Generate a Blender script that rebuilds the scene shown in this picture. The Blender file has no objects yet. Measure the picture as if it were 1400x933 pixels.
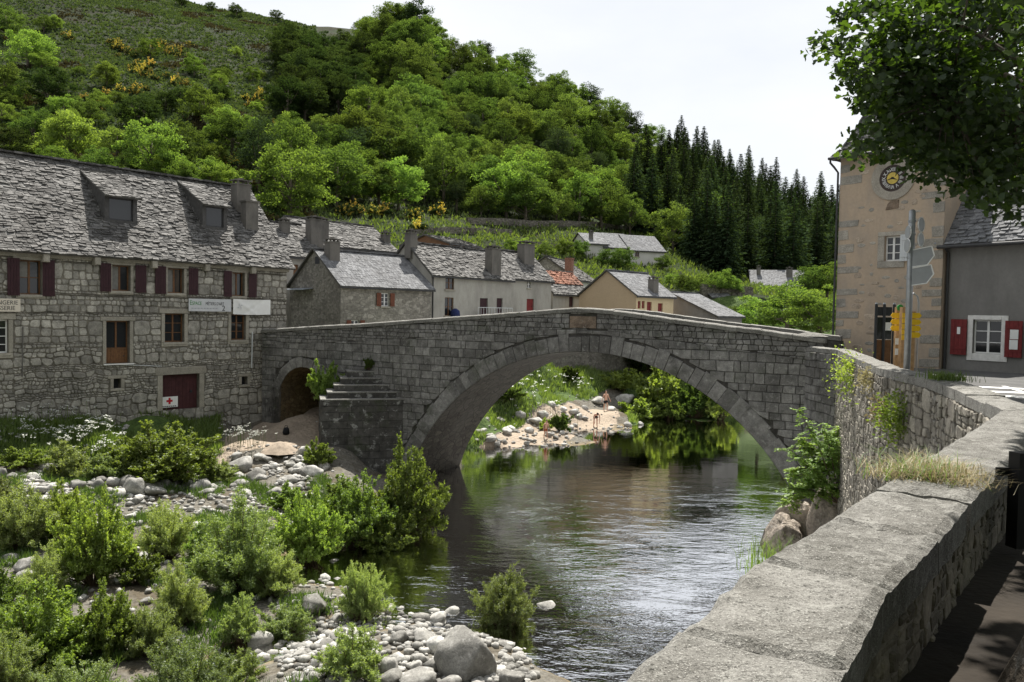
import bpy, bmesh, math, random
import numpy as np
from mathutils import Vector, Matrix, noise
R_ = math.radians
rng = np.random.default_rng(7)
random.seed(7)
sc = bpy.context.scene
COL = sc.collection

# ------------------------------------------------------------------ camera
F = 1089.0
EYE = 9.0                                   # eye height above the river (z = 0)
PITCH = math.atan(38.5 / F)
ROLL = R_(1.03)
CM = Matrix.Rotation(math.pi / 2 - PITCH, 3, 'X') @ Matrix.Rotation(ROLL, 3, 'Z')
cam_d = bpy.data.cameras.new('camera')
cam_d.sensor_width = 36.0
cam_d.lens = 36.0 * F / 1400.0
cam_d.clip_start = 0.05
cam_d.clip_end = 3000
cam = bpy.data.objects.new('camera', cam_d)
COL.objects.link(cam)
cam.matrix_world = Matrix.Translation((0, 0, EYE)) @ CM.to_4x4()
sc.camera = cam

# ------------------------------------------------------------------ light
SUN_EL, SUN_AZ = R_(62), R_(6)              # azimuth measured from +Y towards +X
sun_d = bpy.data.lights.new('sun', 'SUN')
sun_d.energy = 5.0
sun_d.angle = R_(0.53)
sun_d.color = (1.0, 0.955, 0.88)
sun = bpy.data.objects.new('sun', sun_d)
COL.objects.link(sun)
sdir = Vector((math.sin(SUN_AZ) * math.cos(SUN_EL), math.cos(SUN_AZ) * math.cos(SUN_EL), math.sin(SUN_EL)))
sun.rotation_euler = sdir.to_track_quat('Z', 'Y').to_euler()

world = bpy.data.worlds.new('World')
sc.world = world
world.use_nodes = True
wn = world.node_tree
for n in list(wn.nodes): wn.nodes.remove(n)
wo = wn.nodes.new('ShaderNodeOutputWorld')
bg = wn.nodes.new('ShaderNodeBackground')
sky = wn.nodes.new('ShaderNodeTexSky')
sky.sky_type = 'NISHITA'
sky.sun_disc = False
sky.sun_elevation = SUN_EL
sky.sun_rotation = SUN_AZ
sky.altitude = 900
sky.air_density = 1.0
sky.dust_density = 2.0
sky.ozone_density = 1.0
# thin bright cloud veil over the whole sky
tc = wn.nodes.new('ShaderNodeTexCoord')
mp = wn.nodes.new('ShaderNodeMapping'); mp.inputs['Scale'].default_value = (1, 1, 2.6)
cn = wn.nodes.new('ShaderNodeTexNoise'); cn.inputs['Scale'].default_value = 1.7; cn.inputs['Detail'].default_value = 7; cn.inputs['Roughness'].default_value = .55
cr = wn.nodes.new('ShaderNodeMapRange'); cr.inputs[1].default_value = .30; cr.inputs[2].default_value = .68; cr.inputs[3].default_value = .68; cr.inputs[4].default_value = .97
mx = wn.nodes.new('ShaderNodeMix'); mx.data_type = 'RGBA'
mx.inputs[7].default_value = (9.6, 9.8, 10.1, 1)
L = wn.links.new
L(tc.outputs['Generated'], mp.inputs[0]); L(mp.outputs[0], cn.inputs['Vector']); L(cn.outputs[0], cr.inputs[0])
L(cr.outputs[0], mx.inputs[0]); L(sky.outputs[0], mx.inputs[6]); L(mx.outputs[2], bg.inputs[0])
bg.inputs[1].default_value = 0.05
L(bg.outputs[0], wo.inputs[0])

vs = sc.view_settings
vs.view_transform = 'Standard'
vs.look = 'None'
vs.exposure = 1.1
vs.gamma = 1.0
sc.render.resolution_x, sc.render.resolution_y = 1024, 682

# ------------------------------------------------------------------ pixel helpers (a pixel is a direction; depth comes from the ground or thing touched)
def ray(px, py):
    d = CM @ Vector(((px - 700) / F, (466.5 - py) / F, -1))
    return d / d.y
def at(px, py, Y): return Vector((0, 0, EYE)) + ray(px, py) * Y
def onz(px, py, z):
    d = ray(px, py)
    return Vector((0, 0, EYE)) + d * ((z - EYE) / d.z)
CMI = CM.transposed()
def proj(p):
    v = CMI @ (Vector(p) - Vector((0, 0, EYE)))
    return 700 + F * v.x / -v.z, 466.5 - F * v.y / -v.z

# ------------------------------------------------------------------ materials
def newmat(name):
    m = bpy.data.materials.new(name); m.use_nodes = True
    nt = m.node_tree
    for n in list(nt.nodes): nt.nodes.remove(n)
    return m, nt
def node(nt, typ, **kw):
    n = nt.nodes.new(typ)
    for k, v in kw.items():
        if k.startswith('i_'):
            n.inputs[k[2:].replace('_', ' ')].default_value = v
        else: setattr(n, k, v)
    return n
def noise_n(nt, vec, scale, detail=4, rough=.55, dist=0.0):
    n = node(nt, 'ShaderNodeTexNoise'); n.inputs['Scale'].default_value = scale; n.inputs['Detail'].default_value = detail
    n.inputs['Roughness'].default_value = rough; n.inputs['Distortion'].default_value = dist
    nt.links.new(vec, n.inputs['Vector']); return n.outputs[0]
def mapr(nt, val, a, b, c=0.0, d=1.0):
    n = node(nt, 'ShaderNodeMapRange'); nt.links.new(val, n.inputs[0])
    for i, v in enumerate((a, b, c, d)): n.inputs[i + 1].default_value = v
    return n.outputs[0]
def mixc(nt, fac, a, b, mode='MIX'):
    n = node(nt, 'ShaderNodeMix', data_type='RGBA', blend_type=mode)
    for s, v in ((0, fac), (6, a), (7, b)):
        if hasattr(v, 'node'): nt.links.new(v, n.inputs[s])
        elif s == 0: n.inputs[s].default_value = v
        else: n.inputs[s].default_value = (*v, 1) if len(v) == 3 else v
    return n.outputs[2]
def math_n(nt, op, a, b=0.0):
    n = node(nt, 'ShaderNodeMath', operation=op)
    for i, v in enumerate((a, b)):
        if hasattr(v, 'node'): nt.links.new(v, n.inputs[i])
        else: n.inputs[i].default_value = v
    return n.outputs[0]
def rand_n(nt):
    o = node(nt, 'ShaderNodeObjectInfo'); g = node(nt, 'ShaderNodeNewGeometry')
    s = math_n(nt, 'ADD', o.outputs['Random'], g.outputs['Random Per Island'])
    return math_n(nt, 'FRACT', s)
def pos_n(nt): return node(nt, 'ShaderNodeNewGeometry').outputs['Position']
def bump_n(nt, h, strength=.5, dist=.02, normal=None):
    n = node(nt, 'ShaderNodeBump'); n.inputs['Strength'].default_value = strength; n.inputs['Distance'].default_value = dist
    nt.links.new(h, n.inputs['Height'])
    if normal is not None: nt.links.new(normal, n.inputs['Normal'])
    return n.outputs[0]
def finish(nt, col, rough=.85, bump=None, spec=.3, metal=0.0):
    p = node(nt, 'ShaderNodeBsdfPrincipled')
    if hasattr(col, 'node'): nt.links.new(col, p.inputs['Base Color'])
    else: p.inputs['Base Color'].default_value = (*col, 1)
    p.inputs['Roughness'].default_value = rough; p.inputs['Specular IOR Level'].default_value = spec; p.inputs['Metallic'].default_value = metal
    if bump is not None: nt.links.new(bump, p.inputs['Normal'])
    o = node(nt, 'ShaderNodeOutputMaterial'); nt.links.new(p.outputs[0], o.inputs[0])
    return p

def stone_mat(name, c1, c2, stain=(.06, .055, .05), stain_amt=.5, lichen=(.45, .45, .42), lichen_amt=.25, moss_amt=.0, fine=40, bump=.6, var=.5, big=.35, bdist=.02, lich_scale=5.0):
    m, nt = newmat(name); P = pos_n(nt); r = rand_n(nt)
    col = mixc(nt, r, c1, c2)
    n1 = noise_n(nt, P, big, 5, .6)
    col = mixc(nt, math_n(nt, 'MULTIPLY', mapr(nt, n1, .42, .68), stain_amt), col, stain)
    n2 = noise_n(nt, P, 3.1, 6, .65)
    v = mapr(nt, n2, .25, .75, 1 - var, 1 + var)
    vc = node(nt, 'ShaderNodeCombineColor')
    for i in range(3): nt.links.new(v, vc.inputs[i])
    col = mixc(nt, 1.0, col, vc.outputs[0], 'MULTIPLY')
    n3 = noise_n(nt, P, lich_scale, 5, .7)
    col = mixc(nt, math_n(nt, 'MULTIPLY', mapr(nt, n3, .56, .66), lichen_amt), col, lichen)
    if moss_amt:
        n5 = noise_n(nt, P, .9, 5, .7)
        col = mixc(nt, math_n(nt, 'MULTIPLY', mapr(nt, n5, .55, .68), moss_amt), col, (.035, .05, .015))
    n4 = noise_n(nt, P, fine, 4, .7)
    sp = mapr(nt, n4, .3, .7, .72, 1.28)
    sc2 = node(nt, 'ShaderNodeCombineColor')
    for i in range(3): nt.links.new(sp, sc2.inputs[i])
    col = mixc(nt, 1.0, col, sc2.outputs[0], 'MULTIPLY')
    h = math_n(nt, 'ADD', n4, math_n(nt, 'MULTIPLY', noise_n(nt, P, fine * .22, 3, .6), 1.5))
    finish(nt, col, .9, bump_n(nt, h, bump, bdist), .2)
    return m
def plain_mat(name, c, rough=.7, var=.2, scale=2.0, metal=0.0, spec=.3, bump=0.0, bscale=30):
    m, nt = newmat(name); P = pos_n(nt)
    n = noise_n(nt, P, scale, 5, .6)
    col = mixc(nt, mapr(nt, n, .3, .7), tuple(x * (1 - var) for x in c), tuple(min(1, x * (1 + var)) for x in c))
    b = bump_n(nt, noise_n(nt, P, bscale, 3), bump, .01) if bump else None
    finish(nt, col, rough, b, spec, metal)
    return m
def plaster_mat(name, c, c2, amt=.7, scale=.6):
    m, nt = newmat(name); P = pos_n(nt)
    mpn = node(nt, 'ShaderNodeMapping'); mpn.inputs['Scale'].default_value = (1, 1, .45); nt.links.new(P, mpn.inputs[0])
    n = noise_n(nt, mpn.outputs[0], scale, 7, .65)
    col = mixc(nt, math_n(nt, 'MULTIPLY', mapr(nt, n, .42, .66), amt), c, c2)
    n2 = noise_n(nt, P, 9, 5, .6)
    col = mixc(nt, math_n(nt, 'MULTIPLY', mapr(nt, n2, .35, .7), .28), col, tuple(x * .6 for x in c))
    finish(nt, col, .92, bump_n(nt, noise_n(nt, P, 35, 4), .35, .01), .2)
    return m
def rubble_mat(name, c1, c2, mortar, scale=2.6):
    m, nt = newmat(name); P = pos_n(nt)
    wob = node(nt, 'ShaderNodeTexNoise'); wob.inputs['Scale'].default_value = 1.5; nt.links.new(P, wob.inputs['Vector'])
    va = node(nt, 'ShaderNodeVectorMath', operation='MULTIPLY_ADD'); va.inputs[1].default_value = (.25, .25, .2)
    nt.links.new(wob.outputs['Color'], va.inputs[0]); nt.links.new(P, va.inputs[2])
    mpn = node(nt, 'ShaderNodeMapping'); mpn.inputs['Scale'].default_value = (1, 1, 1.7); nt.links.new(va.outputs[0], mpn.inputs[0])
    vor = node(nt, 'ShaderNodeTexVoronoi'); vor.inputs['Scale'].default_value = scale; nt.links.new(mpn.outputs[0], vor.inputs['Vector'])
    ved = node(nt, 'ShaderNodeTexVoronoi', feature='DISTANCE_TO_EDGE'); ved.inputs['Scale'].default_value = scale; nt.links.new(mpn.outputs[0], ved.inputs['Vector'])
    sep = node(nt, 'ShaderNodeSeparateColor'); nt.links.new(vor.outputs['Color'], sep.inputs[0])
    col = mixc(nt, sep.outputs[0], c1, c2)
    e = mapr(nt, ved.outputs[0], .02, .07)
    col = mixc(nt, e, mortar, col)
    n2 = noise_n(nt, P, 5, 6, .65)
    v = mapr(nt, n2, .25, .75, .6, 1.4)
    vc = node(nt, 'ShaderNodeCombineColor')
    for i in range(3): nt.links.new(v, vc.inputs[i])
    col = mixc(nt, 1.0, col, vc.outputs[0], 'MULTIPLY')
    n1 = noise_n(nt, P, .4, 4)
    col = mixc(nt, mapr(nt, n1, .45, .7, 0, .45), col, (.07, .065, .06))
    finish(nt, col, .92, bump_n(nt, math_n(nt, 'ADD', e, n2), .8, .03), .2)
    return m
def leaf_mat(name, c1, c2, trans=.4, tcol=None, gloss=.025):
    m, nt = newmat(name); r = rand_n(nt)
    o = node(nt, 'ShaderNodeObjectInfo')
    col = mixc(nt, r, c1, c2)
    hs = node(nt, 'ShaderNodeHueSaturation')
    nt.links.new(col, hs.inputs['Color'])
    nt.links.new(mapr(nt, o.outputs['Random'], 0, 1, .58, 1.38), hs.inputs['Value'])
    nt.links.new(mapr(nt, math_n(nt, 'FRACT', math_n(nt, 'MULTIPLY', o.outputs['Random'], 7.3)), 0, 1, .485, .515), hs.inputs['Hue'])
    hs.inputs['Saturation'].default_value = .86
    col = hs.outputs[0]
    d = node(nt, 'ShaderNodeBsdfDiffuse'); nt.links.new(col, d.inputs[0])
    t = node(nt, 'ShaderNodeBsdfTranslucent')
    tc_ = mixc(nt, 1.0, col, tcol or (1.5, 1.55, .55), 'MULTIPLY'); nt.links.new(tc_, t.inputs[0])
    ms = node(nt, 'ShaderNodeMixShader'); ms.inputs[0].default_value = trans
    nt.links.new(d.outputs[0], ms.inputs[1]); nt.links.new(t.outputs[0], ms.inputs[2])
    g = node(nt, 'ShaderNodeBsdfGlossy'); g.inputs['Roughness'].default_value = .5; g.inputs['Color'].default_value = (.9, .95, .9, 1)
    m2 = node(nt, 'ShaderNodeMixShader'); m2.inputs[0].default_value = gloss
    nt.links.new(ms.outputs[0], m2.inputs[1]); nt.links.new(g.outputs[0], m2.inputs[2])
    oo = node(nt, 'ShaderNodeOutputMaterial'); nt.links.new(m2.outputs[0], oo.inputs[0])
    return m

def cap_mat(name):
    m, nt = newmat(name); P = pos_n(nt); r = rand_n(nt)
    col = mixc(nt, r, (.19, .185, .17), (.25, .243, .225))
    n1 = noise_n(nt, P, 2.2, 6, .65); col = mixc(nt, mapr(nt, n1, .40, .62, 0, .75), col, (.105, .10, .088))
    n2 = noise_n(nt, P, 46, 5, .75); n3 = noise_n(nt, P, 130, 3, .7); n4 = noise_n(nt, P, 13, 5, .7)
    col = mixc(nt, mapr(nt, n4, .52, .62, 0, .55), col, (.34, .335, .31))
    col = mixc(nt, mapr(nt, n2, .54, .64, 0, .8), col, (.055, .052, .046))
    col = mixc(nt, mapr(nt, n3, .56, .66, 0, .85), col, (.48, .47, .44))
    n5 = noise_n(nt, P, 70, 3, .7); col = mixc(nt, mapr(nt, n5, .58, .66, 0, .8), col, (.04, .038, .034))
    h = math_n(nt, 'ADD', math_n(nt, 'ADD', n2, math_n(nt, 'MULTIPLY', n3, .6)), math_n(nt, 'MULTIPLY', n4, 2.0))
    finish(nt, col, .92, bump_n(nt, h, 1.0, .016), .2)
    return m
M = {}
M['bridge'] = stone_mat('granite_bridge', (.125, .121, .114), (.24, .233, .22), stain_amt=.65, lichen_amt=.35, moss_amt=.35, fine=26)
M['bridge_mortar'] = stone_mat('bridge_joint', (.045, .042, .038), (.06, .056, .05), stain_amt=.5, lichen_amt=.1, moss_amt=.4)
M['cutwater'] = stone_mat('cutwater_stone', (.06, .058, .054), (.10, .097, .09), stain_amt=.6, lichen=(.42, .42, .40), lichen_amt=.6, moss_amt=.5, lich_scale=2.6)
M['facade'] = stone_mat('facade_granite', (.21, .20, .175), (.42, .40, .35), stain_amt=.3, lichen_amt=.15, fine=22)
M['facade_mortar'] = stone_mat('facade_mortar', (.15, .137, .112), (.19, .175, .145), stain_amt=.4, lichen_amt=.1)
M['dressed'] = stone_mat('dressed_granite', (.29, .27, .225), (.37, .345, .29), stain_amt=.2, lichen_amt=.1, fine=22, var=.2)
M['quay'] = stone_mat('quay_rubble', (.13, .118, .098), (.31, .285, .24), stain_amt=.45, lichen_amt=.3, moss_amt=.2, fine=24)
M['parapet_inner'] = stone_mat('shade_toned_parapet_rubble', (.10, .088, .068), (.20, .178, .14), stain_amt=.5, lichen_amt=.15, moss_amt=.35, fine=24)  # quay rubble in darker tones: shade on the inner face put into the colour
M['quay_mortar'] = stone_mat('quay_mortar', (.15, .135, .11), (.22, .2, .165), stain_amt=.5, lichen_amt=.1, moss_amt=.3)
M['cap'] = cap_mat('granite_cap')
M['lauze'] = stone_mat('roof_schist', (.05, .049, .047), (.185, .18, .172), stain_amt=.45, lichen=(.36, .36, .34), lichen_amt=.4, fine=14, var=.55, bump=.7)
M['lauze_under'] = plain_mat('roof_underlay', (.08, .077, .07), .95, .3, 3)
M['slate'] = stone_mat('grey_slate', (.11, .112, .117), (.20, .203, .21), stain_amt=.25, lichen_amt=.2, var=.35, fine=14)
M['tile'] = stone_mat('clay_tile', (.20, .085, .055), (.30, .15, .10), stain_amt=.5, lichen_amt=.15)
M['rock'] = stone_mat('river_granite', (.17, .165, .15), (.46, .45, .42), stain_amt=.4, lichen=(.58, .57, .55), lichen_amt=.25, fine=18, bump=.6, big=.6)
M['rock_wet'] = stone_mat('damp_granite', (.10, .095, .085), (.18, .17, .15), stain_amt=.4, lichen_amt=.05, fine=18)
M['outcrop'] = stone_mat('bank_outcrop', (.26, .215, .18), (.36, .31, .26), stain_amt=.6, lichen_amt=.35, moss_amt=.35, fine=9, bump=1.0, bdist=.12)
M['sand_heap'] = plain_mat('sand', (.27, .22, .17), .95, .3, 5, bump=1.0, bscale=9)
M['plaster_grey'] = plaster_mat('grey_plaster', (.40, .385, .345), (.20, .19, .17))
M['plaster_dark'] = plaster_mat('cement_render', (.24, .232, .22), (.15, .145, .137), .75)
M['dormer'] = plain_mat('weathered_dormer_board', (.07, .068, .066), .8, .3, 6)
M['plaster_beige'] = plaster_mat('beige_plaster', (.50, .385, .26), (.44, .34, .23), .4)
M['plaster_cream'] = plaster_mat('cream_plaster', (.60, .49, .31), (.5, .40, .26), .4)
M['plaster_white'] = plaster_mat('white_plaster', (.58, .56, .52), (.42, .40, .37), .5)
M['tower'] = plaster_mat('ochre_lime_render', (.47, .37, .275), (.36, .305, .25), .85, 1.1)
M['tower_stone'] = stone_mat('tower_quoin', (.27, .255, .225), (.37, .34, .29), stain_amt=.25, lichen_amt=.15, fine=20, var=.25)
M['tower_pale'] = stone_mat('tower_rubble', (.36, .295, .23), (.47, .385, .30), stain_amt=.2, lichen_amt=.1, fine=20, var=.3)
M['tower_brown'] = stone_mat('brown_stone', (.17, .125, .09), (.2, .15, .11), fine=20)
M['rubble'] = rubble_mat('house_rubble', (.22, .205, .175), (.40, .375, .325), (.25, .235, .205), 2.4)
M['rubble_dark'] = rubble_mat('gable_rubble', (.13, .122, .108), (.26, .245, .215), (.16, .15, .13), 3.2)
M['terrace'] = rubble_mat('terrace_wall_stone', (.12, .11, .09), (.24, .22, .18), (.06, .055, .045), 2.2)
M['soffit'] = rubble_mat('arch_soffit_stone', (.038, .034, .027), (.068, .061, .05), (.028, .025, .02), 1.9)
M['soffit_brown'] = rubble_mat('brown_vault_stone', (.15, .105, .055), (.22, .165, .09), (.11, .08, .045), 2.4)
M['shutter'] = plain_mat('plum_paint', (.038, .013, .017), .6, .2, 5)
M['shutter_red'] = plain_mat('red_paint', (.17, .022, .022), .6, .2, 5)
M['shutter_brown'] = plain_mat('brown_paint', (.15, .05, .025), .65, .2, 5)
M['door_plum'] = plain_mat('dark_plum_door', (.06, .02, .022), .6, .25, 4)
M['wood'] = plain_mat('varnished_wood', (.15, .072, .03), .5, .3, 9)
M['wood_light'] = plain_mat('raw_timber', (.42, .26, .13), .8, .3, 8)
M['white'] = plain_mat('white_paint', (.78, .78, .76), .5, .05, 4)
M['white_wall'] = plain_mat('whitewash', (.74, .73, .70), .8, .12, 5)
M['grey_white'] = plain_mat('grey_white_paint', (.55, .57, .58), .6, .1, 4)
M['banner_grey'] = plain_mat('pale_grey_banner', (.55, .56, .57), .7, .06, 3)
M['cream_sign'] = plain_mat('cream_board', (.66, .60, .50), .6, .06, 3)
M['black'] = plain_mat('black_metal', (.012, .012, .013), .5, .2, 6)
M['dark_post'] = plain_mat('anthracite_metal', (.03, .033, .037), .5, .2, 6)
M['galv'] = plain_mat('galvanised_steel', (.36, .375, .39), .42, .12, 8, metal=.55)
M['sign_back'] = plain_mat('grey_sign_back', (.36, .375, .39), .5, .06, 6, metal=.2)
M['yellow'] = plain_mat('yellow_plaque', (.75, .48, .02), .5, .08, 6)
M['green'] = plain_mat('green_plaque', (.03, .25, .05), .5, .08, 6)
M['red'] = plain_mat('cross_red', (.45, .015, .03), .6, .05, 6)
M['ink'] = plain_mat('dark_lettering', (.03, .03, .035), .7, .05, 6)
M['ink_grey'] = plain_mat('grey_lettering', (.33, .34, .36), .7, .05, 6)
M['ink_green'] = plain_mat('green_lettering', (.05, .22, .06), .7, .05, 6)
M['clock_gold'] = plain_mat('clock_yellow', (.60, .45, .10), .6, .2, 9)
M['clock_dark'] = plain_mat('clock_brown_ring', (.05, .035, .03), .6, .2, 9)
M['clock_stone'] = stone_mat('clock_surround', (.34, .31, .26), (.36, .33, .28), stain_amt=.2, lichen_amt=.1, fine=24, var=.2)
M['zinc'] = plain_mat('zinc_sheet', (.30, .33, .37), .45, .12, 3, metal=.5)
M['gutter'] = plain_mat('dark_gutter', (.05, .05, .052), .5, .2, 6)
M['brick'] = plain_mat('brick_chimney', (.24, .12, .085), .9, .3, 7, bump=.4)
M['chimney'] = plaster_mat('chimney_render', (.16, .15, .135), (.08, .076, .07), .8, 1.2)
M['asphalt'] = plain_mat('asphalt', (.085, .084, .082), .95, .25, 1.2, bump=.5, bscale=60)
M['pavement'] = plain_mat('shade_toned_pavement', (.024, .019, .014), .97, .45, 1.6, bump=.8, bscale=18)  # base colour lowered so that it carries the tree shade
M['marking'] = plain_mat('road_paint', (.70, .70, .68), .8, .12, 5)
M['bark'] = stone_mat('bark', (.10, .082, .062), (.15, .125, .095), stain_amt=.3, lichen_amt=.3, fine=18, bump=1.0, bdist=.05)
M['twig'] = plain_mat('twig_bark', (.10, .07, .045), .9, .3, 6)
M['skin'] = plain_mat('skin', (.50, .30, .22), .6, .08, 5)
M['hair'] = plain_mat('dark_hair', (.03, .02, .015), .7, .2, 9)
M['cloth_black'] = plain_mat('black_cloth', (.012, .012, .014), .9, .2, 9)
M['cloth_rust'] = plain_mat('rust_swimwear', (.30, .10, .05), .9, .2, 9)
M['cloth_blue'] = plain_mat('blue_cloth', (.02, .03, .10), .9, .3, 9)
M['cloth_white'] = plain_mat('white_cloth', (.75, .72, .70), .9, .1, 9)
gl, nt = newmat('window_glass'); finish(nt, (.018, .02, .022), .06, bump_n(nt, noise_n(nt, pos_n(nt), 1.5, 2), .06, .05), .55); M['glass'] = gl
M['curtain'] = plain_mat('pale_curtain', (.20, .195, .18), .9, .2, 6)

M['leaf_willow'] = leaf_mat('willow_leaf', (.15, .20, .065), (.24, .295, .11), .5)
M['leaf_alder'] = leaf_mat('alder_leaf', (.13, .20, .026), (.215, .295, .05), .5)
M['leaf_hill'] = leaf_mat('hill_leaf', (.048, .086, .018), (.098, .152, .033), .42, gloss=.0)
M['leaf_hill_bright'] = leaf_mat('spring_leaf', (.088, .150, .025), (.15, .225, .042), .45, gloss=.0)
M['leaf_hill_dark'] = leaf_mat('dark_leaf', (.028, .052, .015), (.05, .08, .022), .3, gloss=.0)
M['leaf_needle'] = leaf_mat('needle', (.022, .040, .018), (.042, .068, .028), .25, gloss=.0)
M['leaf_maple'] = leaf_mat('maple_leaf', (.026, .058, .009), (.058, .105, .016), .44, (2.3, 2.3, .55), gloss=.04)
M['leaf_robinia'] = leaf_mat('robinia_leaf', (.13, .20, .035), (.19, .27, .055), .45)
M['flower_yellow'] = leaf_mat('broom_flower', (.55, .42, .012), (.72, .56, .02), .25, (1, 1, .6))
M['flower_white'] = leaf_mat('white_umbel', (.62, .64, .55), (.8, .82, .74), .3, (1, 1, 1))
M['grass'] = leaf_mat('grass_blade', (.070, .125, .022), (.13, .20, .038), .4)
M['grass_dry'] = leaf_mat('straw', (.30, .25, .11), (.46, .39, .20), .35, (1, 1, .8))
M['heath'] = leaf_mat('heath_tuft', (.045, .075, .030), (.085, .12, .05), .25, gloss=.0)
M['heath_brown'] = leaf_mat('brown_heath', (.05, .042, .028), (.09, .075, .045), .2, gloss=.0)

# ------------------------------------------------------------------ object helpers
def tag(o, label=None, cat=None, group=None, kind=None):
    if label: o['label'] = label
    if cat: o['category'] = cat
    if group: o['group'] = group
    if kind: o['kind'] = kind
    return o
def thing(name, label, cat, loc=(0, 0, 0), group=None, rz=0.0, scale=None):
    o = bpy.data.objects.new(name, None); COL.objects.link(o)
    o.empty_display_size = .3
    o.location = loc; o.rotation_euler = (0, 0, rz)
    if scale: o.scale = scale
    return tag(o, label, cat, group)
def wloc(o):
    v = Vector((0, 0, 0))
    while o is not None:
        v += o.location; o = o.parent
    return v
def mesh_obj(name, mesh, parent=None, loc=(0, 0, 0), rot=None, scale=None):
    o = bpy.data.objects.new(name, mesh); COL.objects.link(o)
    if parent: o.parent = parent
    o.location = loc
    if rot is not None: o.rotation_euler = rot
    if scale is not None: o.scale = scale
    return o
class Fr:                                   # a wall or roof plane: u along, v up, w outwards
    def __init__(s, O, U, V, N=None):
        s.O, s.U, s.V = Vector(O), Vector(U).normalized(), Vector(V).normalized()
        s.N = Vector(N).normalized() if N is not None else s.U.cross(s.V)
    def p(s, u, v, w=0.0): return s.O + s.U * u + s.V * v + s.N * w
class MB:
    def __init__(s): s.v, s.f = [], []
    def add(s, vs, fs):
        b = len(s.v); s.v += [tuple(x) for x in vs]; s.f += [[i + b for i in f] for f in fs]
    def box(s, fr, u0, u1, v0, v1, w0, w1, ch=0.0):
        c = [fr.p(u, v, w) for w in (w0, w1) for (u, v) in ((u0, v0), (u1, v0), (u1, v1), (u0, v1))]
        if not ch:
            s.add(c, [(0, 1, 2, 3), (7, 6, 5, 4), (0, 4, 5, 1), (1, 5, 6, 2), (2, 6, 7, 3), (3, 7, 4, 0)])
        else:
            f = [fr.p(u, v, w1) for (u, v) in ((u0 + ch, v0 + ch), (u1 - ch, v0 + ch), (u1 - ch, v1 - ch), (u0 + ch, v1 - ch))]
            c2 = c[:4] + [fr.p(u, v, w1 - ch) for (u, v) in ((u0, v0), (u1, v0), (u1, v1), (u0, v1))] + f
            s.add(c2, [(3, 2, 1, 0)] + [(i, (i + 1) % 4, 4 + (i + 1) % 4, 4 + i) for i in range(4)] + [(4 + i, 4 + (i + 1) % 4, 8 + (i + 1) % 4, 8 + i) for i in range(4)] + [(8, 9, 10, 11)])
    def wbox(s, c, sx, sy, sz, rz=0.0):
        U = Vector((math.cos(rz), math.sin(rz), 0)); V = Vector((-math.sin(rz), math.cos(rz), 0))
        s.box(Fr(c, U, V, (0, 0, 1)), -sx / 2, sx / 2, -sy / 2, sy / 2, 0, sz)
    def quad(s, a, b, c, d): s.add([a, b, c, d], [(0, 1, 2, 3)])
    def poly(s, pts): s.add(pts, [tuple(range(len(pts)))])
    def slab(s, pts, n, th):                # polygon extruded by n*th
        n = Vector(n) * th; k = len(pts)
        s.add([Vector(p) for p in pts] + [Vector(p) + n for p in pts], [tuple(range(k))[::-1], tuple(range(k, 2 * k))] + [(i, (i + 1) % k, k + (i + 1) % k, k + i) for i in range(k)])
    def tube(s, pts, rad, n=8, cap=True):
        pts = [Vector(p) for p in pts]
        if not hasattr(rad, '__len__'): rad = [rad] * len(pts)
        ref = Vector((0, 0, 1)); rings = []; b = len(s.v)
        for i, p in enumerate(pts):
            t = (pts[min(i + 1, len(pts) - 1)] - pts[max(i - 1, 0)]).normalized()
            a = t.cross(ref if abs(t.z) < .95 else Vector((1, 0, 0))).normalized(); c = t.cross(a)
            for k in range(n):
                an = 2 * math.pi * k / n
                s.v.append(tuple(p + (a * math.cos(an) + c * math.sin(an)) * rad[i]))
        for i in range(len(pts) - 1):
            for k in range(n):
                s.f.append([b + i * n + k, b + i * n + (k + 1) % n, b + (i + 1) * n + (k + 1) % n, b + (i + 1) * n + k])
        if cap:
            s.f.append([b + k for k in range(n)][::-1]); s.f.append([b + (len(pts) - 1) * n + k for k in range(n)])
    def mesh(s, name, mat, off=Vector((0, 0, 0)), smooth=False):
        m = bpy.data.meshes.new(name)
        m.from_pydata([(x - off.x, y - off.y, z - off.z) for x, y, z in s.v], [], s.f)
        for mm in (mat if isinstance(mat, (list, tuple)) else [mat]): m.materials.append(M[mm])
        if smooth: m.polygons.foreach_set('use_smooth', [True] * len(m.polygons))
        m.update(); return m
    def build(s, name, mat, parent=None, smooth=False, center=True):
        base = wloc(parent) if parent else Vector((0, 0, 0))
        c = Vector(np.mean(np.array(s.v), axis=0).tolist()) if center else base
        me = s.mesh(name, mat, c, smooth)
        return mesh_obj(name, me, parent, c - base)
def np_mesh(name, V, faces_n, Fi, mat, smooth=False):
    """V (n,3); Fi flat loop indices, every face having faces_n corners"""
    me = bpy.data.meshes.new(name)
    nf = len(Fi) // faces_n
    me.vertices.add(len(V)); me.vertices.foreach_set('co', np.asarray(V, dtype=np.float32).ravel())
    me.loops.add(len(Fi)); me.loops.foreach_set('vertex_index', np.asarray(Fi, dtype=np.int32))
    me.polygons.add(nf); me.polygons.foreach_set('loop_start', np.arange(0, nf * faces_n, faces_n, dtype=np.int32))
    me.polygons.foreach_set('loop_total', np.full(nf, faces_n, dtype=np.int32))
    if smooth: me.polygons.foreach_set('use_smooth', np.ones(nf, dtype=bool))
    me.materials.append(M[mat]); me.update(calc_edges=True); me.validate()
    return me
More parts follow.
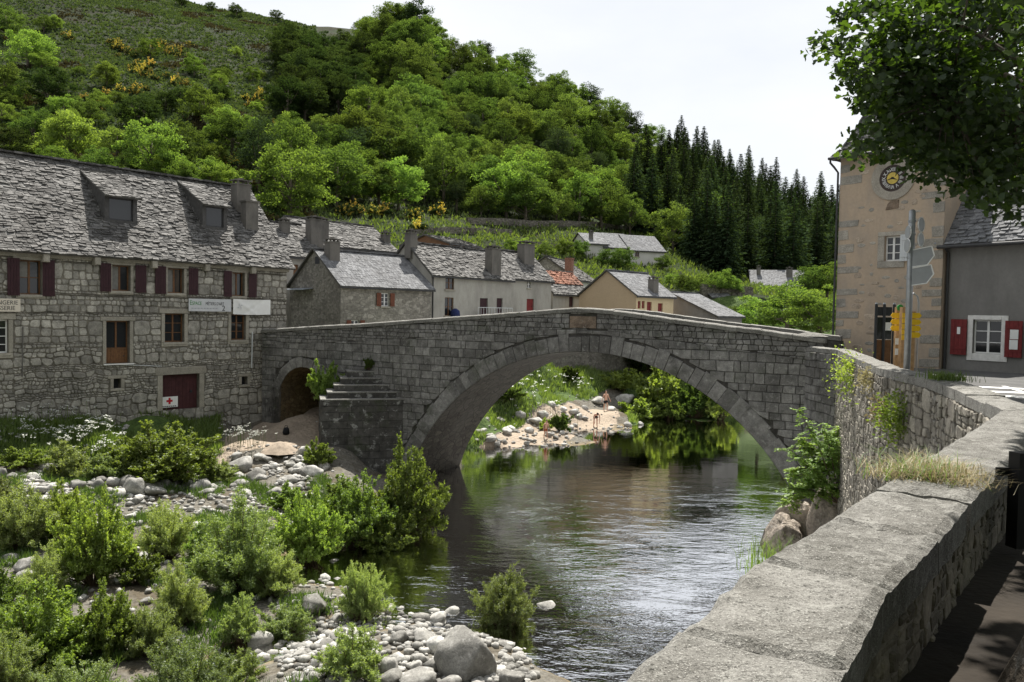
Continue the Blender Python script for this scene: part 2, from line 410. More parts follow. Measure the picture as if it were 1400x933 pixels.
def text_part(s, size, fr, u, v, w, mat, parent, name='lettering', align='LEFT', sx=1.0, ext=.003):
    cu = bpy.data.curves.new('t', 'FONT'); cu.body = s; cu.size = size; cu.align_x = align; cu.extrude = ext; cu.resolution_u = 3
    to = bpy.data.objects.new('t', cu); COL.objects.link(to)
    dg = bpy.context.evaluated_depsgraph_get()
    me = bpy.data.meshes.new_from_object(to.evaluated_get(dg)); me.name = name
    bpy.data.objects.remove(to); bpy.data.curves.remove(cu)
    c = fr.p(u, v, w)
    rot = Matrix((fr.U * sx, fr.V, fr.N)).transposed()
    me.transform(rot.to_4x4()); me.materials.clear(); me.materials.append(M[mat])
    return mesh_obj(name, me, parent, c - wloc(parent))

# ------------------------------------------------------------------ masonry
def stone_geo(mb, fr, poly, d, joint, ch, r):
    """poly: list of (u,v) counter-clockwise"""
    k = len(poly); cu = sum(p[0] for p in poly) / k; cv = sum(p[1] for p in poly) / k
    def inset(q, a):
        out = []
        for (u, v) in q:
            du, dv = cu - u, cv - v; l = math.hypot(du, dv) or 1
            out.append((u + (a if du > 0 else -a) * min(1, abs(du) / (a + 1e-6)), v + (a if dv > 0 else -a) * min(1, abs(dv) / (a + 1e-6))))
        return out
    p0 = inset(poly, joint / 2); p1 = inset(p0, ch)
    tu, tv = (r.random() - .5) * .04, (r.random() - .5) * .04
    vs = [fr.p(u, v, -.04) for u, v in p0] + [fr.p(u, v, d - ch) for u, v in p0] + \
         [fr.p(u, v, d + tu * (u - cu) + tv * (v - cv) + (r.random() - .5) * .012) for u, v in p1]
    fs = [(i, (i + 1) % k, k + (i + 1) % k, k + i) for i in range(k)] + [(k + i, k + (i + 1) % k, 2 * k + (i + 1) % k, 2 * k + i) for i in range(k)] + [tuple(range(2 * k, 3 * k))]
    mb.add(vs, fs)
def masonry(parent, fr, u0, u1, v0, v1, hr, wr, mat, seed, depth=.05, joint=.025, ch=.02, wob=.03, opens=(), vmin=None, vmax=None, limit=300, jit=.06, name='stone', keep=None):
    r = random.Random(seed); rows = [v0]; brk = sorted({b for o in opens for b in (o[2], o[3])})
    while rows[-1] < v1 - hr[0] * .6:
        n = rows[-1] + r.uniform(*hr)
        for b in brk:
            if abs(b - n) < hr[0] * .45: n = b; break
        rows.append(min(n, v1))
    def bnd(i, u): return rows[i] + (wob * noise.noise((u * .8, i * 7.3, seed)) * 2 if 0 < i < len(rows) - 1 and rows[i] not in brk else 0)
    stones = []
    for i in range(len(rows) - 1):
        a, b = rows[i], rows[i + 1]
        blk = sorted((o[0], o[1]) for o in opens if o[2] < b - .06 and o[3] > a + .06)
        segs, x = [], u0
        for (p, q) in blk:
            if min(p, u1) > x + .08: segs.append((x, min(p, u1)))
            x = max(x, q)
        if x < u1 - .08: segs.append((x, u1))
        for (p, q) in segs:
            cuts = [p]; 
            while cuts[-1] < q - wr[0] * .6:
                n = cuts[-1] + r.uniform(*wr) * (1.0 if r.random() > .18 else .6)
                if q - n < wr[0] * .6: n = q
                cuts.append(n)
            cuts[-1] = q
            tl = [0 if (c in (p, q)) else (r.random() - .5) * jit * 2 for c in cuts]
            for j in range(len(cuts) - 1):
                ua, ub = cuts[j], cuts[j + 1]; um = (ua + ub) / 2
                lo = [bnd(i, t) for t in (ua, um, ub)]; hi = [bnd(i + 1, t) for t in (ub, um, ua)]
                us_lo = [ua - tl[j], um, ub - tl[j + 1]]; us_hi = [ub + tl[j + 1], um, ua + tl[j]]
                if vmin: lo = [max(l, vmin(t)) for l, t in zip(lo, us_lo)]; 
                if vmax: hi = [min(h, vmax(t)) for h, t in zip(hi, us_hi)]
                if hi[1] - lo[1] < .07: continue
                hi = [max(h, l + .02) for h, l in zip(hi, lo[::-1])]
                if keep and not keep(um, (lo[1] + hi[1]) / 2): continue
                q2 = r.random() * jit * .5
                poly = [(us_lo[0], lo[0]), (us_lo[1], lo[1] - q2 * .3), (us_lo[2], lo[2]), (us_hi[0], hi[0]), (us_hi[1], hi[1] + q2 * .3), (us_hi[2], hi[2])]
                stones.append((poly, depth * r.uniform(.5, 1.3)))
    def size(s):
        c = fr.p(s[0][1][0], s[0][1][1])
        x, y = proj(c) if c.y > .5 else (-9999, 0)
        inside = -20 < x < 1420 and -20 < y < 950
        return (1 if inside else .001) * (s[0][2][0] - s[0][0][0]) * (s[0][4][1] - s[0][1][1]) / max(1, c.y) ** 2
    stones.sort(key=size, reverse=True)
    for s, d in stones[:limit]:
        mb = MB(); stone_geo(mb, fr, s, d, joint, ch, r); mb.build(name, mat, parent)
    if len(stones) > limit:
        mb = MB()
        for s, d in stones[limit:]: stone_geo(mb, fr, s, d, joint, ch, r)
        tag(mb.build('small_' + name + 's', mat, parent), kind='stuff')
    return len(stones)
def rubble(parent, fr, u0, u1, v0, v1, band, wr, mat, seed, depth=.05, joint=.035, ch=.02, warp=.05, opens=(), limit=300, name='stone', minv=.21):
    r = random.Random(seed); rows = [v0]; brk = sorted({b for o in opens for b in (o[2], o[3])})
    while rows[-1] < v1 - band[0] * .5:
        n = rows[-1] + r.uniform(*band); rows.append(min(n, v1))
    rows[-1] = v1; cells = []
    def fill(a, b, c, d, dep):
        w, h = b - a, d - c
        if dep < 5 and (w > wr[1] or (w > h * 1.9 and w > .3) or (w > wr[0] * 1.5 and w > h * 1.3 and r.random() < .55)):
            m = a + w * r.uniform(.34, .66); fill(a, m, c, d, dep + 1); fill(m, b, c, d, dep + 1)
        elif dep < 5 and h > minv * 2 and (h > w * 1.1 or r.random() < .45):
            m = c + h * r.uniform(.36, .64); fill(a, b, c, m, dep + 1); fill(a, b, m, d, dep + 1)
        else: cells.append((a, b, c, d))
    for c, d in zip(rows, rows[1:]):
        sub = [c] + [x for x in brk if c + .1 < x < d - .1] + [d]
        for e, f in zip(sub, sub[1:]):
            blk = sorted((o[0], o[1]) for o in opens if o[2] < f - .05 and o[3] > e + .05); x = u0
            segs = []
            for (p, q) in blk:
                if min(p, u1) > x + .06: segs.append((x, min(p, u1)))
                x = max(x, q)
            if x < u1 - .06: segs.append((x, u1))
            for p, q in segs:
                n = max(1, round((q - p) / (wr[1] * 1.25))); cut = [p] + [p + (q - p) * (k + r.uniform(-.25, .25)) / n for k in range(1, n)] + [q]
                for a, b in zip(cut, cut[1:]): fill(a, b, e, f, 0)
    def W(u, v):
        k = warp * 2
        return (u + k * noise.noise((u * 1.3, v * 1.3, seed * 1.7)) + k * .35 * noise.noise((u * 4, v * 4, seed)), v + k * noise.noise((u * 1.3 + 40, v * 1.3, seed)) * .8 + k * .3 * noise.noise((u * 4 + 9, v * 4, seed)))
    stones = []
    for a, b, c, d in cells:
        m, n = (a + b) / 2, (c + d) / 2; k = min(b - a, d - c) * .10
        pts = [(a + k, c + k * .6), (m, c), (b - k, c + k * .6), (b, n), (b - k, d - k * .6), (m, d), (a + k, d - k * .6), (a, n)]
        stones.append(([W(*q) for q in pts], depth * r.uniform(.4, 1.3), (b - a) * (d - c)))
    def size(s):
        c = fr.p(s[0][0][0], s[0][0][1]); x, y = proj(c) if c.y > .5 else (-9999, 0)
        return (1 if -20 < x < 1420 and -20 < y < 950 else .001) * s[2] / max(1, c.y) ** 2
    stones.sort(key=size, reverse=True)
    for s, d, _ in stones[:limit]:
        mb = MB(); stone_geo(mb, fr, s, d, joint, ch, r); mb.build(name, mat, parent)
    if len(stones) > limit:
        mb = MB()
        for s, d, _ in stones[limit:]: stone_geo(mb, fr, s, d, joint, ch, r)
        tag(mb.build('small_' + name + 's', mat, parent), kind='stuff')
    return len(stones)
def panel(mb, fr, u0, u1, v0, v1, opens=(), reveal=.22, top=None):
    us = sorted({u0, u1, *[o[0] for o in opens], *[o[1] for o in opens]}); vs_ = sorted({v0, v1, *[o[2] for o in opens], *[o[3] for o in opens]})
    for a, b in zip(us, us[1:]):
        for c, d in zip(vs_, vs_[1:]):
            if any(o[0] < (a + b) / 2 < o[1] and o[2] < (c + d) / 2 < o[3] for o in opens): continue
            mb.quad(fr.p(a, c), fr.p(b, c), fr.p(b, d), fr.p(a, d))
    for (a, b, c, d) in [o[:4] for o in opens]:
        for (x, y) in (((a, c), (b, c)), ((b, c), (b, d)), ((b, d), (a, d)), ((a, d), (a, c))):
            mb.quad(fr.p(*x), fr.p(*y), fr.p(*y, -reveal), fr.p(*x, -reveal))
def slates(mb, fr, u0f, u1f, S, row, wr, th, seed, jit=.03, v0=0.0, skip=None):
    r = random.Random(seed); v = v0; i = 0
    while v < S - .02:
        a, b = u0f(v), u1f(v); u = a - r.random() * wr[0]
        h = row * r.uniform(.85, 1.15)
        while u < b:
            w = r.uniform(*wr)
            ua, ub = max(u, a), min(u + w, b)
            if ub - ua > .05 and not (skip and skip((ua + ub) / 2, v)):
                t = th * r.choice((.5, .8, 1.0, 1.3, 2.0)); dv = (r.random() - .5) * jit * 2; dv2 = (r.random() - .5) * jit * 2
                top = min(v + h * 1.5, S); tw = (r.random() - .5) * th * .8
                lo1, lo2 = v + dv, v + dv2; k = .02 * r.random(); kk = (ub - ua) * .12 * r.random()
                mb.add([fr.p(ua + .006, lo1, -.03), fr.p(ub - .006, lo2, -.03), fr.p(ub - .006, top, -.03), fr.p(ua + .006, top, -.03),
                        fr.p(ua + kk, lo1, t + tw), fr.p(ub - kk, lo2, t - tw), fr.p(ub - .006, top, .006), fr.p(ua + .006, top, .006)],
                       [(4, 5, 6, 7), (0, 1, 5, 4), (1, 2, 6, 5), (3, 0, 4, 7)])
            u += w
        v += h; i += 1

# ------------------------------------------------------------------ openings
def window(parent, fr, u, v, w, h, fmat='white', cols=2, rows=3, rec=.16, lit=None, sill=True, sillmat='dressed'):
    """u, v: lower left corner of the opening"""
    mb = MB(); t = .06 if w > .6 else .045
    for a, b, c, d in ((0, t, 0, h), (w - t, w, 0, h), (t, w - t, 0, t), (t, w - t, h - t, h)):
        mb.box(fr, u + a, u + b, v + c, v + d, -rec - .05, -rec)
    bw = .028
    for i in range(1, cols):
        x = w * i / cols; mb.box(fr, u + x - bw * (1.6 if cols == 2 else 1), u + x + bw * (1.6 if cols == 2 else 1), v + t, v + h - t, -rec - .045, -rec + .004)
    for j in range(1, rows):
        y = h * j / rows
        for i in range(cols):
            mb.box(fr, u + w * i / cols + bw * 1.6, u + w * (i + 1) / cols - bw * 1.6, v + y - bw * .6, v + y + bw * .6, -rec - .042, -rec + .001)
    win = mb.build('window', fmat, parent)
    for i in range(cols):
        for j in range(rows):
            g = MB(); g.box(fr, u + w * i / cols + .02, u + w * (i + 1) / cols - .02, v + h * j / rows + .02, v + h * (j + 1) / rows - .02, -rec - .035, -rec - .028)
            g.build('pane', lit if (lit and (i, j) in ((0, rows - 1),)) else 'glass', win)
    if sill:
        sb = MB(); sb.box(fr, u - .10, u + w + .10, v - .14, v - .004, -rec * .5, .09, .012); sb.build('sill', sillmat, win)
    return win
def shutter(parent, fr, u, v, w, h, mat='shutter', boards=4):
    mb = MB()
    for i in range(boards):
        a = w * i / boards
        mb.box(fr, u + a + .004, u + a + w / boards - .004, v, v + h, .075, .105)
    sh = mb.build('shutter', mat, parent)
    for y in (.18, .82):
        b = MB(); b.box(fr, u + .02, u + w - .02, v + h * y - .04, v + h * y + .04, .106, .125); b.build('batten', mat, sh)
    return sh
def boarded_door(parent, fr, u, v, w, h, mat, boards=5, rec=.18, name='door'):
    mb = MB()
    for i in range(boards):
        mb.box(fr, u + w * i / boards + .004, u + w * (i + 1) / boards - .004, v, v + h, -rec - .05, -rec)
    d = mb.build(name, mat, parent)
    k = MB(); k.box(fr, u + w * .8, u + w * .86, v + h * .45, v + h * .52, -rec, -rec + .05); k.build('handle', 'dark_post', d)
    return d

# ------------------------------------------------------------------ foliage meshes (unit size, origin at the foot)
def leaf_quads(P, D, Nn, ln, wd, fold=.0):
    """P base points, D unit directions, Nn side-reference; diamond leaves"""
    S = np.cross(D, Nn); S /= (np.linalg.norm(S, axis=1, keepdims=True) + 1e-9)
    ln = np.asarray(ln).reshape(-1, 1); wd = np.asarray(wd).reshape(-1, 1)
    up = np.cross(S, D)
    a = P; b = P + D * ln * .45 + S * wd * .5 + up * wd * fold; c = P + D * ln; d = P + D * ln * .45 - S * wd * .5 + up * wd * fold
    V = np.stack([a, b, c, d], 1).reshape(-1, 3)
    return V, np.arange(len(V))
def unit(a): return a / (np.linalg.norm(a, axis=1, keepdims=True) + 1e-9)
def bush_meshes(tagname, seed, ntw, nl, leaf, lw, spread, mat, upright=.5, lump=.25, stems=9, hgt=1.0, plumes=34, pw=.085):
    g = np.random.default_rng(seed)
    # leafy plumes rising from the root over a lumpy dome; twigs gather round each plume
    az = g.uniform(0, 2 * np.pi, plumes); cz = g.uniform(.0, 1, plumes) ** .75
    rr = np.sqrt(1 - cz ** 2); ph = g.uniform(0, 6.28, 3)
    lum = 1 + lump * (np.sin(2 * az + ph[0]) * .4 + np.sin(5 * az + ph[1] + 3 * cz) * .35 + g.normal(0, .35, plumes))
    rad = np.clip(g.uniform(.62, 1.02, plumes) * lum, .4, 1.15)
    tip = np.stack([np.cos(az) * rr * rad * spread, np.sin(az) * rr * rad * spread, (.10 + .88 * cz * rad) * hgt], 1)
    root = np.stack([np.cos(az) * .09 * spread, np.sin(az) * .09 * spread, np.zeros(plumes)], 1)
    pi_ = g.integers(0, plumes, ntw); f = g.uniform(.30, 1.0, ntw)[:, None] ** .8
    ax = tip - root; bow = np.array([0, 0, 1.0]) * (np.linalg.norm(ax[:, :2], axis=1, keepdims=True) * .35)
    c = root[pi_] + ax[pi_] * f + bow[pi_] * (f * (1 - f)) * 2
    wid = pw * (1.15 - .75 * (f - .3) / .7) * g.uniform(.6, 1.3, ntw)[:, None]
    c = c + unit(g.normal(0, 1, (ntw, 3))) * wid * g.uniform(.2, 1, (ntw, 1))
    out = unit(ax[pi_])
    td = unit(out * (1 - upright) + np.array([0, 0, upright]) + g.normal(0, .32, (ntw, 3)))
    tl = g.uniform(.05, .12, ntw)[:, None]
    t = g.uniform(0, 1, (ntw, nl, 1))
    P = c[:, None] + td[:, None] * tl[:, None] * t + g.normal(0, .007, (ntw, nl, 3))
    D = unit((td[:, None] * .6 + g.normal(0, .6, (ntw, nl, 3))).reshape(-1, 3))
    V, I = leaf_quads(P.reshape(-1, 3), D, unit(g.normal(0, 1, (ntw * nl, 3))), g.uniform(.7, 1.25, ntw * nl) * leaf, g.uniform(.8, 1.2, ntw * nl) * lw, .1)
    V[:, 2] = np.maximum(V[:, 2], .01)
    fol = np_mesh(tagname + '_foliage', V, 4, I, mat)
    mb = MB()
    for i in range(plumes):
        mb.tube([root[i], root[i] + ax[i] * .5 + bow[i] * .5, root[i] + ax[i] * .95], [.011, .007, .002], 4, False)
    return fol, mb.mesh(tagname + '_stems', 'twig')
def crown_meshes(tagname, seed, nclump, nleaf, leaf, mat, rx=.33, z0=.22, shape=1.0, trunk_r=.022):
    g = np.random.default_rng(seed)
    d = unit(g.normal(0, 1, (nclump, 3))); ph = g.uniform(0, 6, 4); lob = 1 + .16 * np.sin(3 * np.arctan2(d[:, 1], d[:, 0]) + ph[0] + 2 * d[:, 2]) + .14 * np.sin(5 * d[:, 2] + ph[1]) + .10 * g.normal(0, 1, nclump)
    r = (g.uniform(.3, 1, nclump) ** .5 * lob)[:, None]
    C = d * r * np.array([rx, rx, (1 - z0) / 2 * .86]) + np.array([0, 0, (1 + z0) / 2])
    C[:, :2] *= (1.15 - .45 * shape * np.clip((C[:, 2:3] - .5) * 2, -1, 1))
    C[:, :2] += g.normal(0, .02, (nclump, 2))
    cr = g.uniform(.04, .105, nclump) * (1.0 if nclump > 80 else 1.2)
    dd = unit(g.normal(0, 1, (nclump * nleaf, 3))); ci = np.repeat(np.arange(nclump), nleaf)
    rad = g.uniform(.45, 1.08, len(ci))[:, None] * cr[ci][:, None]
    P = C[ci] + dd * rad * np.array([1.15, 1.15, .72])
    D = unit(dd * .6 + np.array([0, 0, -.15]) + g.normal(0, .6, dd.shape))
    V, I = leaf_quads(P, D, unit(g.normal(0, 1, dd.shape)), g.uniform(.6, 1.3, len(ci)) * leaf, g.uniform(.6, 1.1, len(ci)) * leaf * .8, .12)
    cm = np_mesh(tagname + '_crown', V, 4, I, mat)
    mb = MB()
    top = np.array([g.normal(0, .02), g.normal(0, .02), .72])
    mb.tube([(0, 0, -.06), (g.normal(0, .01), g.normal(0, .01), .25), top * np.array([.6, .6, .7]), top], [trunk_r * 1.25, trunk_r, trunk_r * .7, trunk_r * .25], 7)
    for i in g.choice(nclump, min(10, nclump), replace=False):
        b = np.array([0, 0, g.uniform(.2, .5)])
        mb.tube([b, b * .4 + C[i] * .6 - np.array([0, 0, .02]), C[i]], [trunk_r * .5, trunk_r * .3, trunk_r * .1], 5, False)
    return cm, mb.mesh(tagname + '_trunk', 'bark', smooth=True)
def conifer_meshes(tagname, seed, levels=26, rx=.17, z0=.12, mat='leaf_needle', droop=.35):
    g = np.random.default_rng(seed); Ps, Ds, Ls, Ws = [], [], [], []
    mb = MB(); mb.tube([(0, 0, -.05), (0, 0, .5), (0, 0, .985)], [.014, .009, .002], 6)
    for i in range(levels):
        f = i / (levels - 1); z = z0 + (1 - z0) * f ** .92
        R = rx * (1 - f) ** .8 * g.uniform(.75, 1.15) + .008
        nb = max(4, int(11 * (1 - f * .5)))
        a0 = g.uniform(0, 6.28)
        for k in range(nb):
            a = a0 + 6.28 * k / nb + g.normal(0, .15); Rb = R * g.uniform(.7, 1.15)
            n = max(3, int(16 * Rb / rx) + 2)
            t = (np.arange(n) + g.uniform(0, 1, n)) / n
            x = np.stack([np.cos(a) * Rb * t, np.sin(a) * Rb * t, z - droop * Rb * t ** 1.4 + .12 * Rb * t ** 3], 1) + g.normal(0, .003, (n, 3))
            for side in (-1, 1):
                sd = np.array([-np.sin(a), np.cos(a), 0]) * side
                fw = np.array([np.cos(a), np.sin(a), -droop * .6])
                D = unit(fw * .8 + sd * .7 + g.normal(0, .25, (n, 3)) + np.array([0, 0, -.25]))
                Ps.append(x); Ds.append(D); Ls.append(g.uniform(.025, .05, n) * (1.2 - .6 * f)); Ws.append(g.uniform(.012, .022, n))
    P, D = np.concatenate(Ps), np.concatenate(Ds)
    V, I = leaf_quads(P, D, unit(g.normal(0, .4, P.shape) + np.array([0, 0, 1])), np.concatenate(Ls), np.concatenate(Ws), .0)
    return np_mesh(tagname + '_crown', V, 4, I, mat), mb.mesh(tagname + '_trunk', 'bark', smooth=True)
def plant(name, label, cat, meshes, loc, h, rz, group=None, parts=('crown', 'trunk'), wide=1.0, sink=0.0):
    t = thing(name, label, cat, Vector(loc) - Vector((0, 0, sink)), group, rz, (h * wide, h * wide, h))
    mesh_obj(parts[0], meshes[0], t); mesh_obj(parts[1], meshes[1], t)
    return t

# ================================================================== TERRAIN
# hillside: columns of (pixel row of the bare ground, depth) for each azimuth, from the village upwards to the crest
HC = {-1500: [(400, 60), (330, 100), (200, 170), (90, 260), (60, 330)],
      -300: [(400, 58), (280, 95), (120, 165), (-40, 250), (-110, 320)],
      0:    [(400, 62), (255, 95), (110, 165), (-15, 250), (-60, 310)],
      250:  [(400, 66), (262, 98), (125, 165), (30, 245), (2, 300)],
      420:  [(395, 74), (305, 105), (175, 170), (65, 240), (33, 285)],
      560:  [(390, 86), (308, 116), (175, 180), (75, 235), (45, 275)],
      660:  [(392, 92), (312, 122), (200, 182), (118, 232), (88, 270)],
      760:  [(395, 98), (318, 128), (235, 182), (160, 230), (132, 262)],
      900:  [(400, 102), (345, 138), (285, 185), (228, 228), (205, 258)],
      1000: [(405, 106), (372, 142), (325, 185), (280, 226), (262, 255)],
      1140: [(412, 108), (392, 144), (362, 186), (325, 226), (310, 255)],
      1400: [(416, 108), (398, 148), (372, 190), (345, 228), (335, 255)],
      2900: [(440, 108), (420, 150), (395, 190), (370, 230), (360, 260)]}
HK = sorted(HC); HA = np.array([[HC[k][i] for i in range(5)] for k in HK], dtype=float)
def hill_row(px, s):
    """ground pixel row and depth at azimuth px, s in 0..4"""
    ys = [np.interp(px, HK, HA[:, i, 0]) for i in range(5)]; ds = [np.interp(px, HK, HA[:, i, 1]) for i in range(5)]
    return np.interp(s, range(5), ys), np.interp(s, range(5), ds)
def hill_pt(px, s):
    y, d = hill_row(px, s)
    p = at(px, y, d)
    p.z += 1.6 * noise.noise((p.x * .035, p.y * .035, 3.1)) * min(1, s) + .5 * noise.noise((p.x * .15, p.y * .15, 8.1)) * min(1, s)
    return p
def hill_at_pixel(px, py):
    ys = [np.interp(px, HK, HA[:, i, 0]) for i in range(5)]
    s = float(np.interp(-py, [-y for y in ys], range(5)))
    return hill_pt(px, s)
pxs = np.concatenate([np.linspace(-1500, -320, 20), np.linspace(-300, 1500, 150), np.linspace(1530, 2900, 24)])
ss = np.concatenate([np.linspace(0, 4, 90), [4.15, 4.4, 5.0]])
HV = []
for s in ss:
    for px in pxs:
        p = hill_pt(px, min(s, 4))
        if s > 4:
            k = (s - 4); p = Vector((p.x * (1 + k), p.y * (1 + k), p.z - 40 * k * k - 6 * k))
        HV.append(p)
nx = len(pxs); Fi = []
for j in range(len(ss) - 1):
    for i in range(nx - 1):
        Fi += [j * nx + i, j * nx + i + 1, (j + 1) * nx + i + 1, (j + 1) * nx + i]
# hillside material: heath green with brown earth, grass lower down
m, nt = newmat('heath_ground'); P = pos_n(nt)
n1 = noise_n(nt, P, .05, 6, .65); n2 = noise_n(nt, P, .9, 5, .7); n3 = noise_n(nt, P, .22, 4)
col = mixc(nt, mapr(nt, n2, .38, .62), (.013, .016, .008), (.028, .038, .015))
col = mixc(nt, mapr(nt, n1, .5, .64, 0, .6), col, (.026, .022, .013))
col = mixc(nt, mapr(nt, n3, .48, .62, 0, .6), col, (.026, .045, .012))
finish(nt, col, .97, bump_n(nt, n2, 1.0, .5), .1); M['heath_ground'] = m
hill = mesh_obj('hillside', np_mesh('hillside', np.array([tuple(v) for v in HV]), 4, Fi, 'heath_ground', True)); tag(hill, kind='structure')

# the valley's other side, behind the viewpoint
OV, OF = [], []
rad_ = np.array([46, 60, 85, 120, 160, 210]); zz_ = np.array([6.5, 16, 36, 60, 86, 108]); aa = np.linspace(R_(98), R_(262), 60)
for j, (rd, z) in enumerate(zip(rad_, zz_)):
    for a in aa: OV.append((math.sin(a) * rd, math.cos(a) * rd, z + 5 * noise.noise((math.sin(a) * rd * .03, math.cos(a) * rd * .03, 4))))
for j in range(len(rad_) - 1):
    for i in range(len(aa) - 1): OF += [j * 60 + i, j * 60 + i + 1, (j + 1) * 60 + i + 1, (j + 1) * 60 + i]
tag(mesh_obj('opposite_hillside', np_mesh('opposite_hillside', np.array(OV), 4, OF, 'heath_ground', True)), kind='structure')
# river bed, banks and village ground: inverse distance weighting of measured points
CP = []
def c_at(px, py, d): CP.append(tuple(at(px, py, d)))
def c_on(px, py, z): CP.append(tuple(onz(px, py, z)))
for q in ((0, 578, 36.9), (100, 575, 39.5), (200, 568, 42.6), (300, 568, 46), (385, 572, 49), (-200, 590, 31), (-500, 600, 26)): c_at(*q)
for q in ((330, 592, 46), (420, 603, 42.5), (420, 568, 46.8), (340, 610, 42), (380, 575, 48), (445, 610, 41), (410, 555, 50.5), (440, 556, 49)): c_at(*q)
for q in ((0, 655, 33), (100, 660, 35), (200, 662, 36.5), (300, 665, 37), (400, 650, 38.5), (440, 642, 39.5), (-200, 660, 30), (60, 620, 35.5), (200, 615, 39.3), (140, 600, 37.6)): c_at(*q)
for q in ((50, 750), (150, 800), (250, 850), (350, 830), (430, 815), (440, 905), (550, 905), (630, 885), (100, 900), (300, 720), (450, 700), (180, 720), (0, 830), (-200, 800), (20, 925), (560, 880), (420, 690), (520, 700), (500, 900), (690, 930)): c_on(*q, .34)
for q in ((400, 872), (350, 900), (150, 745), (520, 800), (480, 860), (450, 780), (230, 670)): c_on(*q, -.10)
for q in ((600, 790, -.22), (560, 765, -.3), (620, 735, -.7), (690, 860, -.35), (790, 910, -.5), (850, 870, -1.), (570, 815, -.15), (720, 800, -.7), (610, 820, -.15), (650, 700, -1.6), (780, 860, -.55)): c_on(*q)
for q in ((700, 720, -2.1), (800, 680, -2.4), (900, 640, -2.4), (950, 720, -2.6), (1000, 800, -2.2), (900, 850, -1.6), (1000, 640, -2.4), (800, 760, -1.9), (680, 660, -2.), (900, 900, -1.8), (1040, 700, -2)): c_on(*q)
for x, y, z in ((-4.6, 40.5, .1), (-3.6, 37, -.2), (-6, 41, .35), (-3.5, 44, -.6), (-3.4, 47, -.2), (2, 8, -1.5), (5, 14, -2), (8, 18, -2), (10, 24, -2.2), (10.6, 28, -1.2), (12, 45, -2.4), (14, 52, -2.4), (18, 60, -2.2), (26, 68, -2), (34, 74, -1.6), (40, 62, -2), (-1, 4, -1), (10, 34, -1.5)): CP.append((x, y, z))
for q in ((640, 621), (700, 612), (760, 606), (830, 588), (860, 584), (950, 573), (1030, 567)): c_on(*q, .0)
for q in ((690, 640), (800, 610), (900, 590), (1000, 580)): c_on(*q, -.9)
for q in ((700, 590, .5), (670, 595, .6), (830, 563, .8), (760, 590, .5), (950, 565, .25)): c_on(*q)
for q in ((760, 545, 68), (700, 540, 62), (860, 530, 78), (770, 508, 77), (690, 520, 66), (950, 515, 88), (840, 510, 80), (1040, 530, 88), (640, 560, 56)): c_at(*q)
for q in ((-7, 56, 6.4), (-2, 65, 6.4), (4, 80, 6.4), (-14, 56, 6.4), (-20, 60, 6.5), (-30, 55, 6.6), (10, 86, 6.4), (16, 84, 6.2), (24, 92, 6.0), (34, 96, 5.5), (-10, 65, 6.4), (-40, 48, 6.6), (0, 72, 6.4), (6, 90, 6.6), (45, 88, 4)): CP.append(q)
for px in (-1500, -700, -300, 0, 150, 300, 420, 560, 660, 760, 900, 1000, 1140, 1400, 2000): CP.append(tuple(hill_pt(px, 0)))
CP = np.array(CP)
def ground(x, y):
    x, y = np.atleast_1d(np.asarray(x, float)), np.atleast_1d(np.asarray(y, float))
    out = np.empty(len(x))
    for a in range(0, len(x), 4000):
        X = x[a:a + 4000, None] - CP[:, 0]; Y = y[a:a + 4000, None] - CP[:, 1]
        w = 1 / (X * X + Y * Y + .35) ** 1.7
        out[a:a + 4000] = (w * CP[:, 2]).sum(1) / w.sum(1)
    return out
def rough(x, y, z):
    k = .10 if z < 1.2 else .16
    return k * noise.noise((x * .55, y * .55, 1.7)) + .07 * noise.noise((x * 1.6, y * 1.6, 5.2))
def gz(x, y):
    z = float(ground(x, y)[0]); return z + rough(x, y, z)
gx = np.concatenate([np.linspace(-90, -32, 30), np.linspace(-31, 32, 170), np.linspace(33.5, 90, 26)])
gy = np.concatenate([np.linspace(3, 75, 190), np.linspace(75.8, 112, 40)])
X, Y = np.meshgrid(gx, gy); Z = ground(X.ravel(), Y.ravel())
V = np.stack([X.ravel(), Y.ravel(), Z], 1)
for i in range(len(V)): V[i, 2] += rough(V[i, 0], V[i, 1], V[i, 2])
# the terrain stops below the hillside sheet and under the raised road on the right bank
hp = 700 + F * V[:, 0] / V[:, 1]; hb = np.interp(hp, HK, HA[:, 0, 1])
V[:, 2] -= np.clip((V[:, 1] - hb - 1.0) * .8, 0, 60)
Fi = []; nx = len(gx)
for j in range(len(gy) - 1):
    for i in range(nx - 1): Fi += [j * nx + i, j * nx + i + 1, (j + 1) * nx + i + 1, (j + 1) * nx + i]
me = np_mesh('river_bank', V, 4, Fi, 'heath_ground', True)
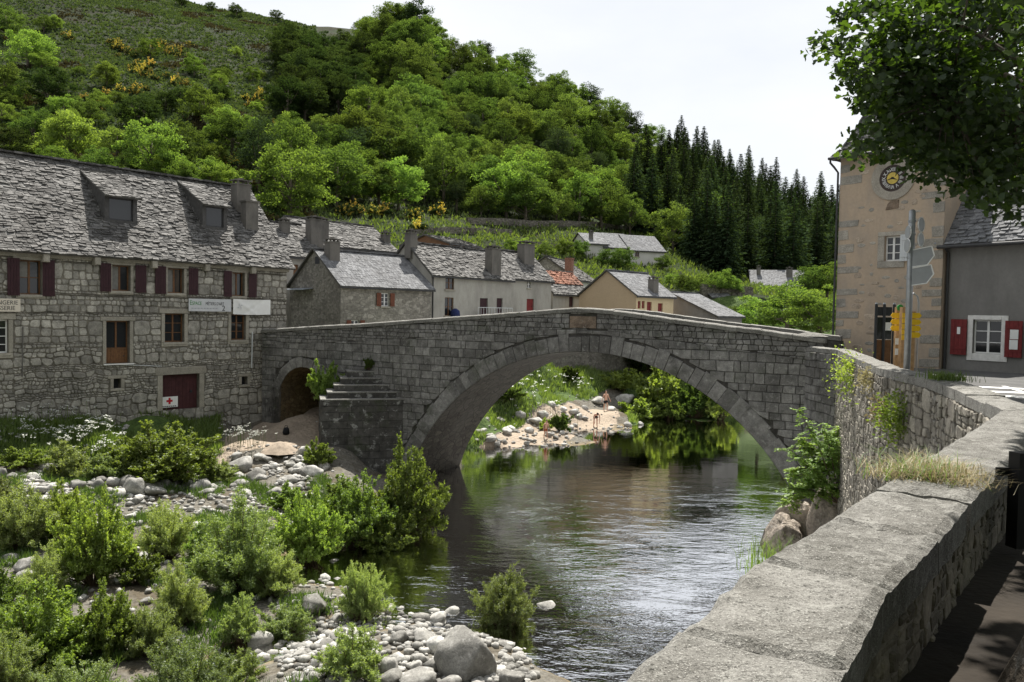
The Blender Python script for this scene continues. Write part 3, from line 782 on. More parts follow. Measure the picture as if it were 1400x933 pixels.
# masks: grass, sand
def poly_mask(poly, x, y):
    inside = np.zeros(len(x), bool); n = len(poly); j = n - 1
    for i in range(n):
        xi, yi = poly[i]; xj, yj = poly[j]
        c = ((yi > y) != (yj > y)) & (x < (xj - xi) * (y - yi) / (yj - yi + 1e-12) + xi)
        inside ^= c; j = i
    return inside
def ppoly(pts, z=None): return [tuple(onz(p[0], p[1], p[2] if len(p) > 2 else (z or 0)))[:2] for p in pts]
SAND = [ppoly([(255, 600, 2.6), (330, 575, 2.6), (390, 560, 2.6), (455, 552, 2.6), (448, 632, 1.5), (390, 615, 1.6), (330, 612, 1.8), (270, 618, 1.9)]),
        ppoly([(630, 640, 0), (640, 604, .6), (700, 587, .7), (745, 570, .9), (775, 558, 1.2), (842, 549, 1.4), (848, 566, .7), (830, 590, 0), (700, 625, 0)])]
GRASS = [ppoly([(-400, 560, 3.5), (0, 560, 3.5), (100, 560, 3.4), (300, 560, 2.6), (300, 600, 2.4), (240, 612, 2.2), (330, 640, 1.1), (260, 650, 1.1), (0, 640, 1.9), (-400, 660, 1.6)]),
         ppoly([(630, 598, 1.0), (700, 580, 1.0), (790, 550, 1.4), (850, 533, 1.8), (860, 575, .4), (1060, 567, .3), (1100, 500, 3.5), (780, 480, 5), (640, 500, 4)])]
at_g = np.zeros(len(V)); at_s = np.zeros(len(V))
for p in GRASS: at_g[poly_mask(p, V[:, 0], V[:, 1])] = 1
at_g[V[:, 2] > 4.6] = 1
for p in SAND: at_s[poly_mask(p, V[:, 0], V[:, 1])] = 1; at_g[poly_mask(p, V[:, 0], V[:, 1])] = 0
for nm, a in (('grass', at_g), ('sand', at_s)):
    t = me.attributes.new(nm, 'FLOAT', 'POINT'); t.data.foreach_set('value', a.astype(np.float32))
m, nt = newmat('river_bank_ground'); P = pos_n(nt)
ag = node(nt, 'ShaderNodeAttribute', attribute_name='grass'); as_ = node(nt, 'ShaderNodeAttribute', attribute_name='sand')
n1 = noise_n(nt, P, .6, 5, .6); n2 = noise_n(nt, P, 7, 5, .7); n3 = noise_n(nt, P, 2.2, 5, .6)
vo = node(nt, 'ShaderNodeTexVoronoi'); vo.inputs['Scale'].default_value = 5.0; nt.links.new(P, vo.inputs['Vector'])
grav = mixc(nt, mapr(nt, n2, .3, .7), (.06, .055, .046), (.19, .178, .15))
grav = mixc(nt, mapr(nt, n1, .48, .62, 0, .75), grav, (.075, .058, .035))
sepz = node(nt, 'ShaderNodeSeparateXYZ'); nt.links.new(P, sepz.inputs[0])
bed = mixc(nt, mapr(nt, n3, .35, .65), (.11, .078, .032), (.33, .245, .115))
grav = mixc(nt, mapr(nt, sepz.outputs[2], -.12, .12), bed, grav)
deep = mixc(nt, mapr(nt, n1, .35, .65), (.17, .23, .05), (.34, .40, .10))
grav = mixc(nt, mapr(nt, sepz.outputs[2], -.5, -1.2), grav, deep)
sand = mixc(nt, mapr(nt, n2, .3, .7), (.25, .20, .15), (.36, .30, .235))
sand = mixc(nt, mapr(nt, n1, .5, .66, 0, .55), sand, (.16, .13, .10))
gra = mixc(nt, mapr(nt, n3, .35, .65), (.035, .06, .016), (.075, .115, .03))
edge = math_n(nt, 'ADD', as_.outputs['Fac'], mapr(nt, n3, .3, .7, -.35, .35))
abv = mapr(nt, sepz.outputs[2], -.25, -.05)
col = mixc(nt, math_n(nt, 'MULTIPLY', mapr(nt, edge, .4, .6), abv), grav, sand)
edge = math_n(nt, 'ADD', ag.outputs['Fac'], mapr(nt, n3, .3, .7, -.35, .35))
col = mixc(nt, math_n(nt, 'MULTIPLY', mapr(nt, edge, .4, .6), abv), col, gra)
finish(nt, col, .95, bump_n(nt, math_n(nt, 'ADD', n2, vo.outputs[0]), .8, .08), .2)
me.materials.clear(); me.materials.append(m)
tag(mesh_obj('river_bank', me), kind='structure')

# ------------------------------------------------------------------ water: clear body with absorbing volume
m, nt = newmat('river_water'); P = pos_n(nt)
mpn = node(nt, 'ShaderNodeMapping'); mpn.inputs['Rotation'].default_value = (0, 0, .35); mpn.inputs['Scale'].default_value = (.55, 1.25, 1); nt.links.new(P, mpn.inputs[0])
Q = mpn.outputs[0]
w1 = noise_n(nt, Q, 1.05, 4, .6, .9); w2 = noise_n(nt, Q, 2.9, 3, .55, .6); w3 = noise_n(nt, Q, 11, 2, .5)
patch = mapr(nt, noise_n(nt, P, .13, 3, .6), .42, .60)
sep = node(nt, 'ShaderNodeSeparateXYZ'); nt.links.new(P, sep.inputs[0])
nearf = mapr(nt, sep.outputs[1], 47, 33, .16, 1.0)                # calm pool beyond the bridge, riffles below it
amp = math_n(nt, 'MULTIPLY', nearf, mapr(nt, patch, 0, 1, .35, 1.1))
h = math_n(nt, 'ADD', math_n(nt, 'MULTIPLY', w1, 1.15), math_n(nt, 'ADD', math_n(nt, 'MULTIPLY', w2, .42), math_n(nt, 'MULTIPLY', w3, .10)))
h = math_n(nt, 'MULTIPLY', h, amp)
bn = bump_n(nt, h, 1.0, .042)
tr = node(nt, 'ShaderNodeBsdfTransparent'); tr.inputs[0].default_value = (.97, .98, .95, 1)
gs = node(nt, 'ShaderNodeBsdfGlossy'); gs.inputs['Roughness'].default_value = .03; nt.links.new(bn, gs.inputs['Normal'])
fr_ = node(nt, 'ShaderNodeFresnel'); fr_.inputs[0].default_value = 1.28; nt.links.new(bn, fr_.inputs['Normal'])
ms = node(nt, 'ShaderNodeMixShader'); nt.links.new(fr_.outputs[0], ms.inputs[0]); nt.links.new(tr.outputs[0], ms.inputs[1]); nt.links.new(gs.outputs[0], ms.inputs[2])
va = node(nt, 'ShaderNodeVolumeAbsorption'); va.inputs['Color'].default_value = (.40, .66, .20, 1); va.inputs['Density'].default_value = .36
oo = node(nt, 'ShaderNodeOutputMaterial'); nt.links.new(ms.outputs[0], oo.inputs[0]); nt.links.new(va.outputs[0], oo.inputs[1])
M['water'] = m
mb = MB(); mb.wbox((5, 50, -6), 130, 96, 6.0); tag(mb.build('river', 'water'), kind='structure')

# ================================================================== RIGHT BANK: quay wall, road
CAPZ = 7.88
oc = [onz(*p, CAPZ) for p in ((940, 862), (1045, 765), (1140, 708), (1200, 668), (1281, 619), (1336, 584), (1373, 559))]
dn = (oc[1] - oc[0]).normalized()
outer = [oc[0] - dn * 3.2] + oc                               # near run, river side edge
far_in = [onz(1400, 545, CAPZ), onz(1316, 520, CAPZ), onz(1241, 505, CAPZ), onz(1165, 478, CAPZ)]
nn = Vector((-.955, .295, 0))
far_out = [p + nn * .5 for p in far_in]
BO = Vector((12, 32, 0)); BU = Vector((-.87, .5, 0)).normalized(); BN = Vector((BU.y * -1, BU.x, 0))   # bridge face frame: u towards the left bank
BW = 5.0
bridge_end = BO + BU * .15
QL = [p.xy.to_3d() for p in outer] + [far_out[1].xy.to_3d(), far_out[2].xy.to_3d(), far_out[3].xy.to_3d(), bridge_end.copy()]   # river-side foot line of the quay wall
TH = .5
def left_n(a, b):
    d = (b - a).normalized(); return Vector((-d.y, d.x, 0))   # points to the river when walking away from the camera
def offset_line(pts, off):
    out = []
    for i, p in enumerate(pts):
        n = Vector((0, 0, 0))
        if i > 0: n += left_n(pts[i - 1], p)
        if i < len(pts) - 1: n += left_n(p, pts[i + 1])
        n.normalize(); k = left_n(pts[max(i - 1, 0)], pts[max(i - 1, 0) + 1] if i > 0 else pts[1]).dot(n)
        out.append(p + n * off / max(.5, abs(k)))
    return out
QI = offset_line(QL, -TH)
def road_z(x, y): return 7.35 - .0118 * max(0, y) 
quay = thing('quay_wall', 'long rubble stone parapet wall with rough granite coping running from foreground to the bridge', 'wall', QL[0])
# core of the wall
core = MB()
CT = .20
for i in range(len(QL) - 1):
    a, b, c, d = QL[i], QL[i + 1], QI[i + 1], QI[i]
    zt = CAPZ - CT - .01
    zb = -3.0
    P8 = [v + Vector((0, 0, z)) for z in (zb, zt) for v in (a, b, c, d)]
    core.add(P8, [(4, 5, 6, 7), (0, 4, 5, 1), (2, 6, 7, 3)] + ([(1, 5, 6, 2)] if i == len(QL) - 2 else []) + ([(0, 3, 7, 4)] if i == 0 else []))
core.build('wall_core', 'quay_mortar', quay)
# stone facing, river side (only the far run faces the camera) and inner side of the near run
base_i = len(outer) - 1
for i in range(base_i, len(QL) - 1):
    a, b = QL[i], QL[i + 1]
    fr = Fr((b.x, b.y, 0), a - b, (0, 0, 1), left_n(a, b)); Ls = (b - a).length
    last = i == len(QL) - 2
    if last: masonry(quay, fr, 0, Ls, 2.2, CAPZ - CT - .012, (.26, .42), (.32, .62), 'bridge', 50 + i, depth=.06, joint=.022, wob=.03, limit=60, jit=.04)
    else: rubble(quay, fr, 0, Ls, 2.2 if i > base_i else 4.5, CAPZ - CT - .012, (.34, .55), (.16, .42), 'quay', 50 + i, depth=.04, joint=.014, ch=.012, warp=.05, limit={0: 60, 1: 60, 2: 120}.get(i - base_i, 60), minv=.10)
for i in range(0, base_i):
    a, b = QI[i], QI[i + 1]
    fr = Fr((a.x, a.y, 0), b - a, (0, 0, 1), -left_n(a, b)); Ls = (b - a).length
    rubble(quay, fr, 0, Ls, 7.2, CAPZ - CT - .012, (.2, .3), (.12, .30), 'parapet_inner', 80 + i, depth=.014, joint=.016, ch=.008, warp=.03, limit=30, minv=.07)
# coping stones: big rough blocks with their own subdivided top
def cap_block(pa, pb, qa, qb, z, th, seed, sub=(10, 6), rough_=.016, nm='coping_stone', over=.03, par=None, mat='cap'):
    """pa-pb river side edge, qa-qb inner edge"""
    r = random.Random(seed); vs, fs = [], []; nu, nv = sub
    pa, pb, qa, qb = [Vector((p.x, p.y, 0)) for p in (pa, pb, qa, qb)]
    du = (pb - pa).normalized() * .011; ov = (pa - qa).normalized() * over
    pa, pb, qa, qb = pa + du + ov, pb - du + ov, qa + du - ov, qb - du - ov
    dz = (r.random() - .5) * .03
    def P(s, t): return (pa * (1 - s) + pb * s) * (1 - t) + (qa * (1 - s) + qb * s) * t
    ring = []
    for j in range(nv + 1):
        for i in range(nu + 1):
            s, t = i / nu, j / nv; p = P(s, t)
            e = min(s, 1 - s) * (pb - pa).length; e2 = min(t, 1 - t) * (qa - pa).length; m_ = min(e, e2)
            drop = .030 * max(0, 1 - m_ / .05) ** 2
            zz = z + dz - drop + rough_ * noise.noise((p.x * 6, p.y * 6, seed)) + rough_ * .5 * noise.noise((p.x * 17, p.y * 17, seed))
            if j in (0, nv): p = p + ov.normalized() * (.007 * noise.noise((p.x * 9, p.y * 9, 9 + seed))) * (1 if j == 0 else -1)
            vs.append(Vector((p.x, p.y, zz)))
    for j in range(nv):
        for i in range(nu): fs.append((j * (nu + 1) + i, j * (nu + 1) + i + 1, (j + 1) * (nu + 1) + i + 1, (j + 1) * (nu + 1) + i))
    per = [i for i in range(nu + 1)] + [j * (nu + 1) + nu for j in range(1, nv + 1)] + [nv * (nu + 1) + i for i in range(nu - 1, -1, -1)] + [j * (nu + 1) for j in range(nv - 1, 0, -1)]
    b0 = len(vs)
    for k in per:
        v = vs[k]; vs.append(Vector((v.x, v.y, z - th)) + Vector((noise.noise((v.x * 4, v.y * 4, 3)), noise.noise((v.x * 4, v.y * 4, 6)), 0)) * .012)
    n = len(per)
    for k in range(n): fs.append((per[k], per[(k + 1) % n], b0 + (k + 1) % n, b0 + k))
    fs.append(tuple(range(b0 + n - 1, b0 - 1, -1)))
    mb = MB(); mb.add(vs, fs); return mb.build(nm, mat, par)
def run_caps(QLx, QIx, lens, z, th, seed, sub, par, **kw):
    acc = [0]
    for i in range(len(QLx) - 1): acc.append(acc[-1] + (QLx[i + 1] - QLx[i]).length)
    def pt(l, s):
        for i in range(len(acc) - 1):
            if s <= acc[i + 1] + 1e-6:
                t = (s - acc[i]) / (acc[i + 1] - acc[i]); return l[i] * (1 - t) + l[i + 1] * t
        return l[-1]
    s = 0; k = 0
    while s < acc[-1] - .05:
        e = s + lens[k % len(lens)]
        if acc[-1] - e < .4: e = acc[-1]
        cap_block(pt(QLx, s), pt(QLx, e), pt(QIx, s), pt(QIx, e), z(s) if callable(z) else z, th, seed + k, sub, par=par, **kw)
        s = e; k += 1
# near run in separate stones whose joints are those of the picture
near_o = QL[:base_i + 1]; near_i = QI[:base_i + 1]
def split(i0, i1, f0, f1, z, seed, sub=(22, 12)):
    cap_block(near_o[i0].lerp(near_o[i1], f0), near_o[i0].lerp(near_o[i1], f1), near_i[i0].lerp(near_i[i1], f0), near_i[i0].lerp(near_i[i1], f1), z, CT, seed, sub, par=quay, rough_=.02)
split(0, 1, 0, .5, CAPZ, 1); split(0, 1, .5, 1, CAPZ, 2)
split(1, 2, 0, 1, CAPZ + .01, 3); split(2, 3, 0, 1, CAPZ, 4); split(3, 4, 0, 1, CAPZ - .01, 5); split(4, 5, .04, 1, CAPZ - .004, 6)
split(5, 6, 0, 1, CAPZ, 7); split(6, 7, 0, 1, CAPZ, 8)
run_caps(QL[base_i:], QI[base_i:], (.95, 1.3, .8, 1.1, 1.5, .9), CAPZ, CT, 20, (8, 4), quay, over=.02)

# road surface on the right bank
mb = MB()
inner = QI[1:] + [BO + BN * -BW * 1.0 + BU * -.4]
r_in = [Vector((p.x, p.y, road_z(p.x, p.y))) for p in QI]
r_out = [Vector((p.x + 60, p.y * 1.0 - 4, road_z(p.x, p.y))) for p in QI]
r_in.append(Vector((16.0, 46, road_z(0, 46)))); r_out.append(Vector((80, 50, road_z(0, 46))))
for i in range(len(r_in) - 1): mb.quad(r_in[i], r_out[i], r_out[i + 1], r_in[i + 1])
mb.quad(Vector((-8, -12, 7.35)), Vector((60, -12, 7.35)), r_out[0], r_in[0])
tag(mb.build('road', 'asphalt'), kind='structure')
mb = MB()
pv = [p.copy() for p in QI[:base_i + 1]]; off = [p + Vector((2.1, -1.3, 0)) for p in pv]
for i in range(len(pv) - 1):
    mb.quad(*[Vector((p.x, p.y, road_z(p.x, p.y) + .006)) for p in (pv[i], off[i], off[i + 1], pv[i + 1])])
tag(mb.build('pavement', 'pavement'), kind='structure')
# road markings (zebra bars)
for k, (a, b) in enumerate((((1335, 527), (1400, 530)), ((1350, 534), (1440, 538)), ((1368, 541), (1460, 547)))):
    p = onz(*a, road_z(0, 19)); q = onz(*b, road_z(0, 19)); d = (q - p).normalized(); n = Vector((-d.y, d.x, 0)) * .28
    mb = MB(); z = Vector((0, 0, 0))
    mb.slab([Vector((v.x, v.y, road_z(v.x, v.y) + .003)) for v in (p - n, q - n, q + n, p + n)], (0, 0, 1), .004)
    tag(mb.build('road_marking', 'marking'), kind='structure')
p = onz(1372, 526, road_z(0, 19)); q = onz(1440, 549, road_z(0, 19)); d = (q - p).normalized(); n = Vector((-d.y, d.x, 0)) * .06
mb = MB(); mb.slab([Vector((v.x, v.y, road_z(v.x, v.y) + .008)) for v in (p - n, q - n, q + n, p + n)], (0, 0, 1), .004)
tag(mb.build('road_marking', 'marking'), kind='structure')

# ================================================================== BRIDGE
bfr = Fr(BO, BU, (0, 0, 1), Vector((-.5, -.87, 0)).normalized())
BN = bfr.N
CT_ = [(-0.6, 8.2), (0, 8.25), (1.68, 8.47), (4.76, 8.76), (8.15, 9.17), (9.4, 9.27), (10.3, 9.29), (11.2, 9.24), (13.06, 9.08), (16.4, 8.81), (20.1, 8.52), (23.1, 8.27), (26.8, 8.05), (29.7, 7.83), (31, 7.75)]
def ptop(t): return float(np.interp(t, [c[0] for c in CT_], [c[1] for c in CT_]))
AC, AR, RING = (9.9, -3.59), 10.84, .82
def intr(t):
    d = AR ** 2 - (t - AC[0]) ** 2; return AC[1] + math.sqrt(d) if d > 0 else -99
def extr(t):
    d = (AR + RING) ** 2 - (t - AC[0]) ** 2; return AC[1] + math.sqrt(d) if d > 0 else -99
SC, SR, SRING = (27.65, 3.75), 1.9, .6
def sin_(t): 
    d = SR ** 2 - (t - SC[0]) ** 2; return SC[1] + math.sqrt(d) if d > 0 else -99
def sex(t):
    d = (SR + SRING) ** 2 - (t - SC[0]) ** 2; return SC[1] + math.sqrt(d) if d > 0 else -99
BL = 31.0
bridge = thing('stone_bridge', 'humpbacked grey granite arch bridge crossing the river', 'bridge', BO + BU * 15)
# core: slices across the length, top following the deck
mb = MB(); N_ = 160
ts = np.linspace(-.6, BL, N_ + 1)
for a, b in zip(ts, ts[1:]):
    def low(t): return max(intr(t), sin_(t) if SC[0] - SR < t < SC[0] + SR else -99, -3)
    la, lb = low(a), low(b); ha, hb_ = ptop(a) - .2, ptop(b) - .2
    if la > -3 or lb > -3: la, lb = max(la, -3), max(lb, -3)
    mb.quad(bfr.p(a, la), bfr.p(b, lb), bfr.p(b, hb_), bfr.p(a, ha))
    mb.quad(bfr.p(a, la, -BW), bfr.p(b, lb, -BW), bfr.p(b, hb_, -BW), bfr.p(a, ha, -BW))
mb.build('spandrel_core', 'bridge_mortar', bridge)
mb = MB()
for a, b in zip(np.linspace(0, 1, 61), np.linspace(0, 1, 61)[1:]):
    th0 = math.acos(min(1, (-3 - AC[1]) / AR)) 
    A, B = -1.5 + 3.0 * a, -1.5 + 3.0 * b
    pa, pb = (AC[0] + AR * math.sin(A), AC[1] + AR * math.cos(A)), (AC[0] + AR * math.sin(B), AC[1] + AR * math.cos(B))
    if min(pa[1], pb[1]) < -3.4: continue
    k = 10
    for j in range(k): mb.quad(bfr.p(*pa, .02 - (BW + .04) * j / k), bfr.p(*pb, .02 - (BW + .04) * j / k), bfr.p(*pb, .02 - (BW + .04) * (j + 1) / k), bfr.p(*pa, .02 - (BW + .04) * (j + 1) / k))
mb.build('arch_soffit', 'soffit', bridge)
mb = MB()
for a, b in zip(np.linspace(-math.pi / 2, math.pi / 2, 25), np.linspace(-math.pi / 2, math.pi / 2, 25)[1:]):
    pa, pb = (SC[0] + SR * math.sin(a), SC[1] + SR * math.cos(a)), (SC[0] + SR * math.sin(b), SC[1] + SR * math.cos(b))
    mb.quad(bfr.p(*pa, .02), bfr.p(*pb, .02), bfr.p(*pb, -BW), bfr.p(*pa, -BW))
for t in (SC[0] - SR, SC[0] + SR): mb.quad(bfr.p(t, -1, .02), bfr.p(t, SC[1], .02), bfr.p(t, SC[1], -BW), bfr.p(t, -1, -BW))
mb.quad(bfr.p(SC[0] - 3, -1, -BW + .3), bfr.p(SC[0] + 3, -1, -BW + .3), bfr.p(SC[0] + 3, 7, -BW + .3), bfr.p(SC[0] - 3, 7, -BW + .3))
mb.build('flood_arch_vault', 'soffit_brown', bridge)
mb = MB()
for a, b in zip(ts, ts[1:]): mb.quad(bfr.p(a, ptop(a) - .95, .0), bfr.p(b, ptop(b) - .95, .0), bfr.p(b, ptop(b) - .95, -BW), bfr.p(a, ptop(a) - .95, -BW))
for w in (-.45, -BW + .45):
    for a, b in zip(ts, ts[1:]): mb.quad(bfr.p(a, ptop(a) - .95, w), bfr.p(b, ptop(b) - .95, w), bfr.p(b, ptop(b) - .2, w), bfr.p(a, ptop(a) - .2, w))
mb.build('deck', 'bridge_mortar', bridge)
# voussoirs
rv = random.Random(3)
def voussoirs(C, Rr, ring, a0, a1, n, nm, prot):
    cuts = [a0]; 
    for k in range(n): cuts.append(cuts[-1] + (a1 - a0) / n * rv.uniform(.75, 1.25))
    cuts = [a0 + (c - a0) * (a1 - a0) / (cuts[-1] - a0) for c in cuts]
    for A, B in zip(cuts, cuts[1:]):
        rg = ring * rv.uniform(.86, 1.1)
        pol = [(C[0] + r_ * math.sin(x), C[1] + r_ * math.cos(x)) for r_, x in ((Rr, A), (Rr, (A + B) / 2), (Rr, B), (Rr + rg, B), (Rr + rg, (A + B) / 2), (Rr + rg, A))]
        if max(p[1] for p in pol) < -.6: continue
        mb = MB(); stone_geo(mb, bfr, pol, rv.uniform(.045, .085), .02, .018, rv); mb.build(nm, 'bridge', bridge)
voussoirs(AC, AR, RING, -1.22, 1.22, 50, 'voussoir', .06)
voussoirs(SC, SR, SRING, -1.55, 1.55, 15, 'flood_arch_voussoir', .06)
PANEL = (9.35, 10.75, 8.33, 8.92)
def bvmin(t): return max(extr(t) + .02, sex(t) + .02, .2)
CWT = (20.5, 26.3)
masonry(bridge, bfr, -.5, BL, .2, 8.5, (.30, .46), (.42, .85), 'bridge', 11, depth=.05, joint=.022, wob=.012, vmin=bvmin, vmax=lambda t: ptop(t) - .95, limit=250, jit=.015,
        keep=lambda u, v: not (AC[0] - AR - .1 < u < AC[0] + AR + .1 and v < extr(u)) and not (SC[0] - SR < u < SC[0] + SR and v < SC[1]))
masonry(bridge, bfr, -.5, BL, 6.6, 9.3, (.17, .27), (.22, .5), 'bridge', 12, depth=.05, joint=.025, wob=.04, vmin=lambda t: max(ptop(t) - .97, extr(t) + .02), vmax=lambda t: ptop(t) - .19, limit=150, jit=.05, opens=[PANEL], name='rubble_stone')
pm = MB(); pm.box(bfr, PANEL[0] + .03, PANEL[1] - .03, PANEL[2] + .02, PANEL[3] - .02, -.04, .05, .015); pm.build('plaque', 'tower_brown', bridge)
# coping of both parapets
def bcap(w0, w1, seed):
    r = random.Random(seed); t = -.55; k = 0
    while t < BL - .1:
        e = min(BL, t + r.uniform(.8, 1.5))
        if BL - e < .4: e = BL
        mb = MB(); nseg = 3; z0 = .20; rr = [(r.random() - .5) * .025 for _ in range(8)]
        vs, fs = [], []
        for i in range(nseg + 1):
            u = t + .006 + (e - t - .012) * i / nseg; z = ptop(u) + rr[i]
            for (w, dz) in ((w0, -z0), (w0 + .03, -.04), (w0 - .02 * (1 if w0 > w1 else -1) + .0, 0), ((w0 + w1) / 2, .025), (w1, -.005), (w1, -z0)):
                vs.append(bfr.p(u, z + dz, w))
        for i in range(nseg):
            for j in range(5): fs.append((i * 6 + j, i * 6 + j + 1, (i + 1) * 6 + j + 1, (i + 1) * 6 + j))
        fs += [tuple(range(6))[::-1], tuple(range(nseg * 6, nseg * 6 + 6))]
        mb.add(vs, fs); mb.build('coping_stone', 'cap', bridge)
        t = e; k += 1
bcap(.10, -.47, 5); bcap(-BW - .08, -BW + .47, 6)
# pyramid end stone where the bridge parapet meets the quay
mb = MB(); c = bfr.p(.1, 8.27, -.2)
mb.add([c + BU * a + BN * b + Vector((0, 0, h_)) for a, b, h_ in ((-.7, .3, 0), (.7, .3, 0), (.7, -.35, 0), (-.7, -.35, 0), (-.1, 0, .17), (.1, 0, .17))], [(0, 1, 5, 4), (1, 2, 5), (2, 3, 4, 5), (3, 0, 4)])
mb.build('end_stone', 'cap', bridge)
# cutwater: triangular pier nose with stepped cap; its stones are parts
cw = bridge
apx = 23.4
def tri(inset_, z, w_out=3.0):
    hw = w_out
    k = hw - inset_
    return [bfr.p(apx - k, z, .0), bfr.p(apx, z, k), bfr.p(apx + k, z, .0)]
zb = -1.0; mb = MB()
A, B = tri(0, zb), tri(0, 4.0)
mb.quad(A[0], A[1], B[1], B[0]); mb.quad(A[1], A[2], B[2], B[1]); mb.poly(B)
core_cw = mb.build('cutwater', 'bridge_mortar', bridge)
fr_r = Fr((A[1].x, A[1].y, 0), A[0] - A[1], (0, 0, 1)); 
if fr_r.N.y > 0: fr_r.N = -fr_r.N
fr_l = Fr((A[2].x, A[2].y, 0), A[1] - A[2], (0, 0, 1)); 
if fr_l.N.x > 0: fr_l.N = -fr_l.N
for fr, sd in ((fr_r, 31), (fr_l, 32)):
    masonry(core_cw, fr, 0, (A[0] - A[1]).length, -.4, 3.99, (.36, .5), (.6, 1.0), 'cutwater', sd, depth=.04, joint=.012, ch=.01, wob=.0, limit=80, jit=.0, name='ashlar')
z = 4.0
for k in range(5):
    th = .34; a = tri(-.06 + k * .50, z); b = tri(-.06 + k * .50, z + th)
    mb = MB(); ch = .03
    b2 = [p + Vector((0, 0, .0)) for p in b]
    mb.add(a + b2, [(0, 1, 4, 3), (1, 2, 5, 4), (3, 4, 5)]); mb.build('step', 'cutwater', core_cw)
    a = tri(-.10 + k * .50, z + th - .05); b = tri(-.10 + k * .50, z + th + .012); mb = MB(); mb.add(a + b, [(0, 1, 4, 3), (1, 2, 5, 4), (3, 4, 5), (2, 1, 0)]); mb.build('tread', 'cap', core_cw); z += th
mb = MB(); c = bfr.p(apx - .1, z - .02, .15)
mb.tube([c + BU * -.45, c + BU * -.38, c + BU * .38, c + BU * .45], [.12, .24, .24, .12], 10); mb.build('cap_stone', 'cutwater', core_cw, True)
# bedrock under the bridge foot on the right bank
def rock_mesh(seed, sub=3, flat=.7, ang=.35, fr_=1.6, det=.12):
    bm = bmesh.new(); bmesh.ops.create_icosphere(bm, subdivisions=sub, radius=1)
    g = random.Random(seed); o = Vector((g.random() * 50, g.random() * 50, g.random() * 50))
    planes = [(Vector((g.gauss(0, 1), g.gauss(0, 1), g.gauss(0, .8))).normalized(), g.uniform(.55, .9)) for _ in range(int(ang * 20))]
    for v in bm.verts:
        n = v.co.normalized(); r_ = 1 + .28 * noise.noise(n * fr_ * .8 + o) + det * noise.noise(n * fr_ * 2.4 + o)
        p = n * r_
        if det > .28: p = n * (r_ + .16 * noise.fractal(n * 3.1 + o, 1.0, 2.0, 5) - .12 * abs(noise.noise(n * 2.2 + o * 2)))
        for (q, d) in planes:
            e = p.dot(q) - d
            if e > 0: p = p - q * e * .85
        v.co = Vector((p.x, p.y, p.z * flat))
    m = bpy.data.meshes.new('rock'); bm.to_mesh(m); bm.free()
    m.polygons.foreach_set('use_smooth', [True] * len(m.polygons)); m.materials.append(M['rock'])
    return m
for k, (px, py, d, s, lb) in enumerate(((1095, 725, 29.5, (1.35, 1.3, 1.5), 'brown bedrock knob under the leafy saplings at the bridge foot'), (1135, 712, 28.2, (1.2, 1.0, 1.8), 'brown bedrock slab rising against the quay wall beside the saplings'),
                                        (1072, 735, 29, (1.0, 1.0, 1.1), 'low brown rock touching the water below the bridge foot'))):
    me = rock_mesh(300 + k, 4, .95, 1.2, 3.0, .30); me.materials.clear(); me.materials.append(M['outcrop'])
    p = at(px, py, d); o = mesh_obj('bedrock', me, None, p, (0, 0, k * 1.3), s); tag(o, lb, 'rock', 'bedrock at the bridge foot')

# ================================================================== BUILDINGS
def fpx(fr, px, py):
    """pixel -> (u, v) on the plane of fr"""
    d = ray(px, py); o = Vector((0, 0, EYE))
    k = (fr.O - o).dot(fr.N) / d.dot(fr.N); q = o + d * k - fr.O
    return q.dot(fr.U), q.dot(fr.V)
def rect(fr, x0, y0, x1, y1):
    pts = [fpx(fr, x, y) for x, y in ((x0, y0), (x0, y1), (x1, y0), (x1, y1))]
    return ((pts[0][0] + pts[1][0]) / 2, (pts[2][0] + pts[3][0]) / 2, (pts[1][1] + pts[3][1]) / 2, (pts[0][1] + pts[2][1]) / 2)
def ridge_row(parent, a, b, mat, seed, w=.42):
    r = random.Random(seed); L_ = (b - a).length; d = (b - a) / L_; s = 0; mb = MB()
    n = Vector((-d.y, d.x, 0)).normalized()
    while s < L_:
        e = min(L_, s + r.uniform(.28, .5)); z = r.uniform(.02, .07)
        fr = Fr(a + d * s + Vector((0, 0, -.05)), d, n, (0, 0, 1))
        mb.box(fr, .01, e - s - .01, -w / 2, w / 2, 0, .05 + z); s = e
    tag(mb.build('ridge_stones', mat, parent), kind='stuff')
def chimney(parent, c, w, d, z0, z1, rz, mat='chimney', pots=True):
    mb = MB(); mb.wbox((c.x, c.y, z0), w, d, z1 - z0, rz); o = mb.build('chimney', mat, parent)
    return o, Vector((c.x, c.y, z1)), rz, w, d
def chimney_top(par, top, rz, w, d, mat='chimney'):
    U = Vector((math.cos(rz), math.sin(rz), 0)); V = Vector((-math.sin(rz), math.cos(rz), 0)); fr = Fr(top, U, V, (0, 0, 1))
    mb = MB(); mb.box(fr, -w / 2 - .05, w / 2 + .05, -d / 2 - .05, d / 2 + .05, .0, .07)
    for sx in (-1, 1):
        for sy in (-1, 1): mb.box(fr, sx * w * .36 - .06, sx * w * .36 + .06, sy * d * .36 - .06, sy * d * .36 + .06, .071, .25)
    mb.box(fr, -w / 2 - .06, w / 2 + .06, -d / 2 - .06, d / 2 + .06, .251, .31)
    mb.box(fr, -.12, .12, -.12, .12, .312, .45)
    return mb

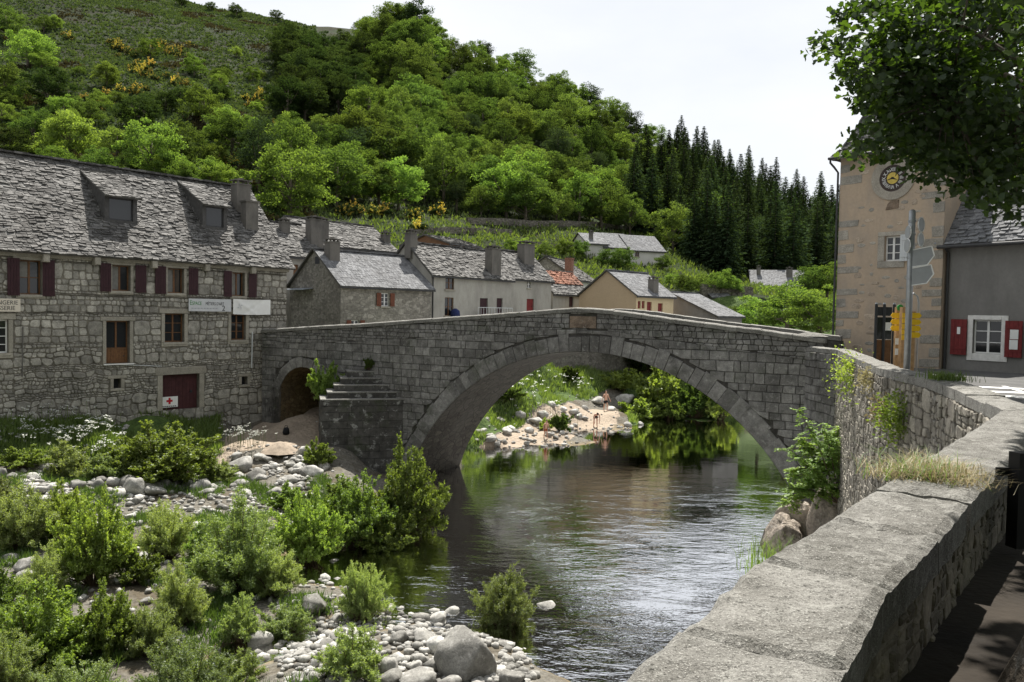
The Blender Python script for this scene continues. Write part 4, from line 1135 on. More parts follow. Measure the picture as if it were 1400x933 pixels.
# ------------------------------------------------------------------ big stone house on the left bank
eR = at(392, 365, 49.0); FD = Vector((.63, .77, 0)).normalized(); FN = Vector((.77, -.63, 0)).normalized()
FL = 24.0; zE = eR.z
fo = Vector((eR.x, eR.y, 0)) - FD * FL
ff = Fr(fo, FD, (0, 0, 1), FN)
house = thing('stone_house', 'large grey granite house with steep stone slate roof and plum shutters', 'house', fo + FD * FL / 2 + Vector((0, 0, 2)))
op = {}
for k, v in dict(w1=(26, 356, 57, 403), w2=(153, 363, 178, 398), w3=(229, 367, 251, 401), w4=(317, 373, 334, 405), d5=(145, 439, 177, 497), w6=(225, 429, 251.5, 468), w7=(315.6, 430, 335.7, 465), d8=(222, 512, 272, 560), v9=(330, 515, 338, 526), v10=(155, 518, 165, 531), w0=(-22, 437, 11, 483)).items(): op[k] = rect(ff, *v)
wall = MB(); panel(wall, ff, 0, FL, .5, zE - .05, list(op.values()), .3)
D_ = 9.0
for (a, b) in (((FL, 0), (FL, -D_)), ((FL, -D_), (0, -D_)), ((0, -D_), (0, 0))):
    wall.quad(ff.p(a[0], .5, a[1]), ff.p(b[0], .5, b[1]), ff.p(b[0], zE - .05, b[1]), ff.p(a[0], zE - .05, a[1]))
RW0, RZ0 = .42, zE - .12                      # eave line
ridge_p = at(345, 256, 51.6); RZ1 = ridge_p.z; RW1 = -4.6
for u in (0, FL): wall.poly([ff.p(u, zE - .05, 0), ff.p(u, zE - .05, -D_), ff.p(u, RZ1 - .3, RW1)])
wo_ = wall.build('wall', 'facade_mortar', house)
# dressed surrounds first, then stones around them
sur = []
def surround(o, t=.2, lint=.3, sill=.0, name='surround'):
    a, b, c, d = o; s = [(a - t, a, c, d), (b, b + t, c, d), (a - t - .12, b + t + .12, d, d + lint)]
    if sill: s.append((a - t, b + t, c - sill, c))
    for q in s:
        mb = MB(); mb.box(ff, q[0] + .008, q[1] - .008, q[2] + .008, q[3] - .008, -.02, .055 + random.random() * .015, .012); mb.build(name, 'dressed', house); sur.append(q)
for k in ('w1', 'w2', 'w3', 'w4'): surround(op[k], .16, .26, .2)
for k in ('w6', 'w7'): surround(op[k], .2, .28, .24)
surround(op['d5'], .18, .22, .08); surround(op['w0'], .2, .3, .25)
surround(op['v9'], .18, .18, .15); surround(op['v10'], .18, .18, .15)
surround(op['d8'], .30, .42)
opens = list(op.values()) + sur
rubble(house, ff, 9.0, FL, 6.9, zE - .35, (.5, .9), (.42, .95), 'facade', 21, depth=.045, joint=.028, warp=.04, opens=opens, limit=150, minv=.24)
rubble(house, ff, 9.0, FL, 1.0, 6.9, (.6, 1.1), (.45, 1.0), 'facade', 22, depth=.05, joint=.032, warp=.10, opens=opens, limit=150, minv=.26)
rubble(house, ff, 4.0, 9.0, 1.0, zE - .35, (.5, 1.0), (.4, .85), 'facade', 23, depth=.05, joint=.032, warp=.09, opens=opens, limit=1, minv=.24)
mb = MB(); mb.box(ff, 5, FL + .1, zE - .34, zE - .1, -.02, .13, .02); mb.build('cornice', 'dressed', house)
for px, py in ((130, 349), (208, 356), (280, 361), (343, 365), (60, 345)):
    u, v = fpx(ff, px, py); mb = MB(); mb.box(ff, u - .15, u + .15, zE - .55, zE - .15, 0, .36, .03); mb.build('corbel', 'dressed', house)
# windows
def owin(k, **kw):
    a, b, c, d = op[k]; return window(house, ff, a + .004, c + .004, b - a - .008, d - c - .008, **kw)
owin('w1', fmat='wood', cols=2, rows=2, lit='curtain', rec=.2)
for k in ('w2', 'w3', 'w4'): owin(k, fmat='wood', cols=2, rows=1, rec=.2, lit='curtain')
owin('w6', fmat='wood', cols=2, rows=3, rec=.2); owin('w7', fmat='wood', cols=2, rows=3, rec=.2)
owin('w0', fmat='white', cols=2, rows=4, rec=.12)
for k, gw in (('v9', 2), ('v10', 2)):
    a, b, c, d = op[k]; mb = MB(); mb.box(ff, a, b, c, d, -.3, -.28); vv = mb.build('vent_hole', 'ink', house)
    for i in range(1, gw + 1):
        mb = MB(); x = a + (b - a) * i / (gw + 1); mb.tube([ff.p(x, c, -.1), ff.p(x, d, -.1)], .012, 6); mb.build('bar', 'black', vv)
for k, rs in (('w1', ((9, 26), (57, 74))), ('w2', ((136, 151), (184, 199))), ('w3', ((211, 226), (257, 270))), ('w4', ((305, 316), (339, 350)))):
    a, b, c, d = op[k]
    for x0, x1 in rs:
        u0 = fpx(ff, x0, 380)[0]; u1 = fpx(ff, x1, 380)[0]; shutter(house, ff, u0, c - .06, u1 - u0, d - c + .12, 'shutter')
# french window with boarded foot and low rail
a, b, c, d = op['d5']
w_ = window(house, ff, a + .004, c + (d - c) * .34, b - a - .008, (d - c) * .66 - .006, fmat='wood', cols=2, rows=1, rec=.24, sill=False)
boarded_door(house, ff, a + .01, c + .01, b - a - .02, (d - c) * .34 - .015, 'wood', 8, .2, 'door_panel')
mb = MB(); mb.box(ff, a - .15, b + .2, c - .07, c - .01, -.1, .12); mb.build('threshold', 'white_wall', house)
# cellar door with first-aid board
a, b, c, d = op['d8']; boarded_door(house, ff, a + .01, c + .01, b - a - .02, d - c - .02, 'door_plum', 10, .22)
def board(name, label, cat, px, mat, w0=.14, w1=.165):
    q = rect(ff, *px); t = thing(name, label, cat, ff.p((q[0] + q[1]) / 2, q[2], w0)); mb = MB(); mb.box(ff, q[0], q[1], q[2], q[3], w0, w1); mb.build('board', mat, t); return t, q
t, q = board('first_aid_sign', 'white board with red cross leaning against the plum cellar door', 'sign', (222, 543, 245, 557.5), 'white', -.17, -.15)
cu, cv, s = (q[0] + q[1]) / 2, q[2] + (q[3] - q[2]) * .60, (q[3] - q[2])
mb = MB(); mb.box(ff, cu - s * .30, cu + s * .30, cv - s * .1, cv + s * .1, -.148, -.144); mb.build('cross_bar', 'red', t)
mb = MB(); mb.box(ff, cu - s * .10, cu + s * .10, cv - s * .30, cv + s * .30, -.1435, -.141); mb.build('cross_bar', 'red', t)
for i in range(7):
    mb = MB(); x = q[0] + .07 + i * (q[1] - q[0] - .14) / 7; mb.box(ff, x, x + .085, q[2] + .03, q[2] + .085, -.148, -.145); mb.build('caption_mark', 'ink', t)
t, q = board('shop_banner', 'pale grey banner lettered ESPACE METIERS D\'ART on the stone house', 'banner', (256, 409, 314, 426), 'banner_grey')
h_ = q[3] - q[2]; wq = q[1] - q[0]
text_part('E', h_ * .5, ff, q[0] + .05, q[2] + h_ * .50, .168, 'ink_green', t, sx=.8)
text_part('SPACE', h_ * .40, ff, q[0] + .05 + wq * .055, q[2] + h_ * .50, .168, 'ink_green', t, sx=.72)
text_part('MÉTIERS D\'ART', h_ * .36, ff, q[0] + wq * .385, q[2] + h_ * .50, .168, 'ink', t, sx=.66)
text_part('2', h_ * .62, ff, q[0] + wq * .77, q[2] + h_ * .06, .168, 'ink', t)
for i in range(9):
    mb = MB(); x = q[0] + .15 + i * wq * .07; mb.box(ff, x, x + wq * .05, q[2] + h_ * .2, q[2] + h_ * .27, .166, .169); mb.build('small_print', 'ink_grey', t)
# wrinkled white banner
q = rect(ff, 316.5, 409.5, 367.5, 430); t = thing('white_banner', 'wrinkled white banner hung beside the lettered banner on the stone house', 'banner', ff.p((q[0] + q[1]) / 2, q[2], .15))
vs, fs = [], []; nu, nv = 26, 12
for j in range(nv + 1):
    for i in range(nu + 1):
        s, v = i / nu, j / nv
        k = .03 * math.exp(-((s * 1.0 + v * .55 - .62) / .05) ** 2) - .03 * math.exp(-((s - v * .6 - .25) / .06) ** 2) + .012 * noise.noise((s * 5, v * 3, 1))
        vs.append(ff.p(q[0] + (q[1] - q[0]) * s, q[2] + (q[3] - q[2]) * v - .03 * math.sin(math.pi * s), .17 + k))
for j in range(nv):
    for i in range(nu): fs.append((j * (nu + 1) + i, j * (nu + 1) + i + 1, (j + 1) * (nu + 1) + i + 1, (j + 1) * (nu + 1) + i))
mb = MB(); mb.add(vs, fs); mb.build('cloth', 'white', t, True)
mb = MB(); e = ff.p(q[0] + (q[1] - q[0]) * .17, q[2] + (q[3] - q[2]) * .52, .215)
for k in range(4):
    an = k * math.pi / 2 + .3; mb.poly([e, e + ff.U * .22 * math.cos(an) + ff.V * .22 * math.sin(an), e + ff.U * .12 * math.cos(an + .7) + ff.V * .12 * math.sin(an + .7)])
mb.build('emblem', 'banner_grey', t)
q = rect(ff, -48, 408, 26, 426); t = thing('bakery_sign', 'cream board with dark bakery lettering at the left edge of the stone house', 'sign', ff.p((q[0] + q[1]) / 2, q[2], .15))
mb = MB(); mb.box(ff, q[0], q[1], q[2], q[3], .15, .18); mb.build('board', 'cream_sign', t)
h_ = q[3] - q[2]
text_part('BOULANGERIE', h_ * .46, ff, q[1] - .10, q[2] + h_ * .54, .183, 'ink', t, align='RIGHT', sx=.92)
text_part('PATISSERIE', h_ * .46, ff, q[1] - .22, q[2] + h_ * .12, .183, 'ink', t, align='RIGHT', sx=.92)
# pipes on the facade
mb = MB(); a = fpx(ff, 343.5, 454); b = fpx(ff, 342.5, 503); mb.tube([ff.p(a[0], a[1], .12), ff.p(b[0], b[1], .12)], .035, 8); mb.build('drainpipe', 'grey_white', house)
mb = MB(); a = fpx(ff, 30, 447); b = fpx(ff, 29, 515); mb.tube([ff.p(a[0], a[1], .12), ff.p(b[0], b[1], .12)], .03, 8); mb.build('drainpipe', 'chimney', house)
mb = MB(); a = fpx(ff, 150, 498); b = fpx(ff, 220, 501); mb.tube([ff.p(a[0], a[1], .1), ff.p(b[0], b[1], .1)], .018, 6); mb.build('cable', 'grey_white', house)
# roof
def roof_plane(fr, u0, u1, w0, z0, w1, z1):
    """roof slope over frame fr between eave (w0,z0) and ridge (w1,z1): returns slope frame and slope length"""
    O = fr.p(u0, z0, w0); V = fr.p(u0, z1, w1) - O; S = V.length
    n = fr.U.cross(V).normalized()
    if n.z < 0: n = -n
    return Fr(O, fr.U, V, n), S
RU0, RU1 = 2.0, FL + .35
rf, RS = roof_plane(ff, RU0, RU1, RW0, RZ0, RW1, RZ1)
rb, RSb = roof_plane(ff, RU0, RU1, -D_ - .4, RZ0, RW1, RZ1)
LR = RU1 - RU0
mb = MB(); mb.slab([rf.p(0, 0), rf.p(LR, 0), rf.p(LR, RS), rf.p(0, RS)], rf.N, -.10); mb.slab([rb.p(0, 0), rb.p(LR, 0), rb.p(LR, RSb), rb.p(0, RSb)], rb.N, -.10)
roof = mb.build('roof', 'lauze_under', house)
DORM = [((147, 266, 186, 304), (127, 236)), ((281, 279, 309, 313), (252, 249))]
dinfo = []
for (x0, y0, x1, y1), (tx, ty) in DORM:
    u0, v0 = fpx(rf, x0 - 4, y1); u1, v1 = fpx(rf, x1, y1 + 1)
    ut, vt = fpx(rf, tx, ty); dinfo.append((u0, u1, v0, vt))
def in_dorm(u, v): return any(a - .02 < u < b + .02 and c + .1 < v < d + .15 for a, b, c, d in dinfo)
mb = MB(); slates(mb, rf, lambda v: 0, lambda v: LR, RS, .15, (.18, .5), .042, 41, .05, skip=in_dorm)
tag(mb.build('roof_slates', 'lauze', roof), kind='stuff')
mb = MB(); slates(mb, rb, lambda v: 0, lambda v: LR, RSb, .5, (.5, .9), .04, 42, .04); tag(mb.build('roof_slates', 'lauze', roof), kind='stuff')
ridge_row(roof, rf.p(0, RS, .05), rf.p(LR, RS, .05), 'lauze', 43)
for k, (a, b, c, d) in enumerate(dinfo):
    f0 = rf.p(a, c); hF = 1.45
    dfr = Fr(f0, FD, (0, 0, 1), FN)
    W_ = b - a; back = rf.p(a, d); bw = (back - f0).dot(FN); bz = back.z - f0.z
    dm = MB()
    fo_ = [(.22, W_ - .22, .18, hF - .12)]
    panel(dm, dfr, 0, W_, -.1, hF, fo_, .12)
    for u in (0, W_): dm.poly([dfr.p(u, -.1, 0), dfr.p(u, hF, 0), dfr.p(u, bz, bw)])
    do = dm.build('dormer', 'dormer', house)
    window(do, dfr, .22, .18, W_ - .44, hF - .30, fmat='gutter', cols=1, rows=1, rec=.08, sill=False)
    sl, S2 = Fr(dfr.p(-.12, hF - .05, .3), FD, dfr.p(0, bz + .04, bw) - dfr.p(0, hF - .05, .3), None), (dfr.p(0, bz, bw) - dfr.p(0, hF - .05, .3)).length
    if sl.N.z < 0: sl.N = -sl.N
    mb = MB(); mb.slab([sl.p(0, 0), sl.p(W_ + .24, 0), sl.p(W_ + .24, S2), sl.p(0, S2)], sl.N, -.08); ro = mb.build('dormer_roof', 'lauze_under', do)
    # slates of a dormer roof are a third level: joined with its roof part
    mb = MB(); slates(mb, sl, lambda v: 0, lambda v: W_ + .24, S2, .16, (.2, .42), .035, 60 + k, .03); tag(mb.build('dormer_slates', 'lauze', do), kind='stuff')
    # slate-hung cheeks
    for u, sgn in ((-.02, -1), (W_ + .02, 1)):
        mb = MB(); cf = Fr(dfr.p(u, 0, 0), -FN, (0, 0, 1), FD * sgn)
        slates(mb, cf, lambda v: max(0, v / max(.01, bz) * -bw * 1.0), lambda v: -bw * 1.0 * (1 if v < hF else .0) if v < hF * .98 else max(0, -bw), min(bz, hF + (bz - hF) * .9), .15, (.2, .4), .02, 70 + k, .02)
        tag(mb.build('dormer_slates', 'lauze', do), kind='stuff')
rzF = math.atan2(FD.y, FD.x)
for (px, py, w, d, top_py) in ((329, 284, .95, .7, 246), (341, 309, .85, .6, 277)):
    u, v = fpx(rf, px, py); c = rf.p(u, v); zt = at(px, top_py, c.y).z
    o, tp, rz, w_, d__ = chimney(roof, c, w, d, c.z - .8, zt - (.35 if top_py < 260 else 0), rzF)
    mbt = chimney_top(o, tp, rz, w_, d__) if top_py < 260 else MB()
    if not mbt.v: mbt.wbox((c.x, c.y, zt), w + .14, d + .14, .09, rzF)
    tag(mbt.build('chimney_cap', 'chimney', house))

# ------------------------------------------------------------------ generic village house
def gable_house(name, label, A, d, L_, D, z0, zr, wm, gm, style, wins=(), gwins=(), rp=.5, over=.22, chim=(), group=None, cat='house', ridge=True, extra=None):
    d = Vector((d[0], d[1], 0)).normalized(); p = Vector((-d.y, d.x, 0))
    if p.dot(Vector((A.x, A.y, 0))) < 0: p = -p
    ze = A.z; base = Vector((A.x, A.y, z0))
    t = thing(name, label, cat, base + d * L_ / 2 + p * D / 2, group)
    ffr = Fr((A.x, A.y, 0), d, (0, 0, 1), -p); gfr = Fr((A.x, A.y, 0), p, (0, 0, 1), -d)
    ow = [rect(ffr, *w[:4]) for w in wins]; og = [rect(gfr, *w[:4]) for w in gwins]
    mb = MB(); panel(mb, ffr, 0, L_, z0, ze, ow, .2); mb.build('wall', wm, t)
    mb = MB(); panel(mb, gfr, 0, D, z0, ze, [o for o in og if o[3] < ze], .2); mb.poly([gfr.p(0, ze), gfr.p(D, ze), gfr.p(D * rp, zr)]); mb.build('wall', gm, t)
    g2 = Fr(ffr.p(L_, 0, 0), p, (0, 0, 1), d); mb = MB(); panel(mb, g2, 0, D, z0, ze, (), 0); mb.poly([g2.p(0, ze), g2.p(D, ze), g2.p(D * rp, zr)]); mb.build('wall', gm, t)
    mb = MB(); b = Fr(ffr.p(0, 0, -D), d, (0, 0, 1), p); panel(mb, b, 0, L_, z0, ze, (), 0); mb.build('wall', wm, t)
    for frx, oo, ww in ((ffr, ow, wins), (gfr, og, gwins)):
        for o, w in zip(oo, ww):
            a, bb, c, e = o; kind = w[4]
            if kind == 'door': boarded_door(t, frx, a + .01, c, bb - a - .02, e - c, w[5], 4, .12)
            elif kind == 'hole':
                mb = MB(); mb.box(frx, a, bb, c, e, -.19, -.17) if e < ze else mb.box(frx, a, bb, c, e, .004, .02); mb.build('opening', 'ink', t)
            else:
                window(t, frx, a + .003, c + .003, bb - a - .006, e - c - .006, fmat=w[5], cols=2, rows=kind, rec=.1, sill=True, lit=None)
                if len(w) > 6:
                    sw = (bb - a) * .55
                    shutter(t, frx, a - sw - .05, c, sw, e - c, w[6], 3); shutter(t, frx, bb + .05, c, sw, e - c, w[6], 3)
    sl = (zr - ze) / (D * rp); sl2 = (zr - ze) / (D * (1 - rp))
    s1, S1 = roof_plane(ffr, -over, L_ + over, over, ze - over * sl, -D * rp, zr)
    s2, S2 = roof_plane(ffr, -over, L_ + over, -D - over, ze - over * sl2, -D * rp, zr)
    W_ = L_ + 2 * over
    mb = MB()
    for s, S in ((s1, S1), (s2, S2)): mb.slab([s.p(0, 0, .02), s.p(W_, 0, .02), s.p(W_, S, .02), s.p(0, S, .02)], s.N, .12)
    for v in range(len(mb.v)): pass
    roof = mb.build('roof', 'lauze_under', t)
    s1.O += s1.N * .14; s2.O += s2.N * .14
    spec = dict(lauze=(.24, (.26, .6), .045, 'lauze', .04), slate=(.26, (.2, .34), .014, 'slate', .008), tile=(.36, (.2, .24), .07, 'tile', .015))
    for k, (s, S) in enumerate(((s1, S1), (s2, S2))):
        st = style if isinstance(style, str) else style[0]; q = spec[st]
        mb = MB(); slates(mb, s, lambda v: 0, lambda v: W_, S, q[0] * (1 if k == 0 else 2), q[1], q[2], len(name) * 7 + k + int(A.x * 3), q[4])
        tag(mb.build('roof_slates', q[3], roof), kind='stuff')
    if ridge: ridge_row(roof, s1.p(0, S1, .02), s1.p(W_, S1, .02), spec[style if isinstance(style, str) else style[0]][3], 5)
    gt = MB(); gt.tube([s1.p(0, -.03, -.12), s1.p(W_, -.03, -.12)], .06, 6); gt.build('gutter', 'gutter', t)
    rz = math.atan2(d.y, d.x)
    for (px, py, toppy, w, dd, mt) in chim:
        u, v = fpx(s1, px, py); c = s1.p(u, v); zt = at(px, toppy, c.y).z
        o, tp, _, _, _ = chimney(roof, c, w, dd, c.z - 1.2, zt - .3, rz, mt)
        if mt != 'brick': chimney_top(o, tp, rz, w, dd).build('chimney_cap', mt, t)
        else:
            mb = MB(); mb.wbox((c.x, c.y, zt - .3), w + .1, dd + .1, .12, rz); mb.build('chimney_cap', mt, t)
    return t, ffr, gfr, s1, S1
VZ = 6.2
A1 = at(466, 390, 58.0)
h1 = gable_house('stone_cottage', 'rubble stone cottage with grey roof and brown shutters right behind the bridge', A1, (.69, .72), 8.6, 7.0, VZ, at(435, 342, 60.4).z, 'rubble', 'rubble_dark', 'slate',
    wins=[(521, 401, 532, 419, 3, 'white', 'shutter_brown'), (480, 438, 491, 452, 2, 'white', 'shutter_brown')], gwins=[(412, 397, 424, 424, 'door', 'ink'), (412, 433, 420, 446, 'hole'), (431, 351, 437, 361, 'hole')],
    chim=[(454, 352, 327, .9, .75, 'chimney')])
t, ffr, gfr = h1[:3]
q = rect(gfr, 402, 390, 428, 395); mb = MB(); mb.slab([gfr.p(q[0], q[2], 0), gfr.p(q[1], q[2], 0), gfr.p(q[1], q[2] - .12, .8), gfr.p(q[0], q[2] - .12, .8)], (0, 0, 1), .06); mb.build('awning', 'zinc', t)
A2 = at(590, 375, 64.6)
h2 = gable_house('plastered_house', 'grey plastered row house with pale stone slate roof behind the bridge', A2, (.62, .78), 10.4, 5.8, VZ, at(556, 332, 66.2).z, 'plaster_grey', 'plaster_grey', 'lauze',
    wins=[(609, 378, 621, 396, 2, 'wood'), (608, 407, 620, 432, 2, 'wood'), (656, 408, 667, 432, 'door', 'shutter'), (679, 408, 687, 430, 'door', 'shutter')], chim=[(562, 334, 315, .8, .7, 'chimney'), (674, 372, 337, 1.3, .8, 'chimney')])
t, ffr = h2[:2]
q = rect(ffr, 643, 421, 690, 430)
for i in range(14):
    mb = MB(); u = q[0] + (q[1] - q[0]) * i / 13; mb.tube([ffr.p(u, q[2] - .3, .9), ffr.p(u, q[3], .9)], .02, 5); mb.build('railing_bar', 'grey_white', t)
mb = MB(); mb.tube([ffr.p(q[0], q[3], .9), ffr.p(q[1], q[3], .9)], .03, 6); mb.build('handrail', 'grey_white', t)
mb = MB(); mb.box(ffr, q[0], q[1], q[2] - .5, q[2] - .3, 0, .95); mb.build('balcony_slab', 'plaster_dark', t)
mb = MB(); mb.tube([ffr.p(.12, VZ, .08), ffr.p(.12, ffr.O.z + A2.z - .2, .08)], .05, 8); mb.build('downpipe', 'gutter', t)
u_, v_ = fpx(ffr, 618, 427); bag = MB()
bag.tube([ffr.p(u_, v_ - .55, .35), ffr.p(u_, v_ - .3, .38), ffr.p(u_, v_ + .1, .36), ffr.p(u_, v_ + .3, .34)], [.18, .42, .38, .12], 10)
tag(bag.build('blue_cloth_bundle', 'cloth_blue', None, True), 'blue cloth hung out at the door of the plastered row house', 'cloth')
A3 = at(698, 380, 73.0)
gable_house('tall_plastered_house', 'grey plastered house with red door and wide chimney next in the row', A3, (.62, .78), 6.4, 5.8, VZ, at(667, 341, 74.8).z, 'plaster_grey', 'plaster_grey', 'lauze',
    wins=[(721, 384, 726, 394, 2, 'white'), (720, 409, 730, 428, 'door', 'shutter_red')], chim=[(719, 357, 331, 1.6, .9, 'chimney')])
A4 = at(756, 401, 79.0)
h4 = gable_house('low_tiled_house', 'low grey house with part red tile roof beside the tall plastered house', A4, (.62, .78), 6.4, 5.0, VZ, at(745, 370, 81).z, 'plaster_grey', 'plaster_grey', 'lauze', wins=[(778, 406, 784, 420, 'door', 'shutter')])
t, ffr, gfr, s1, S1 = h4
mb = MB(); s1b = Fr(s1.O + s1.N * .07, s1.U, s1.V, s1.N); slates(mb, s1b, lambda v: 0, lambda v: 6.8, S1, .36, (.2, .24), .07, 7, .015, v0=S1 * .42); tag(mb.build('roof_tiles', 'tile', t), kind='stuff')
A5 = at(790, 383, 93.0)
gable_house('slate_roofed_barn', 'stone barn with mottled stone slate roof and brick chimney behind the low tiled house', A5, (.35, .94), 9.0, 8.0, VZ, at(800, 355, 97).z, 'plaster_white', 'rubble', 'lauze', chim=[(778, 376, 351, .9, .8, 'brick')])
A6 = at(870, 404, 75.0)
gable_house('beige_house', 'beige gabled house with grey slate roof and dark red shutters', A6, (.7, .7), 6.2, 7.0, VZ, at(831, 371, 77.5).z, 'plaster_cream', 'plaster_beige', 'slate',
    wins=[(872, 412, 876, 422, 'door', 'shutter_red'), (877.5, 412, 881.5, 422, 'door', 'shutter_red'), (884.5, 413, 891, 429, 'door', 'shutter_red'), (899.5, 415, 906, 431, 'door', 'shutter_red')], chim=[(893, 398, 379, .8, .7, 'chimney')])
A7 = at(980, 433, 78.0)
gable_house('dark_shed', 'dark walled shed with long grey slate roof right of the beige house', A7, (.75, .66), 4.4, 9.5, VZ - .6, at(918, 401, 82).z, 'plaster_dark', 'plaster_dark', 'slate', rp=.6)
# small white-grey lean-to roof between tiled and beige house
A7b = at(832, 424, 84)
gable_house('mottled_outhouse', 'outhouse with pale mottled stone slate roof between the low house and the beige gable', A7b, (.5, .86), 5, 5, VZ, at(812, 399, 86).z, 'plaster_grey', 'plaster_grey', 'lauze')
AA = at(440, 353, 66.0)
gable_house('back_house', 'plastered house with stone slate roof rising behind the stone cottage', AA - Vector((.72, .69, 0)) * 0 - Vector((.69, .72, 0)) * 8, (.69, .72), 8.0, 7.5, VZ, at(400, 309, 69).z, 'plaster_grey', 'plaster_grey', 'lauze', wins=[(401, 362, 408, 382, 'door', 'wood')], chim=[(389, 316, 300, .7, .6, 'chimney'), (430, 330, 297, 1.2, .9, 'chimney'), (440, 318, 299, .9, .8, 'chimney')])
AB = at(540, 345, 74.0)
gable_house('ridge_house', 'long pale stone slate roof with toothed ridge behind the cottage roof', AB - Vector((.66, .75, 0)) * 9, (.66, .75), 9.2, 8.0, VZ, at(480, 311, 77).z, 'plaster_grey', 'plaster_grey', 'lauze', chim=[(527, 330, 318, .7, .6, 'chimney')])
AC_ = at(655, 339, 82.0)
gable_house('timber_gabled_house', 'small stone slate roof with timber gable peeping above the row roofs', AC_ - Vector((.55, .83, 0)) * 5, (.55, .83), 5.0, 6.0, VZ, at(640, 329, 84).z, 'wood', 'wood', 'lauze', ridge=False)
# houses up the slope
A8 = at(862, 342, 122.0)
h8 = gable_house('hill_house', 'white ivy-grown house with pale metal roofs on the wooded slope', A8, (.93, .36), 6.0, 7.0, at(880, 372, 122).z, at(870, 322, 125).z, 'plaster_white', 'plaster_white', 'slate', wins=[(868, 345, 874, 351, 2, 'wood'), (885, 362, 895, 371, 'door', 'white')], ridge=False)
A8b = at(826, 338, 121.0)
gable_house('hill_house_wing', 'left wing of the white hill house with pale roof and ivy', A8b, (.93, .36), 5.0, 7.0, at(850, 370, 121).z, at(832, 319, 124).z, 'plaster_white', 'plaster_white', 'slate', wins=[(851, 344, 858, 350, 'hole')], ridge=False)
A8c = at(803, 333, 120.0)
gable_house('hill_annex', 'low annex with pale grey roof at the left end of the hill house', A8c, (.93, .36), 3.4, 6.0, at(805, 358, 120).z, at(808, 320, 123).z, 'plaster_white', 'plaster_white', 'slate', ridge=False, chim=[(808, 326, 316, .5, .5, 'chimney')])
A9 = at(1028, 391, 125.0)
gable_house('far_grey_house', 'far house with broad grey roof half hidden by trees below the conifers', A9, (.97, -.2), 8.0, 8.0, at(1040, 402, 125).z, at(1040, 370, 128).z, 'plaster_white', 'plaster_white', 'slate', ridge=False, chim=[(1037, 375, 364, .6, .5, 'chimney'), (1079, 378, 366, .9, .6, 'chimney')])
A10 = at(974, 407, 104.0)
gable_house('garden_hut', 'small hut with white roof on a stone terrace', A10, (.95, .25), 2.6, 3.0, at(980, 416, 104).z, at(980, 400, 105).z, 'plaster_dark', 'plaster_dark', 'slate', cat='hut', ridge=False)

# retaining wall of the far bank street and terrace walls
def low_wall(name, label, pts, th, mat='terrace', sub=.8):
    t = MB()
    for (a, za0, za1), (b, zb0, zb1) in zip(pts, pts[1:]):
        n = Vector((-(b - a).y, (b - a).x, 0)).normalized() * th
        k = max(2, int((b - a).length / sub))
        for i in range(k):
            f, g_ = i / k, (i + 1) / k
            p, q = a.lerp(b, f), a.lerp(b, g_); z0, z1 = za0 + (zb0 - za0) * f, za0 + (zb0 - za0) * g_; y0, y1 = za1 + (zb1 - za1) * f, za1 + (zb1 - za1) * g_
            y0 += .12 * noise.noise((p.x, p.y, 1)); y1 += .12 * noise.noise((q.x, q.y, 1))
            P8 = [Vector((v.x, v.y, z)) for v, z in ((p, z0), (q, z1), (q + n, z1), (p + n, z0), (p, y0), (q, y1), (q + n, y1), (p + n, y0))]
            t.add(P8, [(0, 1, 5, 4), (4, 5, 6, 7), (2, 3, 7, 6), (0, 4, 7, 3), (1, 2, 6, 5)])
    o = t.build(name, mat); tag(o, label, 'wall', None); return o
w0, w1_, w2_, w3_ = at(600, 505, 61), at(700, 500, 70), at(790, 500, 77.5), at(880, 500, 82)
low_wall('retaining_wall', 'grey street retaining wall on the far bank seen through the arch', [(Vector((p.x, p.y, 0)), 2.0, 6.5) for p in (w0, w1_, w2_, w3_, at(1010, 500, 88))], .5, 'rubble_dark')
for k, (pa, pb, hh, lb) in enumerate((((560, 322), (700, 320), 1.3, 'dry stone terrace wall above the row house roofs'), ((640, 306), (860, 312), 1.4, 'upper dry stone terrace wall in the meadow under the wood'), ((700, 338), (800, 342), 1.1, 'lower dry stone terrace wall left of the hill house'), ((960, 416), (1030, 420), 1.8, 'stone terrace wall below the garden hut'))):
    pts = []
    for f in np.linspace(0, 1, 6):
        p = hill_at_pixel(pa[0] + (pb[0] - pa[0]) * f, pa[1] + (pb[1] - pa[1]) * f); pts.append((Vector((p.x, p.y, 0)), p.z - 1.0, p.z + hh * .75))
    low_wall('terrace_wall', lb, pts, .6)

# ------------------------------------------------------------------ clock tower
TL, TR = at(1147, 300, 37.0).xy.to_3d(), at(1291, 300, 33.5).xy.to_3d()
TU = (TR - TL).normalized(); TW = (TR - TL).length; TNn = Vector((TU.y, -TU.x, 0))
if TNn.y > 0: TNn = -TNn
tf = Fr(TL, TU, (0, 0, 1), TNn); TZ = at(1150, 214, 37).z; TB = 6.4
tower = thing('clock_tower', 'ochre rendered clock tower with granite quoins and flared slate roof', 'tower', tf.p(TW / 2, TB, -2.4))
tw = rect(tf, 1209.5, 323, 1231, 357)
mb = MB(); panel(mb, tf, 0, TW, TB, TZ, [tw], .22); TD = 4.8
for a, b in (((0, 0), (0, -TD)), ((0, -TD), (TW, -TD)), ((TW, -TD), (TW, 0))): mb.quad(tf.p(a[0], TB, a[1]), tf.p(b[0], TB, b[1]), tf.p(b[0], TZ, b[1]), tf.p(a[0], TZ, a[1]))
mb.build('wall', 'tower', tower)
r = random.Random(9)
occupied = []
def tstone(poly, mat='tower_stone', nm='stone', d=.018):
    mb = MB(); stone_geo(mb, tf, poly, d, .0, .012, r); mb.build(nm, mat, tower)
